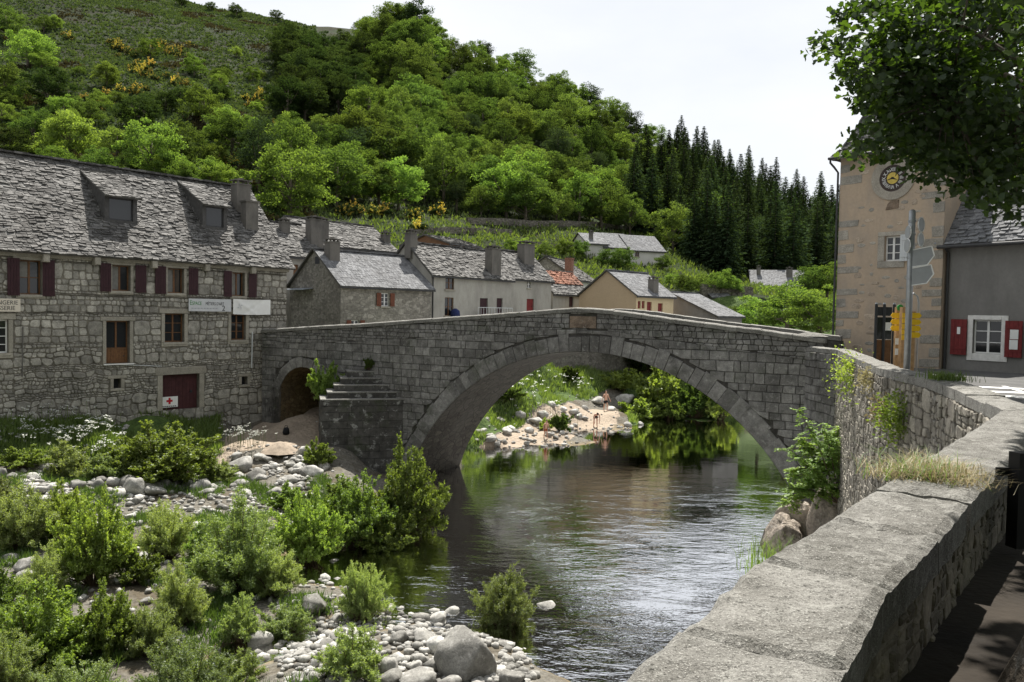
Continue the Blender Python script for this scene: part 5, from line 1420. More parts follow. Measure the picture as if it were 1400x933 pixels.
for side in (0, 1):
    z = TB + .1; k = 0
    while z < TZ - .2:
        h = r.uniform(.28, .46); w = r.uniform(.75, 1.05) if k % 2 else r.uniform(.38, .55)
        if r.random() > .18 and z + h < TZ:
            a, b = (0.0, w) if side == 0 else (TW - w, TW)
            j = lambda: (r.random() - .5) * .06
            poly = [(a + (j() if side else 0), z), ((a + b) / 2, z - j() * .3), (b + (0 if side else j()), z + .02), (b + (0 if side else j()), z + h), ((a + b) / 2, z + h + j() * .3), (a + (j() if side else 0), z + h - .02)]
            tstone(poly, nm='quoin')
        z += h + r.uniform(.06, .2); k += 1
for k in range(70):
    u, z = r.uniform(1.0, TW - 1.1), TB + (r.random() ** 1.15) * (TZ - TB - 1.2)
    w, h = r.uniform(.14, .46), r.uniform(.10, .22)
    if tw[0] - .5 < u < tw[1] + .6 and tw[2] - .5 < z < tw[3] + .4: continue
    if any(abs(u - a) < (w + c) * .65 and abs(z - b) < (h + d) * .8 for a, b, c, d in occupied): continue
    cu_, cv_ = fpx(tf, 1221, 244)
    if math.hypot(u - cu_, z - cv_) < 1.2: continue
    occupied.append((u, z, w, h))
    poly = [(u + w / 2 * math.cos(a) * r.uniform(.8, 1.1), z + h / 2 * math.sin(a) * r.uniform(.8, 1.1)) for a in np.linspace(0, 2 * math.pi, 8)[:-1]]
    tstone(poly, d=.012)
for k in range(150):
    u, z = r.uniform(.9, TW - .9), r.uniform(TB + .2, TZ - .3); w, h = r.uniform(.25, .6), r.uniform(.14, .28)
    if tw[0] - .5 < u < tw[1] + .7 and tw[2] - .5 < z < tw[3] + .4 or math.hypot(u - cu_, z - cv_) < 1.25: continue
    if any(abs(u - a) < (w + c) * .5 and abs(z - b) < (h + d) * .52 for a, b, c, d in occupied): continue
    occupied.append((u, z, w, h))
    tstone([(u + w / 2 * math.copysign(abs(math.cos(a)) ** .6, math.cos(a)) * r.uniform(.85, 1.05), z + h / 2 * math.copysign(abs(math.sin(a)) ** .6, math.sin(a)) * r.uniform(.85, 1.05)) for a in np.linspace(.3, .3 + 2 * math.pi, 9)[:-1]], 'tower_pale', 'rubble_stone', .014)
q = rect(tf, 1211, 274, 1229, 287); tstone([(q[0], q[2]), (q[1], q[2] + .05), (q[1], q[3]), (q[0] + .25, q[3]), (q[0] + .08, q[3] - .15)], 'tower_brown', 'brown_stone', .03)
surr = [(tw[0] - .3, tw[0], tw[2] - .0, tw[3]), (tw[0] - .3, tw[1] + .2, tw[3], tw[3] + .2), (tw[0] - .3, tw[1] + .2, tw[2] - .3, tw[2])]
for a, b, c, d in surr:
    mb = MB(); mb.box(tf, a + .006, b - .006, c + .006, d - .006, -.03, .045, .012); mb.build('surround', 'tower_stone', tower)
window(tower, tf, tw[0] + .004, tw[2] + .004, tw[1] - tw[0] - .008, tw[3] - tw[2] - .008, 'white', 2, 3, .14, sill=False)
shutter(tower, tf, tw[1] + .02, tw[2] - .03, .42, tw[3] - tw[2] + .06, 'grey_white')
# clock
cu_, cv_ = fpx(tf, 1221, 244); cr_ = .58
def disc(mb, R0, R1, w0, w1, n=40):
    for i in range(n):
        a, b = 2 * math.pi * i / n, 2 * math.pi * (i + 1) / n
        P = lambda R, x, w: tf.p(cu_ + R * math.cos(x), cv_ + R * math.sin(x), w)
        mb.quad(P(R0, a, w1), P(R1, a, w1), P(R1, b, w1), P(R0, b, w1))
        mb.quad(P(R1, a, w0), P(R1, b, w0), P(R1, b, w1), P(R1, a, w1)); 
        if R0 > 0: mb.quad(P(R0, a, w0), P(R0, b, w0), P(R0, b, w1), P(R0, a, w1))
mb = MB(); disc(mb, cr_ + .003, cr_ + .36, 0, .05); mb.build('clock_surround', 'clock_stone', tower)
mb = MB(); disc(mb, .0, cr_, 0, .035); face = mb.build('clock_face', 'clock_dark', tower)
mb = MB(); disc(mb, .0, .25, .036, .05); mb.build('clock_centre', 'clock_gold', face)
for i, s in enumerate(('XII', 'I', 'II', 'III', 'IIII', 'V', 'VI', 'VII', 'VIII', 'IX', 'X', 'XI')):
    a = math.pi / 2 - i * math.pi / 6; fr = Fr(tf.p(cu_ + .385 * math.cos(a), cv_ + .385 * math.sin(a), .045), tf.U * math.sin(a) - tf.V * math.cos(a), tf.U * math.cos(a) + tf.V * math.sin(a), tf.N)
    text_part(s, .23, fr, 0, -.08, 0, 'white', face, 'numeral', 'CENTER', .8 if len(s) < 4 else .6, .006)
for ang, ln, wd in ((math.pi / 2 - R_(112), .25, .05), (math.pi / 2 - R_(255), .34, .038)):
    dx, dy = math.cos(ang), math.sin(ang); mb = MB()
    mb.slab([tf.p(cu_ - dy * wd - dx * .06, cv_ + dx * wd - dy * .06, .056), tf.p(cu_ + dy * wd - dx * .06, cv_ - dx * wd - dy * .06, .056), tf.p(cu_ + dx * ln, cv_ + dy * ln, .056)], tf.N, .006); mb.build('clock_hand', 'ink', face)
# roof: steep hipped pyramid with flared eave
cen = tf.p(TW / 2, 0, -TD / 2); hwu, hwd = TW / 2, TD / 2
prof = [(1.16, -.14), (1.0, .30), (.86, .95), (.70, 1.9), (.5, 3.2), (.04, 6.2)]
mb = MB()
for (k0, z0), (k1, z1) in zip(prof, prof[1:]):
    c0 = [cen + tf.U * sx * hwu * k0 - tf.N * sy * hwd * k0 + Vector((0, 0, TZ + z0)) for sx, sy in ((-1, -1), (1, -1), (1, 1), (-1, 1))]
    c1 = [cen + tf.U * sx * hwu * k1 - tf.N * sy * hwd * k1 + Vector((0, 0, TZ + z1)) for sx, sy in ((-1, -1), (1, -1), (1, 1), (-1, 1))]
    for i in range(4): mb.quad(c0[i], c0[(i + 1) % 4], c1[(i + 1) % 4], c1[i])
troof = mb.build('roof', 'lauze_under', tower)
mb = MB(); k = 0
for (k0, z0), (k1, z1) in zip(prof, prof[1:]):
    c0 = [cen + tf.U * sx * hwu * k0 - tf.N * sy * hwd * k0 + Vector((0, 0, TZ + z0)) for sx, sy in ((-1, -1), (1, -1), (1, 1), (-1, 1))]
    c1 = [cen + tf.U * sx * hwu * k1 - tf.N * sy * hwd * k1 + Vector((0, 0, TZ + z1)) for sx, sy in ((-1, -1), (1, -1), (1, 1), (-1, 1))]
    for i in range(4):
        a, b, c, d = c0[i], c0[(i + 1) % 4], c1[(i + 1) % 4], c1[i]
        V_ = ((c + d) / 2 - (a + b) / 2); S = V_.length; U_ = (b - a); Lb, Lt = U_.length, (c - d).length
        n = U_.cross(V_).normalized()
        if n.dot((a + b) / 2 - cen - Vector((0, 0, TZ))) < 0: n = -n
        fr = Fr(a, U_, V_, n); slates(mb, fr, lambda v: (Lb - Lt) / 2 * v / S, lambda v: Lb - (Lb - Lt) / 2 * v / S, S, .17, (.2, .4), .04, 200 + k, .025); k += 1
tag(mb.build('roof_slates', 'lauze', troof), kind='stuff')
mb = MB(); g0 = cen + Vector((0, 0, TZ - .12)); ring = [g0 + tf.U * sx * hwu * 1.17 - tf.N * sy * hwd * 1.17 for sx, sy in ((-1, -1), (1, -1))]
mb.tube([ring[0], ring[1]], .07, 8); mb.build('gutter', 'gutter', tower)
mb = MB(); e = ring[0] + tf.U * .1; w = tf.p(-.08, TZ - .75, .06); mb.tube([e, e + Vector((0, 0, -.2)), (e + w) / 2 + Vector((0, 0, -.08)), w, tf.p(-.08, TB, .06)], .05, 8); mb.build('downpipe', 'gutter', tower)

# ------------------------------------------------------------------ house joined to the tower on the right
hd = Vector((1.55, -2.2, 0)).normalized(); HO = TR + TNn * -.35 + TU * .02
hn = Vector((hd.y, -hd.x, 0)); 
if hn.y > 0: hn = -hn
hf = Fr(HO, hd, (0, 0, 1), hn); HZ = at(1300, 331, 33.3).z; HB = 6.2; HL = 8.0
shop = thing('rendered_house', 'dark cement rendered house with red shutters and slate roof beside the tower', 'house', hf.p(HL / 2, HB, -3))
wi = rect(hf, 1330, 437.5, 1369, 484)
mb = MB(); panel(mb, hf, 0, HL, HB, HZ, [wi], .25)
for a, b in (((HL, 0), (HL, -7)), ((HL, -7), (0, -7)), ((0, -7), (0, 0))): mb.quad(hf.p(a[0], HB, a[1]), hf.p(b[0], HB, b[1]), hf.p(b[0], HZ, b[1]), hf.p(a[0], HZ, a[1]))
mb.build('wall', 'plaster_dark', shop)
so = rect(hf, 1322.6, 431.6, 1378, 494)
for a, b, c, d in ((so[0], wi[0], so[2], so[3]), (wi[1], so[1], so[2], so[3]), (wi[0], wi[1], wi[3], so[3]), (wi[0], wi[1], so[2], wi[2])):
    mb = MB(); mb.box(hf, a + .002, b - .002, c + .002, d - .002, -.02, .035, .008); mb.build('surround', 'white_wall', shop)
window(shop, hf, wi[0] + .004, wi[2] + .004, wi[1] - wi[0] - .008, wi[3] - wi[2] - .008, 'white', 2, 3, .12, sill=False)
for k, (x0, y0, x1, y1) in enumerate(((1301, 436.7, 1323, 485), (1375, 439, 1399, 489))):
    q = rect(hf, x0, y0, x1, y1); sh = shutter(shop, hf, q[0], q[2], q[1] - q[0], q[3] - q[2], 'shutter_red', 4)
    W_, H_ = q[1] - q[0], q[3] - q[2]
    for (a, b, c, d) in (((.42, .62, .58, .78),) if k == 0 else ((.32, .80, .50, .76), (.30, .78, .22, .48))):
        mb = MB(); mb.box(hf, q[0] + W_ * a, q[0] + W_ * b, q[2] + H_ * c, q[2] + H_ * d, .128, .132); mb.build('notice', 'white', sh)
s1, S1 = roof_plane(hf, -.3, HL + .3, .35, HZ - .1, -3.5, HZ + 4.2)
mb = MB(); mb.slab([s1.p(0, 0), s1.p(HL + .6, 0), s1.p(HL + .6, S1), s1.p(0, S1)], s1.N, -.12); sr = mb.build('roof', 'lauze_under', shop)
mb = MB(); slates(mb, s1, lambda v: 0, lambda v: HL + .6, S1, .2, (.22, .42), .045, 88, .03); tag(mb.build('roof_slates', 'slate', sr), kind='stuff')
mb = MB(); mb.slab([s1.p(-.04, 0, .05), s1.p(.03, 0, .05), s1.p(.03, S1, .05), s1.p(-.04, S1, .05)], s1.N, .05); mb.build('verge', 'zinc', sr)
mb = MB(); mb.tube([hf.p(-.2, HZ - .2, .42), hf.p(HL, HZ - .2, .42)], .075, 8); mb.tube([hf.p(.1, HZ - .2, .4), hf.p(.1, HZ - .45, .08), hf.p(.1, HB, .08)], .05, 8); mb.build('gutter', 'gutter', shop)

# ------------------------------------------------------------------ sign mast and panels on the road
rz0 = lambda p: road_z(p.x, p.y)
mp_ = onz(1240, 497, CAPZ); k = 18.8 / mp_.y; mpos = Vector((mp_.x * k, 18.8, road_z(0, 18.8))); mtop = at(1250, 287, 18.8)
mast = thing('sign_mast', 'tall galvanised road sign mast seen from behind at the parapet', 'sign post', mpos)
mb = MB(); mb.tube([mpos, Vector((mpos.x, mpos.y, mtop.z - .04)), Vector((mpos.x, mpos.y, mtop.z)), ], [.075, .075, .04], 14); mb.build('pole', 'galv', mast, True)
mfr = Fr(Vector((mpos.x, mpos.y, 0)), (.93, -.36, 0), (0, 0, 1), (-.36, -.93, 0))
for (y0, y1) in ((341, 366), (366, 391)):
    z0, z1 = at(1262, y1, 18.8).z, at(1262, y0, 18.8).z
    mb = MB(); x1 = .46; sk = .05
    mb.slab([mfr.p(.03, z0, .1), mfr.p(x1 - .12, z0 + sk, .1), mfr.p(x1 + .02, (z0 + z1) / 2 + sk, .1), mfr.p(x1 - .04, z1 + sk, .1), mfr.p(.03, z1 - .03, .1)], mfr.N, .012)
    pn = mb.build('arrow_panel', 'sign_back', mast)
    mb = MB()
    for a, b in (((.03, z0), (x1 - .12, z0 + sk)), ((x1 - .12, z0 + sk), (x1 + .02, (z0 + z1) / 2 + sk)), ((x1 + .02, (z0 + z1) / 2 + sk), (x1 - .04, z1 + sk)), ((x1 - .04, z1 + sk), (.03, z1 - .03))): mb.tube([mfr.p(*a, .115), mfr.p(*b, .115)], .014, 6)
    mb.build('rim', 'white', pn)
for (dx, y0, y1, ang) in ((.20, 297, 318, .72), (.20, 318, 338, .72), (-.10, 309, 327, 1.5), (-.11, 327, 346, 1.5)):
    z = (at(1250, y0, 18.8).z + at(1250, y1, 18.8).z) / 2; R0 = (at(1250, y0, 18.8).z - at(1250, y1, 18.8).z) / 2 * .95
    c = Vector((mpos.x + dx, mpos.y - .05, z)); U_ = Vector((math.cos(ang), math.sin(ang), 0)); mb = MB()
    ringp = [c + U_ * R0 * math.cos(a) + Vector((0, 0, R0 * math.sin(a))) for a in np.linspace(0, 2 * math.pi, 21)[:-1]]
    mb.slab(ringp, Vector((-U_.y, U_.x, 0)), .02); pn = mb.build('round_panel', 'sign_back', mast)
    mb = MB(); mb.tube(ringp + [ringp[0]], .012, 6, False); mb.build('rim', 'white', pn)
mb = MB()
for y in (303, 320, 338, 352, 380): 
    z = at(1248, y, 18.8).z; mb.tube([Vector((mpos.x, mpos.y, z - .025)), Vector((mpos.x, mpos.y, z + .025))], .088, 12)
mb.build('clamp', 'galv', mast)
# hiking sign posts
def hikepost(label, px, dep, rows, w, ang, py0=428, dy=8.6, hgt_py=420):
    b = at(px, 460, dep); g = Vector((b.x, b.y, road_z(0, dep))); t = thing('hiking_signpost', label, 'sign post', g, 'hiking signposts')
    ztop = at(px, hgt_py, dep).z; mb = MB(); mb.wbox(g, .11, .11, ztop - g.z, ang); mb.build('post', 'wood_light', t)
    fr = Fr(Vector((b.x, b.y, 0)), (math.cos(ang), math.sin(ang), 0), (0, 0, 1), (math.sin(ang), -math.cos(ang), 0))
    for i in range(rows):
        z1 = at(px, py0 + i * dy, dep).z; z0 = at(px, py0 + i * dy + dy * .86, dep).z
        mb = MB(); s = 1 if w > 0 else -1
        mb.slab([fr.p(-.06 * s, z0, .06), fr.p(w - .06 * s, z0, .06), fr.p(w, (z0 + z1) / 2, .06), fr.p(w - .06 * s, z1, .06), fr.p(-.06 * s, z1, .06)], fr.N, .012); mb.build('plaque', 'yellow', t)
    return t, fr
t, fr = hikepost('hiking post with three yellow arrows pointing left beside the info panel', 1226, 22.5, 3, -.24, .1)
b = at(1229, 421, 22.5); mb = MB(); mb.tube([Vector((b.x, b.y - .06, b.z)), Vector((b.x, b.y - .09, b.z))], .09, 12); mb.build('green_roundel', 'green', t)
for y in (467, 481):
    z = at(1226, y, 22.5).z; mb = MB(); mb.box(fr, -.07, .07, z - .09, z + .09, .057, .07); mb.build('waymark', 'white', t)
hikepost('hiking post with yellow plaques between the info panel and the sign mast', 1233, 22.0, 5, .18, .25, 428, 7.6)
hikepost('hiking post with four yellow plaques right of the sign mast', 1247, 21.0, 4, .20, -.15, 428, 8.8, 426)
b = at(1252, 470, 21.0); g = Vector((b.x, b.y + .2, road_z(0, 21))); mb = MB(); zt = at(1252, 401, 21).z
mb.tube([g + Vector((-.14, 0, 0)), Vector((g.x - .14, g.y, zt - .25)), Vector((g.x - .10, g.y, zt - .08)), Vector((g.x, g.y, zt)), Vector((g.x + .10, g.y, zt - .08)), Vector((g.x + .14, g.y, zt - .25)), g + Vector((.14, 0, 0))], .025, 8)
tag(mb.build('steel_hoop', 'galv', None, True), 'galvanised steel hoop stand right behind the sign mast', 'hoop')
# info shelter
ib = at(1196, 470, 25.0); ig = Vector((ib.x, ib.y, road_z(0, 25))); info = thing('information_panel', 'dark framed information panel with wooden foot in front of the tower', 'panel', ig)
zt = at(1197, 416, 25).z
for px in (1196.5, 1207.5, 1221): 
    b = at(px, 470, 25); mb = MB(); mb.tube([Vector((b.x, b.y, ig.z)), Vector((b.x, b.y, zt))], .045, 10); mb.build('post', 'dark_post', info)
    mb = MB(); mb.tube([Vector((b.x, b.y, zt)), Vector((b.x, b.y, zt + .05))], [.047, .03], 10); mb.build('post_cap', 'galv', info)
e = at(1221, 470, 25); ifr = Fr(Vector((ig.x, ig.y, 0)), Vector((e.x - ig.x, e.y - ig.y, 0)), (0, 0, 1)); Wd = (e.xy - ig.xy).length
if ifr.N.y > 0: ifr.N = -ifr.N
for (y0, y1, mt, nm) in ((420, 432, 'dark_post', 'header'), (434, 464, 'glass', 'glass_panel'), (465, 500, 'wood', 'wooden_board')):
    mb = MB(); mb.box(ifr, .06, Wd - .06, at(1208, y1, 25).z, at(1208, y0, 25).z, -.03, -.01); mb.build(nm, mt, info)
mb = MB(); mb.box(ifr, Wd * .5, Wd - .08, at(1208, 452, 25).z, at(1208, 441, 25).z, -.008, .0); mb.build('leaflet', 'white', info)
# bollard and bracket at the near right edge
b = onz(1392, 748, 7.35); bo = thing('black_bollard', 'black metal rail post on the pavement at the right edge', 'post', b)
mb = MB(); mb.wbox(b, .13, .1, .70, .2); mb.build('post', 'black', bo)
mb = MB(); mb.wbox(b + Vector((-.10, .03, .52)), .14, .03, .06, .2); mb.build('bracket', 'black', bo)

# ================================================================== VEGETATION AND STONES
DEP = np.arange(14, 100, .12)
def ground_hit(px, py):
    d = ray(px, py); xs, ys, zs = d.x * DEP, DEP, EYE + d.z * DEP
    g = ground(xs, ys); k = np.argmax(zs - g < 0) if (zs - g < 0).any() else len(DEP) - 1
    x, y = xs[k], ys[k]; return Vector((x, y, gz(x, y)))
WIL = [bush_meshes('willow%d' % i, 100 + i, 2400, 22, .028, .0105, .54, 'leaf_willow', .62, .22, plumes=105 + 10 * i, pw=.10) for i in range(3)]
ALD = [bush_meshes('alder%d' % i, 120 + i, 2000, 22, .028, .022, .56, 'leaf_alder', .35, .30, plumes=90 + 8 * i, pw=.125) for i in range(3)]
SML = [bush_meshes('smallwillow%d' % i, 140 + i, 1300, 18, .044, .016, .62, 'leaf_willow', .55, .3, plumes=64, pw=.11) for i in range(2)]
SMA = [bush_meshes('smallalder%d' % i, 150 + i, 1100, 18, .046, .035, .62, 'leaf_alder', .3, .35, plumes=54, pw=.14) for i in range(2)]
FAR = [bush_meshes('farbush%d' % i, 160 + i, 500, 14, .07, .055, .60, 'leaf_alder', .3, .35, plumes=30, pw=.14) for i in range(2)]
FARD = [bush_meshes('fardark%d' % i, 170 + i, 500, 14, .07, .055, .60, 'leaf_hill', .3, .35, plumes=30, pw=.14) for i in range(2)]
SH = [  # foot pixel, top pixel, width px, meshes, label
    (222, 662, 570, 165, ALD[2], 'large rounded willow bush below the cellar door of the stone house'),
    (90, 655, 602, 100, SML[0], 'feathery pale willow bush left of the large rounded one'),
    (155, 657, 615, 75, SML[1], 'small pale willow between two bushes below the stone house'),
    (556, 738, 600, 120, ALD[0], 'tall bright alder bush at the water edge before the cutwater'),
    (487, 748, 640, 120, ALD[1], 'bright alder bush left of the tall alder near the cutwater'),
    (420, 772, 662, 105, ALD[2], 'broad-leaved alder bush between the big willow and the bright alders'),
    (325, 812, 672, 165, WIL[1], 'biggest grey-green willow bush in the middle of the gravel bar'),
    (228, 762, 672, 95, WIL[2], 'narrow willow bush just left of the biggest willow'),
    (128, 800, 664, 115, ALD[1], 'dark leafy alder bush left of the narrow willow'),
    (85, 742, 650, 90, ALD[2], 'alder bush behind the dark leafy one by the rock band'),
    (28, 752, 650, 120, WIL[0], 'willow bush cut by the left edge in the middle distance'),
    (245, 855, 760, 100, WIL[1], 'willow bush in front of the boulder on the gravel bar'),
    (330, 878, 806, 72, SML[0], 'small willow behind the boulder in the shallow pool'),
    (392, 872, 822, 78, SML[1], 'low willow right of the shallow pool boulder'),
    (496, 852, 756, 80, WIL[2], 'upright willow bush right of the trickle of water'),
    (482, 932, 850, 105, SML[0], 'low willow bush among white cobbles at the bottom edge'),
    (690, 868, 770, 118, WIL[0], 'willow bush with bare lower twigs standing above the white boulders'),
    (255, 975, 862, 160, WIL[2], 'broad willow bush cut by the bottom edge'),
    (58, 915, 780, 150, ALD[0], 'dark alder bush in the lower left corner'),
    (145, 900, 790, 100, ALD[2], 'yellow-green alder bush right of the corner alder'),
    (105, 990, 900, 150, WIL[1], 'willow bush along the bottom edge at the left'),
    (-20, 860, 760, 100, ALD[1], 'alder bush half outside the left edge'),
    (30, 640, 608, 70, SMA[0], 'low leafy bush on the bank under the bakery sign'),
    (435, 640, 600, 40, SMA[1], 'small bright bush at the left foot of the cutwater'),
    (300, 660, 628, 60, SML[1], 'low grassy willow right of the large rounded bush'),
    (190, 800, 745, 60, SMA[0], 'small alder sprouting before the grey boulder'),
    (395, 700, 660, 60, SMA[1], 'small leafy bush above the white gravel'),
    (290, 775, 700, 80, ALD[0], 'leafy bush filling the gap left of the biggest willow'),
    (375, 815, 735, 90, WIL[2], 'willow bush right in front of the biggest willow'),
    (60, 820, 740, 90, WIL[1], 'grey-green willow above the corner alder'),
    (320, 940, 880, 80, SML[1], 'low willow at the bottom edge left of the cobbles'),
    (205, 900, 820, 90, WIL[0], 'feathery willow behind the broad bottom willow'),
    (0, 690, 650, 80, SML[0], 'low willow at the left edge by the rock band'),
    (440, 735, 672, 70, SMA[0], 'small alder between the bright alders and the cobbles'),
    (0, 960, 850, 120, WIL[2], 'willow bush in the very bottom left corner'),
    (530, 760, 700, 70, SMA[1], 'low green bush at the foot of the tall alder'),
    (470, 690, 650, 60, SMA[0], 'small leafy bush below the cutwater front'),
]
for i, (px, fy, ty, w, ms, lb) in enumerate(SH):
    p = ground_hit(px, fy); h = (fy - ty) * p.y / F * .92; wide = (w * p.y / F) / (h * 1.16)
    plant('shrub', lb, 'bush', ms, p, h, i * 1.9, 'bushes on the gravel bar', ('foliage', 'stems'), max(.75, min(1.6, wide)), .05)
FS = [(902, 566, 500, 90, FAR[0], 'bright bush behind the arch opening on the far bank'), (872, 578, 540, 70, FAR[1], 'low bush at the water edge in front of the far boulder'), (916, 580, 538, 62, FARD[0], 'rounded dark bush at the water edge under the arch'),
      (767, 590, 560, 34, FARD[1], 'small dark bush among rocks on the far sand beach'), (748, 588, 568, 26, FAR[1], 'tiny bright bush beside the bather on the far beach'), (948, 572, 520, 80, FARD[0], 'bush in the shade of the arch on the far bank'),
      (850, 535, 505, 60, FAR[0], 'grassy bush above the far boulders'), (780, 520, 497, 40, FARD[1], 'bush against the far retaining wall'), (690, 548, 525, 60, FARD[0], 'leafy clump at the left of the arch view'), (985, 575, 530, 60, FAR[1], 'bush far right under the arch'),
      (880, 512, 462, 60, FARD[0], 'dark bush added on top of the far bank to hide house reflections, left of the beige house foot'), (915, 512, 460, 64, FARD[1], 'dark bush added on top of the far bank to hide house reflections, below the beige house'), (950, 512, 462, 64, FARD[0], 'dark bush added on top of the far bank to hide house reflections, below the dark shed'), (985, 514, 466, 64, FARD[1], 'dark bush added on top of the far bank to hide house reflections, right of the dark shed')]  # top-of-bank bushes are added to block the house reflections in the river
for i, (px, fy, ty, w, ms, lb) in enumerate(FS):
    p = ground_hit(px, fy); h = (fy - ty) * p.y / F * 1.06; wide = (w * p.y / F) / (h * 1.3)
    plant('far_shrub', lb, 'bush', ms, p, h, i * 1.3, 'bushes on the far bank', ('foliage', 'stems'), max(.7, min(1.7, wide)), .08)
p = bfr.p(25.1, 3.9, .9); plant('cutwater_shrub', 'young elder bush growing between the cutwater steps and the small arch', 'bush', SMA[0], p, 2.2, .4, None, ('foliage', 'stems'), .75)
p = bfr.p(22.7, 5.75, .15); plant('cutwater_sprig', 'small dark sprig rooted above the cutwater cap', 'plant', FARD[1], p, .8, .4, None, ('foliage', 'stems'), .7)

# ------------------------------------------------------------------ hillside trees
DEC = [crown_meshes('tree%d' % i, 200 + i, 95, 110, .028, 'leaf_hill', .34 + .03 * (i % 3), .18, .5 + .25 * (i % 3)) for i in range(4)]
DEB = [crown_meshes('brighttree%d' % i, 220 + i, 90, 115, .028, 'leaf_hill_bright', .36, .16, .6) for i in range(3)]
DED = [crown_meshes('darktree%d' % i, 240 + i, 90, 110, .03, 'leaf_hill_dark', .38, .16, .3) for i in range(2)]
CON = [conifer_meshes('fir%d' % i, 260 + i, 34, .22 + .035 * i, .04 + .04 * (i % 2)) for i in range(3)]
PIN = [crown_meshes('pine%d' % i, 270 + i, 46, 110, .026, 'leaf_needle', .24, .30, .8, .018) for i in range(2)]
r = random.Random(5)
placed = []
def try_place(px, py, sx, sy):
    for (a, b) in placed:
        if ((px - a) / sx) ** 2 + ((py - b) / sy) ** 2 < 1: return False
    placed.append((px, py)); return True
def skyl(px): return float(np.interp(px, HK, HA[:, 4, 0]))
def wood(px, py):
    if px < 392 or px > 1450: return False
    if py < skyl(px) + 1: return False
    lim = np.interp(px, [392, 480, 560, 640, 800, 900, 960, 1150, 1450], [282, 290, 290, 296, 312, 330, 378, 396, 396])
    if py > lim: return False
    if px < 500 and 168 < py < 226: return False
    if px < 560 and py < 70 and px < 500: return False
    return True
nd = nc = 0
def zone(px, py):
    f = (py - skyl(px)) / max(20, 330 - skyl(px))
    v = 'on the skyline' if f < .12 else 'high on the slope' if f < .4 else 'halfway down the slope' if f < .75 else 'at the lower wood edge'
    h = 'near the summit trees' if px < 620 else 'above the row houses' if px < 760 else 'above the hill house' if px < 920 else 'above the bridge end' if px < 1090 else 'beside the tower'
    return v + ' ' + h
cand = []
for k in range(9000):
    px = r.uniform(392, 1450); top = skyl(px); py = top + (400 - top) * r.random()
    if wood(px, py): cand.append((px, py))
for px, py in cand:
    con = px > 985 or (px > 925 and r.random() < .72) or (px > 860 and py > 230 and r.random() < .3)
    near = np.interp(py, [40, 400], [.8, 1.15])
    if not try_place(px, py, (22 if not con else 15.5) * near, (13 if not con else 8) * near): continue
    p = hill_at_pixel(px, py)
    if con:
        if nc >= 240: continue
        nc += 1
        pn = r.random() < .12
        lb = ('tall dark fir ' if not pn else 'dark round-topped pine ') + zone(px, py)
        plant('conifer' if not pn else 'pine_tree', lb, 'tree', CON[r.randrange(3)] if not pn else PIN[r.randrange(2)], p, (r.uniform(12, 17.5) if not pn else r.uniform(8, 12)) * (1 if px < 1150 else .8), r.random() * 6, lb, sink=.5)
    else:
        if nd >= 300: continue
        nd += 1; q = r.random()
        dk = px < 500 and py < 170
        ms = DED[r.randrange(2)] if dk else (DEB[r.randrange(3)] if q < (.30 if py > 210 else .10) else DEC[r.randrange(4)] if q < .93 else PIN[r.randrange(2)])
        nm = 'pine_tree' if ms in PIN else 'broadleaf_tree'
        lb = 'dark oak of the isolated clump on the upper heath' if dk else ('bright green tree ' if ms in DEB else 'dark pine among broadleaves ' if ms in PIN else 'mid-green broadleaf tree ') + zone(px, py)
        plant(nm, lb, 'tree', ms, p, r.choice((5.5, 7, 8, 9, 10, 11)) * r.uniform(.9, 1.1) if not dk else r.uniform(8, 10.5), r.random() * 6, lb, wide=r.uniform(.95, 1.3), sink=.6)
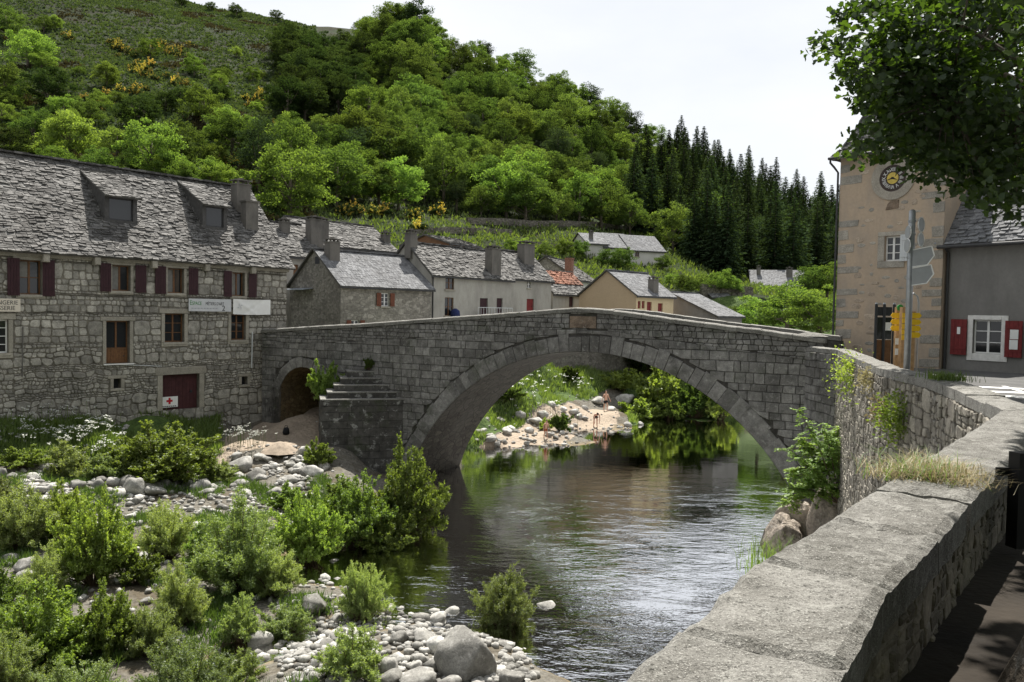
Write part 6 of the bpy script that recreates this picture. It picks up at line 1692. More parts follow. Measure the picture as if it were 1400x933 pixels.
HT = [(38, 95, 58, DEB[0], 'bright round tree high on the heath at upper left'), (66, 148, 62, DED[0], 'dark rounded tree alone on the heath at upper left'), (146, 118, 36, DEB[1], 'small bright tree in the middle of the heath'), (205, 80, 30, DEB[2], 'small grey-green tree near the top broom bushes'),
      (266, 105, 32, DEB[0], 'small tree right of the broom on the upper heath'), (96, 228, 82, DEB[1], 'big spreading bright tree above the left end of the roof'), (46, 190, 50, DEC[1], 'mid-green tree left of the big spreading one'), (190, 180, 58, DED[1], 'dark tree in the middle of the lower heath'),
      (205, 245, 82, DEB[2], 'large bright tree above the first dormer'), (250, 226, 66, DEC[0], 'green tree behind the large bright tree'), (279, 172, 58, DEB[0], 'bright double-crowned tree on the mid heath'), (318, 225, 72, DEC[2], 'tall green tree above the second dormer'),
      (287, 258, 46, DEB[1], 'small bright tree just above the roof ridge by the second dormer'), (353, 262, 100, PIN[0], 'thin dark brown pine left of the bright round tree'), (394, 300, 108, DEB[2], 'very bright round tree above the chimneys'), (72, 244, 48, DEB[0], 'pale blossoming tree touching the roof at left'),
      (7, 140, 60, DEC[3], 'green tree at the left edge of the heath'), (15, 230, 60, DED[0], 'dark tree at the left edge above the roof'), (130, 245, 46, DEC[1], 'green tree above the first dormer on the left'), (120, 175, 40, DEC[3], 'small green tree on the lower heath'),
      (160, 215, 50, DEC[0], 'mid-green tree between dark and bright trees'), (310, 190, 44, DEB[1], 'slim bright tree on the right of the heath'), (400, 140, 26, DEB[0], 'tiny slim tree beside the dark oak clump'), (405, 318, 34, DEB[1], 'bright shrubby tree directly behind the roof chimneys'),
      (248, 10, 16, DED[1], 'tiny dark tree on the skyline, leftmost'), (288, 15, 14, DED[0], 'tiny dark bush on the skyline, second from left'), (323, 24, 20, DED[1], 'round dark tree on the skyline above the heath'), (378, 30, 16, DED[0], 'small dark tree on the skyline before the ledge'),
      (494, 48, 24, DED[0], 'small dark tree on the skyline left of the summit trees'), (535, 48, 52, DEC[0], 'left tree of the summit pair on the skyline'), (565, 50, 52, DED[1], 'right tree of the summit pair on the skyline'), (440, 200, 40, DEC[1], 'lone tree below the dark oak clump'), (345, 110, 20, DEB[2], 'tiny light tree on the bare slope'), (300, 120, 22, DEB[2], 'tiny tree left of the bare slope centre'),
      (60, 45, 24, DEC[2], 'small green bush tree on the top left heath'), (75, 42, 22, DEB[1], 'small bright bush tree on the top left heath'), (10, 60, 50, DEC[0], 'tree cut by the top left edge of the heath'), (700, 345, 22, DEB[2], 'bright bush on the terrace above the row house'), (712, 350, 30, DEB[0], 'bright sapling behind the wide chimney'),
      (843, 312, 44, DEB[1], 'bright young tree left of the firs above the hill house'), (772, 350, 26, DEB[2], 'yellow-green bush beside the hill annex'), (745, 352, 24, DEC[1], 'green bush on the terrace left of the annex'), (793, 352, 28, DEC[3], 'dark green bush next to the hill annex wall'), (905, 372, 24, DEC[0], 'green shrub right of the hill house'),
      (985, 405, 40, DEB[0], 'bright round tree above the garden hut'), (1000, 410, 30, DEB[1], 'bright tree right of the garden hut'), (962, 400, 28, DEC[1], 'slim dark tree left of the garden hut'), (935, 398, 26, DEC[0], 'green garden tree below the wooded slope'), (920, 392, 22, DEB[2], 'pale blossoming garden bush'), (945, 412, 22, DEC[2], 'garden bush left of the hut'),
      (850, 366, 36, DEC[3], 'ivy mass climbing on the front of the hill house'), (830, 362, 30, DEC[0], 'ivy mass below the hill annex roof'), (1110, 420, 50, DEC[1], 'green tree against the tower left edge'), (1130, 440, 60, DEB[0], 'bright leafy tree touching the tower left edge')]
for i, (px, fy, hp_, ms, lb) in enumerate(HT):
    p = hill_at_pixel(px, fy)
    if px > 800 and px < 870 and 355 < fy < 370: p = at(px, fy + 6, 118)
    h = hp_ * p.y / F
    plant('hillside_tree', lb, 'tree', ms, p, h, i * 2.1, None, wide=1.25 if ms not in PIN else 1.0, sink=h * .07)
for k in range(95):
    px = r.uniform(-20, 400); fy = 70 + 200 * r.random() ** .6
    if fy < 130 and r.random() < .5: continue
    p = hill_at_pixel(px, fy); h = r.uniform(12, 34) * (.6 + fy / 400) * p.y / F; ms = r.choice(DEB + DEB + DEC + DED)
    row_ = 'on the upper heath' if fy < 140 else 'on the lower heath' if fy < 205 else 'just above the stone house roof'
    sd_ = 'far left' if px < 120 else 'between the dormers' if px < 260 else 'towards the wood'
    lb = ('small bright shrub tree ' if ms in DEB else 'small dark shrub tree ' if ms in DED else 'small green shrub tree ') + row_ + ' ' + sd_
    plant('shrub_tree', lb, 'tree', ms, p, h, r.random() * 6, lb, wide=r.uniform(1.1, 1.6), sink=h * .12)
for i, (px, fy, ty, d, ms, lb) in enumerate(((1075, 468, 382, 84, DEB[1], 'big bright riverside tree behind the bridge right end'), (1040, 462, 402, 88, DEB[0], 'bright riverside tree left of the big one'), (1120, 470, 392, 80, DEB[2], 'riverside tree between the big one and the tower'), (1005, 455, 415, 92, DEC[0], 'dark riverside bush left of the bright trees'))):
    p = at(px, fy, d); h = (fy - ty) * d / F; plant('riverside_tree', lb, 'tree', ms, p, h, i, None, wide=1.45, sink=.2)
# broom
def broom_meshes(seed):
    a, s = bush_meshes('broom%d' % seed, 300 + seed, 150, 16, .12, .06, .75, 'heath', .5, .35)
    b, s2 = bush_meshes('broomflower%d' % seed, 320 + seed, 190, 12, .06, .045, .78, 'flower_yellow', .5, .45)
    return a, b, s
BR = [broom_meshes(i) for i in range(2)]
BP = [(168, 68), (176, 72), (158, 66), (232, 70), (246, 76), (179, 98), (190, 100), (228, 108), (240, 112), (164, 125), (172, 128), (143, 148), (336, 136), (350, 140), (386, 178), (304, 226), (322, 230), (470, 296), (487, 294), (512, 298), (524, 298), (566, 302), (572, 318), (7, 60), (15, 46), (86, 50), (95, 56), (258, 82), (205, 95), (150, 60), (600, 296)]
for k in range(46):
    a = r.choice(BP[:17]); BP.append((a[0] + r.gauss(0, 16), max(20, a[1] + r.gauss(0, 7))))
for i, (px, py) in enumerate(BP):
    p = hill_at_pixel(px, py); t = thing('broom_bush', 'yellow flowering broom bush ' + ('at the wood edge above the village roofs' if py > 280 else 'on the heath slope'), 'bush', p, 'broom at the wood edge' if py > 280 else 'broom on the heath', i * 1.7, (r.uniform(1.0, 2.2),) * 3 if py < 260 else (2.2, 2.2, 1.9))
    b = BR[i % 2]; mesh_obj('foliage', b[0], t); mesh_obj('flowers', b[1], t)
# heath tufts (uncountable)
g = np.random.default_rng(12)
def tuft_field(name, pts, nper, ln, lw, spread, mat, up=1.0, lean=.55):
    n = len(pts); P = np.repeat(np.array(pts), nper, 0); P = P + np.c_[g.normal(0, spread, (n * nper, 2)), np.zeros(n * nper)]
    D = unit(np.c_[g.normal(0, lean, (n * nper, 2)), np.full(n * nper, up)])
    V, I = leaf_quads(P, D, unit(g.normal(0, 1, (n * nper, 3))), ln * g.uniform(.6, 1.3, n * nper), lw * g.uniform(.7, 1.2, n * nper))
    return np_mesh(name, V, 4, I, mat)
pts, pts2 = [], []
for k in range(30000):
    px = r.uniform(-120, 500); s = r.uniform(.9, 4.0)
    y, d = hill_row(px, s)
    if px > 430 and (y < 150 or y > 235): continue
    p = hill_pt(px, s)
    (pts if noise.noise((p.x * .08, p.y * .08, 2)) > -.28 else pts2).append((p.x, p.y, p.z - .1))
tag(mesh_obj('heath_tufts', tuft_field('heath_tufts', pts, 6, .75, .5, .35, 'heath', .6, .9)), 'low green heath tufts covering the open slope', 'heath', kind='stuff')
tag(mesh_obj('brown_heath_tufts', tuft_field('brown_heath_tufts', pts2, 6, .75, .45, .35, 'heath_brown', .6, .9)), 'brown heather patches on the open slope', 'heath', kind='stuff')
# undergrowth in the wood and on the terraces
pts = []
for k in range(9000):
    px = r.uniform(380, 1400); s = r.uniform(0.1, 1.6); p = hill_pt(px, s); pts.append((p.x, p.y, p.z - .05))
tag(mesh_obj('meadow_grass', tuft_field('meadow_grass', pts, 5, .7, .25, .5, 'grass', 1.0, .5)), 'long grass on the terraces under the wood', 'grass', kind='stuff')
# grass of the banks
def scatter_poly(poly, n):
    xs, ys = [p[0] for p in poly], [p[1] for p in poly]; out = []
    while len(out) < n:
        m_ = 4000; x = g.uniform(min(xs), max(xs), m_); y = g.uniform(min(ys), max(ys), m_)
        k = poly_mask(poly, x, y); x, y = x[k], y[k]; z = ground(x, y)
        out += [(a, b, c - .03 + rough(a, b, c)) for a, b, c in zip(x, y, z) if c > .05]
    return out[:n]
def clumpy(pts, f=.35, thr=-.1): return [p for p in pts if noise.noise((p[0] * f, p[1] * f, 4)) > thr]
gp = clumpy(scatter_poly(GRASS[0], 9000), .4, -.35); tag(mesh_obj('bank_grass', tuft_field('bank_grass', gp, 7, .42, .045, .12, 'grass', 1, .35)), 'grass bank below the stone house', 'grass', kind='stuff')
gp = clumpy(scatter_poly(GRASS[1], 9000), .3, -.3); tag(mesh_obj('far_bank_grass', tuft_field('far_bank_grass', gp, 7, .50, .06, .15, 'grass', 1, .35)), 'grass on the far bank seen through the arch', 'grass', kind='stuff')
GB = ppoly([(-100, 950, .3), (-100, 690, .6), (440, 640, 1), (470, 700, .3), (520, 740, .2), (470, 800, .2), (430, 950, .3)])
gp = clumpy(scatter_poly(GB, 13000), .55, .10); tag(mesh_obj('gravel_bar_grass', tuft_field('gravel_bar_grass', gp, 8, .36, .03, .10, 'grass', 1, .4)), 'grass tufts growing between the bushes of the gravel bar', 'grass', kind='stuff')
# umbels: stems with flat white heads
def umbels(name, label, spots, n, spread, hgt, size):
    P, S = [], MB()
    for (px, py) in spots:
        c = ground_hit(px, py)
        for k in range(n):
            x, y = c.x + r.gauss(0, spread), c.y + r.gauss(0, spread * .5); z = gz(x, y); h = hgt * r.uniform(.6, 1.15)
            S.tube([(x, y, z), (x + r.gauss(0, .05), y, z + h)], .008, 3, False)
            for q in range(9):
                a, rr_ = r.random() * 6.28, size * math.sqrt(r.random()); P.append((x + rr_ * math.cos(a), y + rr_ * math.sin(a), z + h + r.gauss(0, .02)))
    P = np.array(P); D = unit(np.c_[g.normal(0, 1, (len(P), 2)), g.normal(0, .3, len(P))])
    V, I = leaf_quads(P, D, np.tile([0, 0, 1.0], (len(P), 1)) + g.normal(0, .3, P.shape), np.full(len(P), size * .8), np.full(len(P), size * .7))
    t = thing(name, label, 'flowers', P[0]); off = -Vector(P[0].tolist())
    o = mesh_obj('flower_heads', np_mesh('flower_heads', V, 4, I, 'flower_white'), t, off); tag(o, kind='stuff')
    st = S.mesh('flower_stems', 'grass'); o = mesh_obj('flower_stems', st, t, off); tag(o, kind='stuff')
umbels('white_umbels', 'white cow parsley flowering behind the willows below the stone house', [(110, 620), (135, 617), (155, 618), (90, 612), (125, 608), (165, 612), (20, 610), (40, 618), (60, 585), (70, 580), (100, 585), (130, 580), (40, 600)], 16, 1.0, .95, .11)
umbels('white_umbels', 'white flowering umbels beside the sand heap on the left bank', [(322, 612), (340, 610), (355, 610), (312, 606), (345, 618)], 11, .6, .9, .10)
umbels('white_umbels', 'white flowering umbels on the far bank grass', [(735, 545), (745, 540), (725, 550), (760, 540), (790, 535), (720, 535), (770, 530), (700, 560)], 9, 1.3, 1.2, .13)

# ------------------------------------------------------------------ boulders
RK = [rock_mesh(i, 3, .60 + .12 * (i % 3), .4 + .25 * (i % 4), 1.8, .16) for i in range(9)]
def rock(px, py, w, k, label=None, group=None, zscale=1.0, sink=.28):
    p = ground_hit(px, py); s = w * p.y / F / 2
    o = mesh_obj('boulder', RK[k % 9], None, (p.x, p.y, max(p.z, -.25) + s * (.55 - sink)), (r.gauss(0, .15), r.gauss(0, .15), r.random() * 6.28), (s * r.uniform(.95, 1.15), s * r.uniform(.8, 1.0), s * r.uniform(.75, 1.0) * zscale))
    tag(o, label or 'grey river cobble', 'rock', group); return o
NAMED = [(578, 850, 26, 'pale tan boulder left of the white pair by the willow'), (597, 850, 28, 'white boulder in the middle of the pale trio by the willow'), (618, 843, 26, 'white boulder touching the willow foot'), (580, 880, 38, 'rounded white boulder under the pale trio'), (545, 880, 32, 'flat grey boulder left of the white cluster'),
         (595, 893, 38, 'pale boulder just left of the huge angular boulder'), (545, 905, 28, 'mossy pale boulder at the lower cluster'), (573, 908, 26, 'white boulder in the gap left of the huge boulder'), (532, 922, 42, 'pale boulder with mossy side at the bottom'), (568, 938, 56, 'wide white boulder on the bottom edge'),
         (615, 940, 40, 'white slab below the huge angular boulder'), (698, 938, 45, 'grey wedge boulder right of the huge one'), (748, 850, 42, 'dark wet boulder with white top standing in the stream'), (430, 832, 42, 'grey boulder at the trickle beside the biggest willow'), (352, 885, 42, 'round grey boulder in the shallow pool'),
         (398, 882, 16, 'small round stone right of the pool boulder'), (460, 852, 22, 'white stone left of the upright willow'), (192, 782, 48, 'flat grey boulder between the alders'), (166, 800, 24, 'small grey boulder near the tall grass'), (178, 712, 22, 'grey boulder above the flat one'), (28, 752, 24, 'grey boulder by the left cascade'),
         (10, 768, 30, 'grey boulder at the left edge cascade'), (40, 782, 44, 'wet slab at the left cascade'), (32, 795, 30, 'lower wet slab at the left cascade'), (205, 668, 20, 'pointed grey boulder in the rock band'), (226, 668, 26, 'rounded boulder right of the pointed one in the rock band'), (276, 672, 34, 'large angular boulder in the rock band'),
         (105, 668, 24, 'pale boulder beside the dark side water'), (65, 645, 24, 'grey boulder below the feathery willow'), (248, 650, 16, 'boulder half hidden under the large willow'), (443, 640, 24, 'dark grey boulder at the cutwater foot'), (428, 650, 26, 'pale round boulder beside the cutwater'), (322, 628, 16, 'grey boulder right of the large willow'),
         (378, 680, 34, 'long grey boulder at the right end of the rock band'), (335, 682, 24, 'greenish boulder at the front of the rock band'), (270, 728, 24, 'white slab in the gravel gap behind the big willow'), (335, 703, 34, 'flat pale slab before the rock band'), (195, 742, 16, 'stone beside the narrow willow')]
for i, (px, py, w, lb) in enumerate(NAMED): rock(px, py, w, i, lb)
big = rock_mesh(77, 4, .95, .55, 1.3, .12)
p = ground_hit(640, 920); s = 95 * p.y / F / 2
tag(mesh_obj('boulder', big, None, (p.x, p.y, p.z + s * .45), (.25, -.3, 2.2), (s * 1.05, s * .9, s * .95)), 'huge angular pale granite boulder at the bottom edge of the gravel bar', 'rock')
FARR = [(818, 552, 22, 'long white boulder behind the standing bather'), (854, 553, 28, 'big pale boulder right of the standing bather'), (858, 584, 14, 'dark-footed boulder in the water below the bush'), (876, 581, 11, 'small white boulder right of the dark-footed one'), (936, 570, 20, 'white boulder at the water edge right of the bushes'), (955, 563, 30, 'long flat pale slab beyond the white edge boulder'),
        (984, 560, 22, 'grey boulder under the right side of the arch'), (700, 590, 18, 'angular split boulder on the far sand beach'), (693, 594, 18, 'white boulder beside the split one on the far beach'), (733, 580, 24, 'long grey boulder left of the tiny bright bush'), (742, 570, 18, 'pale boulder in the upper row of the far beach'), (713, 572, 18, 'rounded boulder in the upper row of the far beach'),
        (785, 567, 18, 'grey block above the bending bather'), (770, 562, 14, 'grey stone left of the grey block'), (792, 572, 12, 'pale stone next to the bending bather'), (836, 562, 13, 'pale stone at the feet of the standing bather'), (742, 612, 10, 'flat white stone in the shallows at the beach tip'), (720, 608, 12, 'white stone at the beach tip waterline'), (730, 604, 10, 'grey stone at the beach tip waterline'), (965, 567, 9, 'small pale stone in the shallows under the arch')]
for i, (px, py, w, lb) in enumerate(FARR): rock(px, py, w, i + 3, lb, sink=.2)
for i, (px, py, w, lb) in enumerate(((672, 600, 16, 'grey boulder at the left end of the far beach'), (684, 578, 16, 'pale boulder at the grass edge of the far beach'), (660, 590, 14, 'boulder by the arch barrel on the far beach'), (755, 556, 14, 'stone above the small dark bush on the far beach'), (725, 592, 14, 'grey stone in the middle of the far beach'), (760, 600, 12, 'wet stone at the waterline below the tiny bush'), (800, 560, 13, 'mossy stone between the two far bathers'), (680, 610, 12, 'low stone near the water at the far beach left'))): rock(px, py, w, i + 1, lb, sink=.25)
# cobbles: three countable groups
def cobble_zone(n, fn, sizes, label, group):
    for k in range(n):
        px, py = fn(); w = r.uniform(*sizes) * (1.6 if r.random() < .1 else 1); rock(px, py, w, r.randrange(9), label, group)
def z1():
    while True:
        px = r.uniform(0, 450); py = 668 + r.gauss(0, 11) - (px - 200) * .02
        if px > 330 and r.random() < .7: py -= r.uniform(0, 40)
        return px, min(py, 700)
cobble_zone(125, z1, (9, 24), 'grey cobble in the rock band below the stone house', 'cobbles of the rock band')
cobble_zone(34, lambda: (r.uniform(360, 440), r.uniform(610, 648)), (5, 11), 'small pale cobble on the slope left of the cutwater', 'cobbles beside the cutwater')
cobble_zone(60, lambda: (lambda a: (a, r.uniform(870, 940)))(r.uniform(405, 720)), (10, 26), 'pale cobble on the tip of the gravel bar', 'cobbles at the gravel bar tip')
cobble_zone(46, lambda: (lambda a: (a, 590 + (740 - a) * .13 + r.gauss(0, 8)))(r.uniform(650, 800)), (5, 11), 'small stone on the far sand beach', 'stones of the far beach')
cobble_zone(40, lambda: (r.uniform(0, 480), r.uniform(700, 880)), (8, 22), 'grey cobble between the bushes of the gravel bar', 'cobbles between the bushes')
# fine gravel (uncountable)
gm = [RK[1], RK[4], RK[7]]
Vg, Fg = [], []
tmp = []
for base in (rock_mesh(401, 1, .7, .3), rock_mesh(402, 1, .6, .3), rock_mesh(403, 1, .8, .4)):
    n = len(base.vertices); co = np.empty(n * 3); base.vertices.foreach_get('co', co); fi = np.empty(len(base.loops), dtype=np.int32); base.loops.foreach_get('vertex_index', fi); tmp.append((co.reshape(-1, 3), fi))
off = 0
spots = []
for k in range(3600):
    q = r.random()
    if q < .40: px, py = r.uniform(-20, 470), r.gauss(672, 20)
    elif q < .72: px, py = r.uniform(380, 730), r.uniform(820, 950)
    elif q < .88: px, py = r.uniform(-20, 500), r.uniform(690, 900)
    else: px, py = r.uniform(640, 860), r.gauss(590, 12)
    z = 1.0 if py < 700 and px < 480 else .2
    p = onz(px, py, z); spots.append((p.x, p.y))
sp = np.array(spots); zz = ground(sp[:, 0], sp[:, 1])
for (x, y), z in zip(spots, zz):
    if z < -.5: continue
    co, fi = tmp[r.randrange(3)]; s = r.uniform(.05, .16) * (1.5 if r.random() < .1 else 1); a = r.random() * 6.28
    c_, s_ = math.cos(a), math.sin(a); q = co * np.array([s, s * r.uniform(.7, 1), s])
    q = np.c_[q[:, 0] * c_ - q[:, 1] * s_, q[:, 0] * s_ + q[:, 1] * c_, q[:, 2]] + np.array([x, y, z + rough(x, y, z) + s * .2])
    Vg.append(q); Fg.append(fi + off); off += len(q)
tag(mesh_obj('gravel', np_mesh('gravel', np.concatenate(Vg), 3, np.concatenate(Fg), 'rock', True)), 'loose pebbles and gravel strewn over the banks', 'gravel', kind='stuff')
# sand heap and things left under the small arch
p = ground_hit(383, 618); bm = MB(); n = 18; vs = [p + Vector((0, 0, .46))]; fs = []
for j, (rr_, zz_) in enumerate(((.25, .38), (.55, .16), (.9, -.1))):
    for i in range(n):
        a = 6.283 * i / n; k = rr_ * (1 + .2 * noise.noise((math.cos(a) * 2, math.sin(a) * 2, j))); vs.append(p + Vector((k * math.cos(a) * 1.2, k * math.sin(a), zz_)))
fs += [(0, 1 + i, 1 + (i + 1) % n) for i in range(n)]
for j in range(2): fs += [(1 + j * n + i, 1 + (j + 1) * n + i, 1 + (j + 1) * n + (i + 1) % n, 1 + j * n + (i + 1) % n) for i in range(n)]
bm.add(vs, fs); tag(bm.build('sand_heap', 'sand_heap', None, True), 'small sand heap at the edge of the left beach', 'sand heap')
p = ground_hit(400, 566)
bm = MB(); bm.tube([p + Vector((-1.0, -.1, .1)), p + Vector((-.4, 0, .28)), p + Vector((.3, .05, .3)), p + Vector((.8, .1, .1))], [.12, .28, .26, .1], 10); tag(bm.build('blue_bundle', 'cloth_blue', None, True), 'dark blue bundle lying at the small arch', 'bundle')
p = ground_hit(391, 594); bg_ = thing('black_bag', 'black bag left on the sand near the small arch', 'bag', p)
bm = MB(); bm.tube([p, p + Vector((0, 0, .12)), p + Vector((.02, 0, .34)), p + Vector((.02, 0, .40))], [.16, .2, .15, .05], 8); bm.build('sack', 'cloth_black', bg_, True)
bm = MB(); bm.tube([p + Vector((-.09, 0, .36)), p + Vector((-.04, 0, .50)), p + Vector((.06, 0, .50)), p + Vector((.1, 0, .36))], .018, 6); bm.build('handle', 'cloth_black', bg_, True)

# ------------------------------------------------------------------ people on the far beach
def skin_body(name, J, E_, Rr, mat, parent, sub=2):
    me = bpy.data.meshes.new('sk'); me.from_pydata([tuple(j) for j in J], E_, []); o = bpy.data.objects.new('sk', me); COL.objects.link(o)
    md = o.modifiers.new('s', 'SKIN'); ms = o.modifiers.new('u', 'SUBSURF'); ms.levels = sub
    for i, (a, b) in enumerate(Rr): me.skin_vertices[0].data[i].radius = (a, b)
    me.skin_vertices[0].data[0].use_root = True
    dg = bpy.context.evaluated_depsgraph_get(); m2 = bpy.data.meshes.new_from_object(o.evaluated_get(dg)); m2.name = name
    bpy.data.objects.remove(o); bpy.data.meshes.remove(me)
    m2.materials.clear(); m2.materials.append(M[mat]); m2.polygons.foreach_set('use_smooth', [True] * len(m2.polygons))
    return mesh_obj(name, m2, parent)
def person(label, p, H, rz, bend=0.0, suit='cloth_black', top=None, arm=(.12, .12), step=.12):
    t = thing('person', label, 'person', p, None, rz, (H / 1.75,) * 3)
    # facing -Y; pelvis root
    pel = Vector((0, 0, .95)); cb, sb = math.cos(bend), math.sin(bend)
    def up(x, y, z): return pel + Vector((x, y * cb - z * sb, y * sb + z * cb))
    J = [pel, up(0, 0, .14), up(0, -.01, .30), up(0, 0, .46), up(0, 0, .56), up(0, -.02, .62), up(0, -.03, .70), up(0, -.02, .79)]
    E_ = [(0, 1), (1, 2), (2, 3), (3, 4), (4, 5), (5, 6), (6, 7)]; Rr = [(.15, .11), (.14, .10), (.16, .11), (.13, .09), (.055, .055), (.07, .075), (.085, .10), (.065, .075)]
    def add(pt, par, rad): J.append(pt); E_.append((par, len(J) - 1)); Rr.append(rad); return len(J) - 1
    hands = []
    for s, a in ((-1, arm[0]), (1, arm[1])):
        k = add(up(s * .19, 0, .46), 3, (.06, .06))
        if bend > .5: el, ha = up(s * .23, -.10, .46) + Vector((0, -.05, -.25)), up(s * .2, -.12, .46) + Vector((0, -.10, -.47))
        else: el, ha = up(s * (.25 + a * .3), .02, .19), up(s * (.26 + a), -.06, -.04)
        k = add(el, k, (.042, .042)); k = add(ha, k, (.03, .03)); d = (ha - el).normalized()
        h0 = add(ha + d * .07, k, (.022, .036))
        for q in range(4): add(ha + d * (.16 + .015 * (1 - abs(q - 1.4))) + Vector((0, (q - 1.5) * .02, 0)), h0, (.009, .009))
        th = add(ha + d * .07 + Vector((-s * .035, -.025, 0)), h0, (.011, .011))
        kn, an = Vector((s * .11, -.02 - (s * step * .5), .50)), Vector((s * .11, .03 - s * step, .09))
        k = add(pel + Vector((s * .085, 0, -.06)), 0, (.085, .09)); k = add(kn, k, (.058, .06)); k = add((kn * .45 + an * .55) + Vector((0, .02, 0)), k, (.05, .055)); k = add(an, k, (.036, .04)); add(an + Vector((s * .02, -.15, -.06)), k, (.036, .03))
    skin_body('body', J, E_, Rr, 'skin', t)
    hd = up(0, -.025, .74)
    mb = MB(); mb.tube([up(0, .0, .835), up(0, .01, .80), up(0, .025, .72), up(0, .03, .68)], [.05, .092, .088, .05], 10); mb.build('hair', 'hair', None, True).parent = t
    J2 = [pel + Vector((0, 0, .06)), pel, pel + Vector((-.09, 0, -.08)), pel + Vector((-.105, -.01, -.34)), pel + Vector((.09, 0, -.08)), pel + Vector((.105, -.01, -.34))]
    skin_body('shorts', J2, [(0, 1), (1, 2), (2, 3), (1, 4), (4, 5)], [(.155, .12), (.165, .125), (.11, .11), (.10, .10), (.11, .11), (.10, .10)], suit, t)
    if top:
        J3 = [up(0, 0, .1), up(0, -.01, .30), up(0, 0, .44)]; skin_body('shirt', J3, [(0, 1), (1, 2)], [(.15, .115), (.172, .122), (.15, .105)], top, t)
    return t
p = ground_hit(828, 562); person('bare-chested man in black shorts walking on the far sand path', p, 27.5 * p.y / F, .3, 0, 'cloth_black')
p = ground_hit(814, 584); p.z = max(p.z, -.05); person('person in black bending forward at the far water edge', p, 30 * p.y / F, .1, 1.35, 'cloth_black', None)
p = ground_hit(746, 600); p.z = max(p.z, -.15); person('sunlit bather in rust swimwear standing in the far shallows', p, 25 * p.y / F, .5, .15, 'cloth_rust', None, (.05, .1))

# ------------------------------------------------------------------ plants on the quay wall
def sapling(name, label, base, tips, nl, leaf, lw, mat, droop=.25):
    t = thing(name, label, 'plant', base); mb = MB(); P, D = [], []
    for tip in tips:
        tip = Vector(tip); mid = base.lerp(tip, .55) + Vector((0, 0, (tip - base).length * .10)); mb.tube([base, mid, tip], [.028, .016, .006], 5)
        for k in range(nl):
            f = r.uniform(.30, 1.05); a = base.lerp(mid, f / .55) if f < .55 else mid.lerp(tip, (f - .55) / .45)
            dr = Vector((r.gauss(0, 1), r.gauss(0, 1), r.gauss(-.1, .45))).normalized(); L_ = r.uniform(.25, .5)
            e = a + dr * L_ + Vector((0, 0, -droop * L_)); mb.tube([a, e], [.004, .002], 3, False)
            n = int(L_ / .035); sd = dr.cross(Vector((0, 0, 1))).normalized()
            for i in range(n):
                q = a.lerp(e, (i + 1) / n)
                for s in (-1, 1): P.append(tuple(q)); D.append(tuple((sd * s + dr * .35 + Vector((r.gauss(0, .15), r.gauss(0, .15), r.gauss(-.1, .2)))).normalized()))
    P, D = np.array(P), np.array(D)
    V, I = leaf_quads(P, D, np.tile([0, 0, 1.0], (len(P), 1)) + g.normal(0, .35, P.shape), leaf * g.uniform(.7, 1.2, len(P)), lw * g.uniform(.8, 1.2, len(P)))
    mesh_obj('foliage', np_mesh('foliage', V, 4, I, mat), t, -base); mb.build('stems', 'twig', t)
bs = at(1148, 690, 27.3)
sapling('locust_sapling', 'young locust tree with pinnate leaves growing at the quay foot by the bridge', bs, [at(1092, 562, 27.5), at(1125, 580, 27), at(1080, 615, 27.6), at(1145, 600, 26.8), at(1090, 650, 27.2), at(1080, 668, 27), at(1110, 640, 26.8), at(1130, 660, 26.6)], 44, .11, .055, 'leaf_robinia')
bs = at(1130, 650, 28.2)
sapling('dark_elder', 'dark leafy bush in the corner between quay wall and bridge', bs, [at(1100, 600, 28.6), at(1135, 590, 28.2), at(1155, 580, 27.6), at(1110, 630, 28.4), at(1085, 640, 28.6), at(1150, 625, 27.5), at(1100, 665, 27.6), at(1080, 685, 27.4)], 40, .14, .08, 'leaf_alder')
def wall_pt(px, py):
    for i in range(base_i, len(QL) - 1):
        a, b = QL[i], QL[i + 1]; fr = Fr((a.x, a.y, 0), b - a, (0, 0, 1), left_n(a, b)); u, v = fpx(fr, px, py)
        if -.05 <= u <= (b - a).length + .05: return fr.p(u, v, .06), fr.N
    return at(px, py, 20), Vector((-1, 0, 0))
for k, (px, py, s, ms, mat, lb) in enumerate(((1168, 512, .75, 'leaf_alder', None, 'green ivy tuft hanging under the quay coping'), (1237, 572, .55, 'leaf_alder', None, 'green plant rooted in the face of the quay wall'), (1195, 520, .35, 'grass_dry', None, 'small dry tuft on the quay wall face'), (1215, 560, .35, 'grass_dry', None, 'dry plant stuck low on the quay wall face'))):
    c, n = wall_pt(px, py); t = thing('wall_plant', lb, 'plant', c); nn_ = 900 if k < 2 else 260
    P = g.normal(0, 1, (nn_, 3)) * np.array([.32, .32, .45]) * s + np.array([n.x, n.y, 0]) * .12
    D = unit(np.array([n.x, n.y, -.1]) * .6 + g.normal(0, .6, (nn_, 3)))
    V, I = leaf_quads(P, D, unit(g.normal(0, 1, (nn_, 3))), .10 * g.uniform(.6, 1.2, nn_), .05 * g.uniform(.7, 1.2, nn_)); mesh_obj('foliage', np_mesh('foliage', V, 4, I, ms), t)
    mb = MB(); mb.tube([c - n * .1, c + n * .15 + Vector((0, 0, .1))], .012, 5); mb.build('stem', 'twig', t)
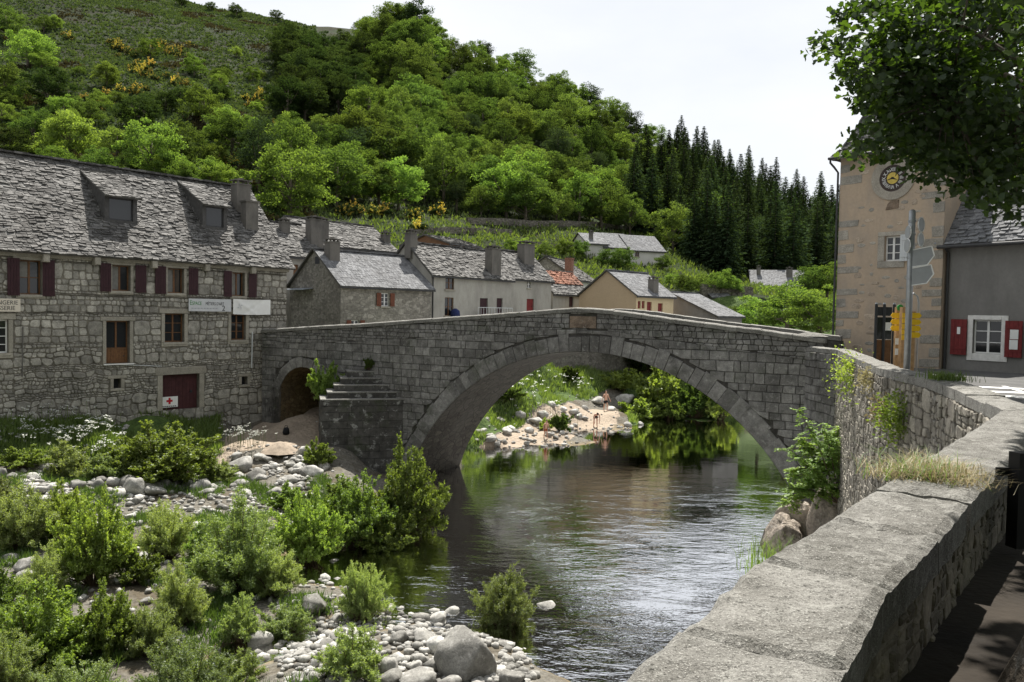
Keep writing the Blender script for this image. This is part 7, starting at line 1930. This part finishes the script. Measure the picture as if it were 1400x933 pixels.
def blades(name, label, spots, n, ln, lw, spread, mat, lean, cat='grass'):
    P = []
    for c in spots:
        c = Vector(c); P.append(np.c_[g.normal(c.x, spread, n), g.normal(c.y, spread, n), np.full(n, c.z)])
    P = np.concatenate(P); N_2 = len(P); l = ln * g.uniform(.4, 1.25, N_2); az = g.uniform(0, 6.28, N_2); k = lean * g.uniform(.2, 1.4, N_2)
    d0 = np.c_[np.cos(az) * k * .4, np.sin(az) * k * .4, np.ones(N_2)]; d0 = unit(d0); d1 = unit(np.c_[np.cos(az) * k * 1.6, np.sin(az) * k * 1.6, np.full(N_2, .45)])
    side = unit(np.c_[-np.sin(az), np.cos(az), np.zeros(N_2)]) * (lw * .5)
    m1 = P + d0 * l[:, None] * .5; m2 = m1 + d1 * l[:, None] * .5
    V = np.stack([P - side, P + side, m1 + side * .8, m1 - side * .8, m2 + side * .12, m2 - side * .12], 1).reshape(-1, 3)
    b = np.arange(N_2)[:, None] * 6; I = np.concatenate([b + np.array([0, 1, 2, 3]), b + np.array([3, 2, 4, 5])], 1).ravel()
    o = mesh_obj(name, np_mesh(name, V, 4, I, mat)); tag(o, label, cat, kind='stuff' if cat == 'x' else None); return o
tc_ = [onz(*q, CAPZ - .02) for q in ((1225, 652), (1248, 655), (1270, 657), (1290, 660), (1258, 642), (1282, 646), (1312, 664), (1300, 652))]
blades('dry_grass_tuft', 'dry straw-coloured grass tuft growing on the near parapet', tc_, 230, .22, .0045, .11, 'grass_dry', 3.2)
blades('green_grass_tuft', 'green grass blades in the tuft on the near parapet', tc_[:5], 60, .30, .005, .12, 'grass', 3.0)
blades('coping_weeds', 'yellow-green weeds on the far quay coping', [onz(1292, 520, CAPZ), onz(1302, 521, CAPZ), onz(1285, 518, CAPZ)], 150, .22, .012, .16, 'grass', .8)
blades('quay_foot_grass', 'tall grass stems at the quay foot beside the river', [at(1050, 775, 13.5), at(1062, 768, 14), at(1045, 790, 13)], 70, .55, .012, .22, 'grass', .5)

# ------------------------------------------------------------------ broad trees on the road side
def leafy_tree(name, label, tb, trunk, hubs, CL, leaf):
    tree = thing(name, label, 'tree', tb); mb = MB(); mb.tube([q[0] for q in trunk], [q[1] for q in trunk], 18); top = trunk[-1][0]
    for h in hubs: mb.tube([top, top.lerp(h, .5) + Vector((0, 0, .4)), h], [.20, .15, .08], 8, False)
    LP, LD = [], []
    for (c, rr_, n) in CL:
        h = min(hubs, key=lambda q: (q - c).length); mb.tube([h, h.lerp(c, .6) + Vector((0, 0, .2)), c], [.035, .018, .006], 4, False)
        d = unit(g.normal(0, 1, (n, 3))); P = np.array(c) + d * (g.uniform(.1, 1, (n, 1)) ** .5) * rr_ * np.array([1.25, 1.1, .75])
        LP.append(P); LD.append(unit(d * .5 + g.normal(0, .55, (n, 3)) + np.array([0, 0, -.35])))
    mb.build('trunk', 'bark', tree, True)
    P, D = np.concatenate(LP), np.concatenate(LD); n = len(P)
    Nr = unit(g.normal(0, .5, (n, 3)) + np.array([0, 0, 1.0])); S = unit(np.cross(D, Nr)); Up = np.cross(S, D)
    shape = np.array([(0, 0, 0), (.30, .10, .03), (.62, .30, .10), (.36, .52, .05), (.40, .80, .08), (0, 1.05, 0), (-.40, .80, .08), (-.36, .52, .05), (-.62, .30, .10), (-.30, .10, .03)])
    sz = (leaf * g.uniform(.6, 1.25, n))[:, None, None]
    V = P[:, None] + (S[:, None] * shape[None, :, 0:1] + D[:, None] * shape[None, :, 1:2] + Up[:, None] * shape[None, :, 2:3]) * sz
    V = V.reshape(-1, 3); b = np.arange(n)[:, None] * 10
    I = np.concatenate([b + np.array(f) for f in ((0, 1, 2, 3), (0, 3, 4, 5), (0, 5, 6, 7), (0, 7, 8, 9))], 1).ravel()
    mesh_obj('crown', np_mesh('crown', V, 4, I, 'leaf_maple'), tree, -tb)
CL = []
def clump(px, py, d, rr_, n): CL.append((at(px, py, d), rr_, n))
edge = [(1150, 20), (1175, 12), (1135, 55), (1126, 62), (1160, 80), (1180, 55), (1165, 110), (1178, 140), (1195, 165), (1180, 190), (1172, 208), (1205, 205), (1225, 180), (1250, 200), (1262, 236), (1272, 228), (1285, 215), (1300, 225), (1310, 250), (1335, 240), (1345, 270), (1370, 265), (1385, 285), (1395, 270), (1320, 205), (1215, 130), (1205, 90), (1230, 60), (1200, 30), (1152, 95), (1190, 120)]
for (px, py) in edge: clump(px + 6, py, r.uniform(18, 21), r.uniform(.30, .52), 75)
for k in range(120):
    px, py = r.uniform(1190, 1420), r.uniform(-20, 262)
    lim = np.interp(py, [-20, 60, 130, 200, 225, 262], [1170, 1165, 1200, 1215, 1290, 1345])
    if px < lim: continue
    clump(px, py, r.uniform(17.5, 23.5), r.uniform(.6, .95), 125)
for k in range(90):
    c = Vector((r.uniform(9, 22), r.uniform(13, 26), r.uniform(12.5, 20))); x, y = proj(c)
    if -40 < y < 960 and 0 < x < 1440: continue
    CL.append((c, r.uniform(1.0, 1.5), 90))
tb = Vector((15.6, 18.6, road_z(0, 18.6)))
leafy_tree('maple_tree', 'broad leafy tree overhanging the road at the upper right', tb, [(tb + Vector((0, 0, -.2)), .62), (tb + Vector((0, 0, .5)), .45), (tb + Vector((-.2, .2, 3)), .38), (tb + Vector((-.6, .3, 5.2)), .32)],
           [Vector((12.0, 19.5, 14.0)), Vector((10.2, 19.0, 14.2)), Vector((12.0, 21.5, 16)), Vector((16, 16, 16)), Vector((18, 21, 16)), Vector((13.5, 17, 17)), Vector((11.2, 20.5, 16.5))], CL, .155)
CL = []
for k in range(190):                       # crown around and behind the trunk, outside the picture
    c = Vector((r.uniform(-5, 12), r.uniform(-9, 7), r.uniform(11.5, 18)))
    if c.x < 3.6 and c.y > -.5: continue
    x, y = proj(c) if c.y > .3 else (-999, -999)
    if -60 < y < 960 and -60 < x < 1440: continue
    CL.append((c, r.uniform(.9, 1.5), 150))
for k in range(480):                       # limbs over the pavement beside the wall
    sy = r.uniform(-3, 10); off_ = r.random() ** 1.5 * 5; sx = -.91 + .727 * sy + .85 + off_; zc = r.uniform(12.5, 17)
    q = (zc - 7.5) / math.tan(SUN_EL); c = Vector((sx + q * math.sin(SUN_AZ), sy + q * math.cos(SUN_AZ), zc))
    x, y = proj(c) if c.y > .3 else (-999, -999)
    if -70 < y < 960 and -60 < x < 1460: continue
    CL.append((c, .36 if off_ < .5 else r.uniform(.5, .8), 120 if off_ < .5 else 190))
tb = Vector((2.86, 3.2, 7.33))
leafy_tree('pavement_tree', 'tree trunk with flared root at the lower right edge of the pavement', tb, [(tb + Vector((0, 0, -.1)), .78), (tb + Vector((0, 0, .12)), .68), (tb + Vector((.02, 0, .45)), .57), (tb + Vector((.1, .05, 1.2)), .50), (tb + Vector((.5, .2, 3.5)), .42), (tb + Vector((1.0, .4, 5.6)), .34)],
           [Vector((4.8, 5.5, 14.2)), Vector((5.0, 2.0, 14.5)), Vector((3, -2, 14)), Vector((-1.5, -4, 14.5)), Vector((6, -3, 15)), Vector((8, 4, 15))], CL, .12)
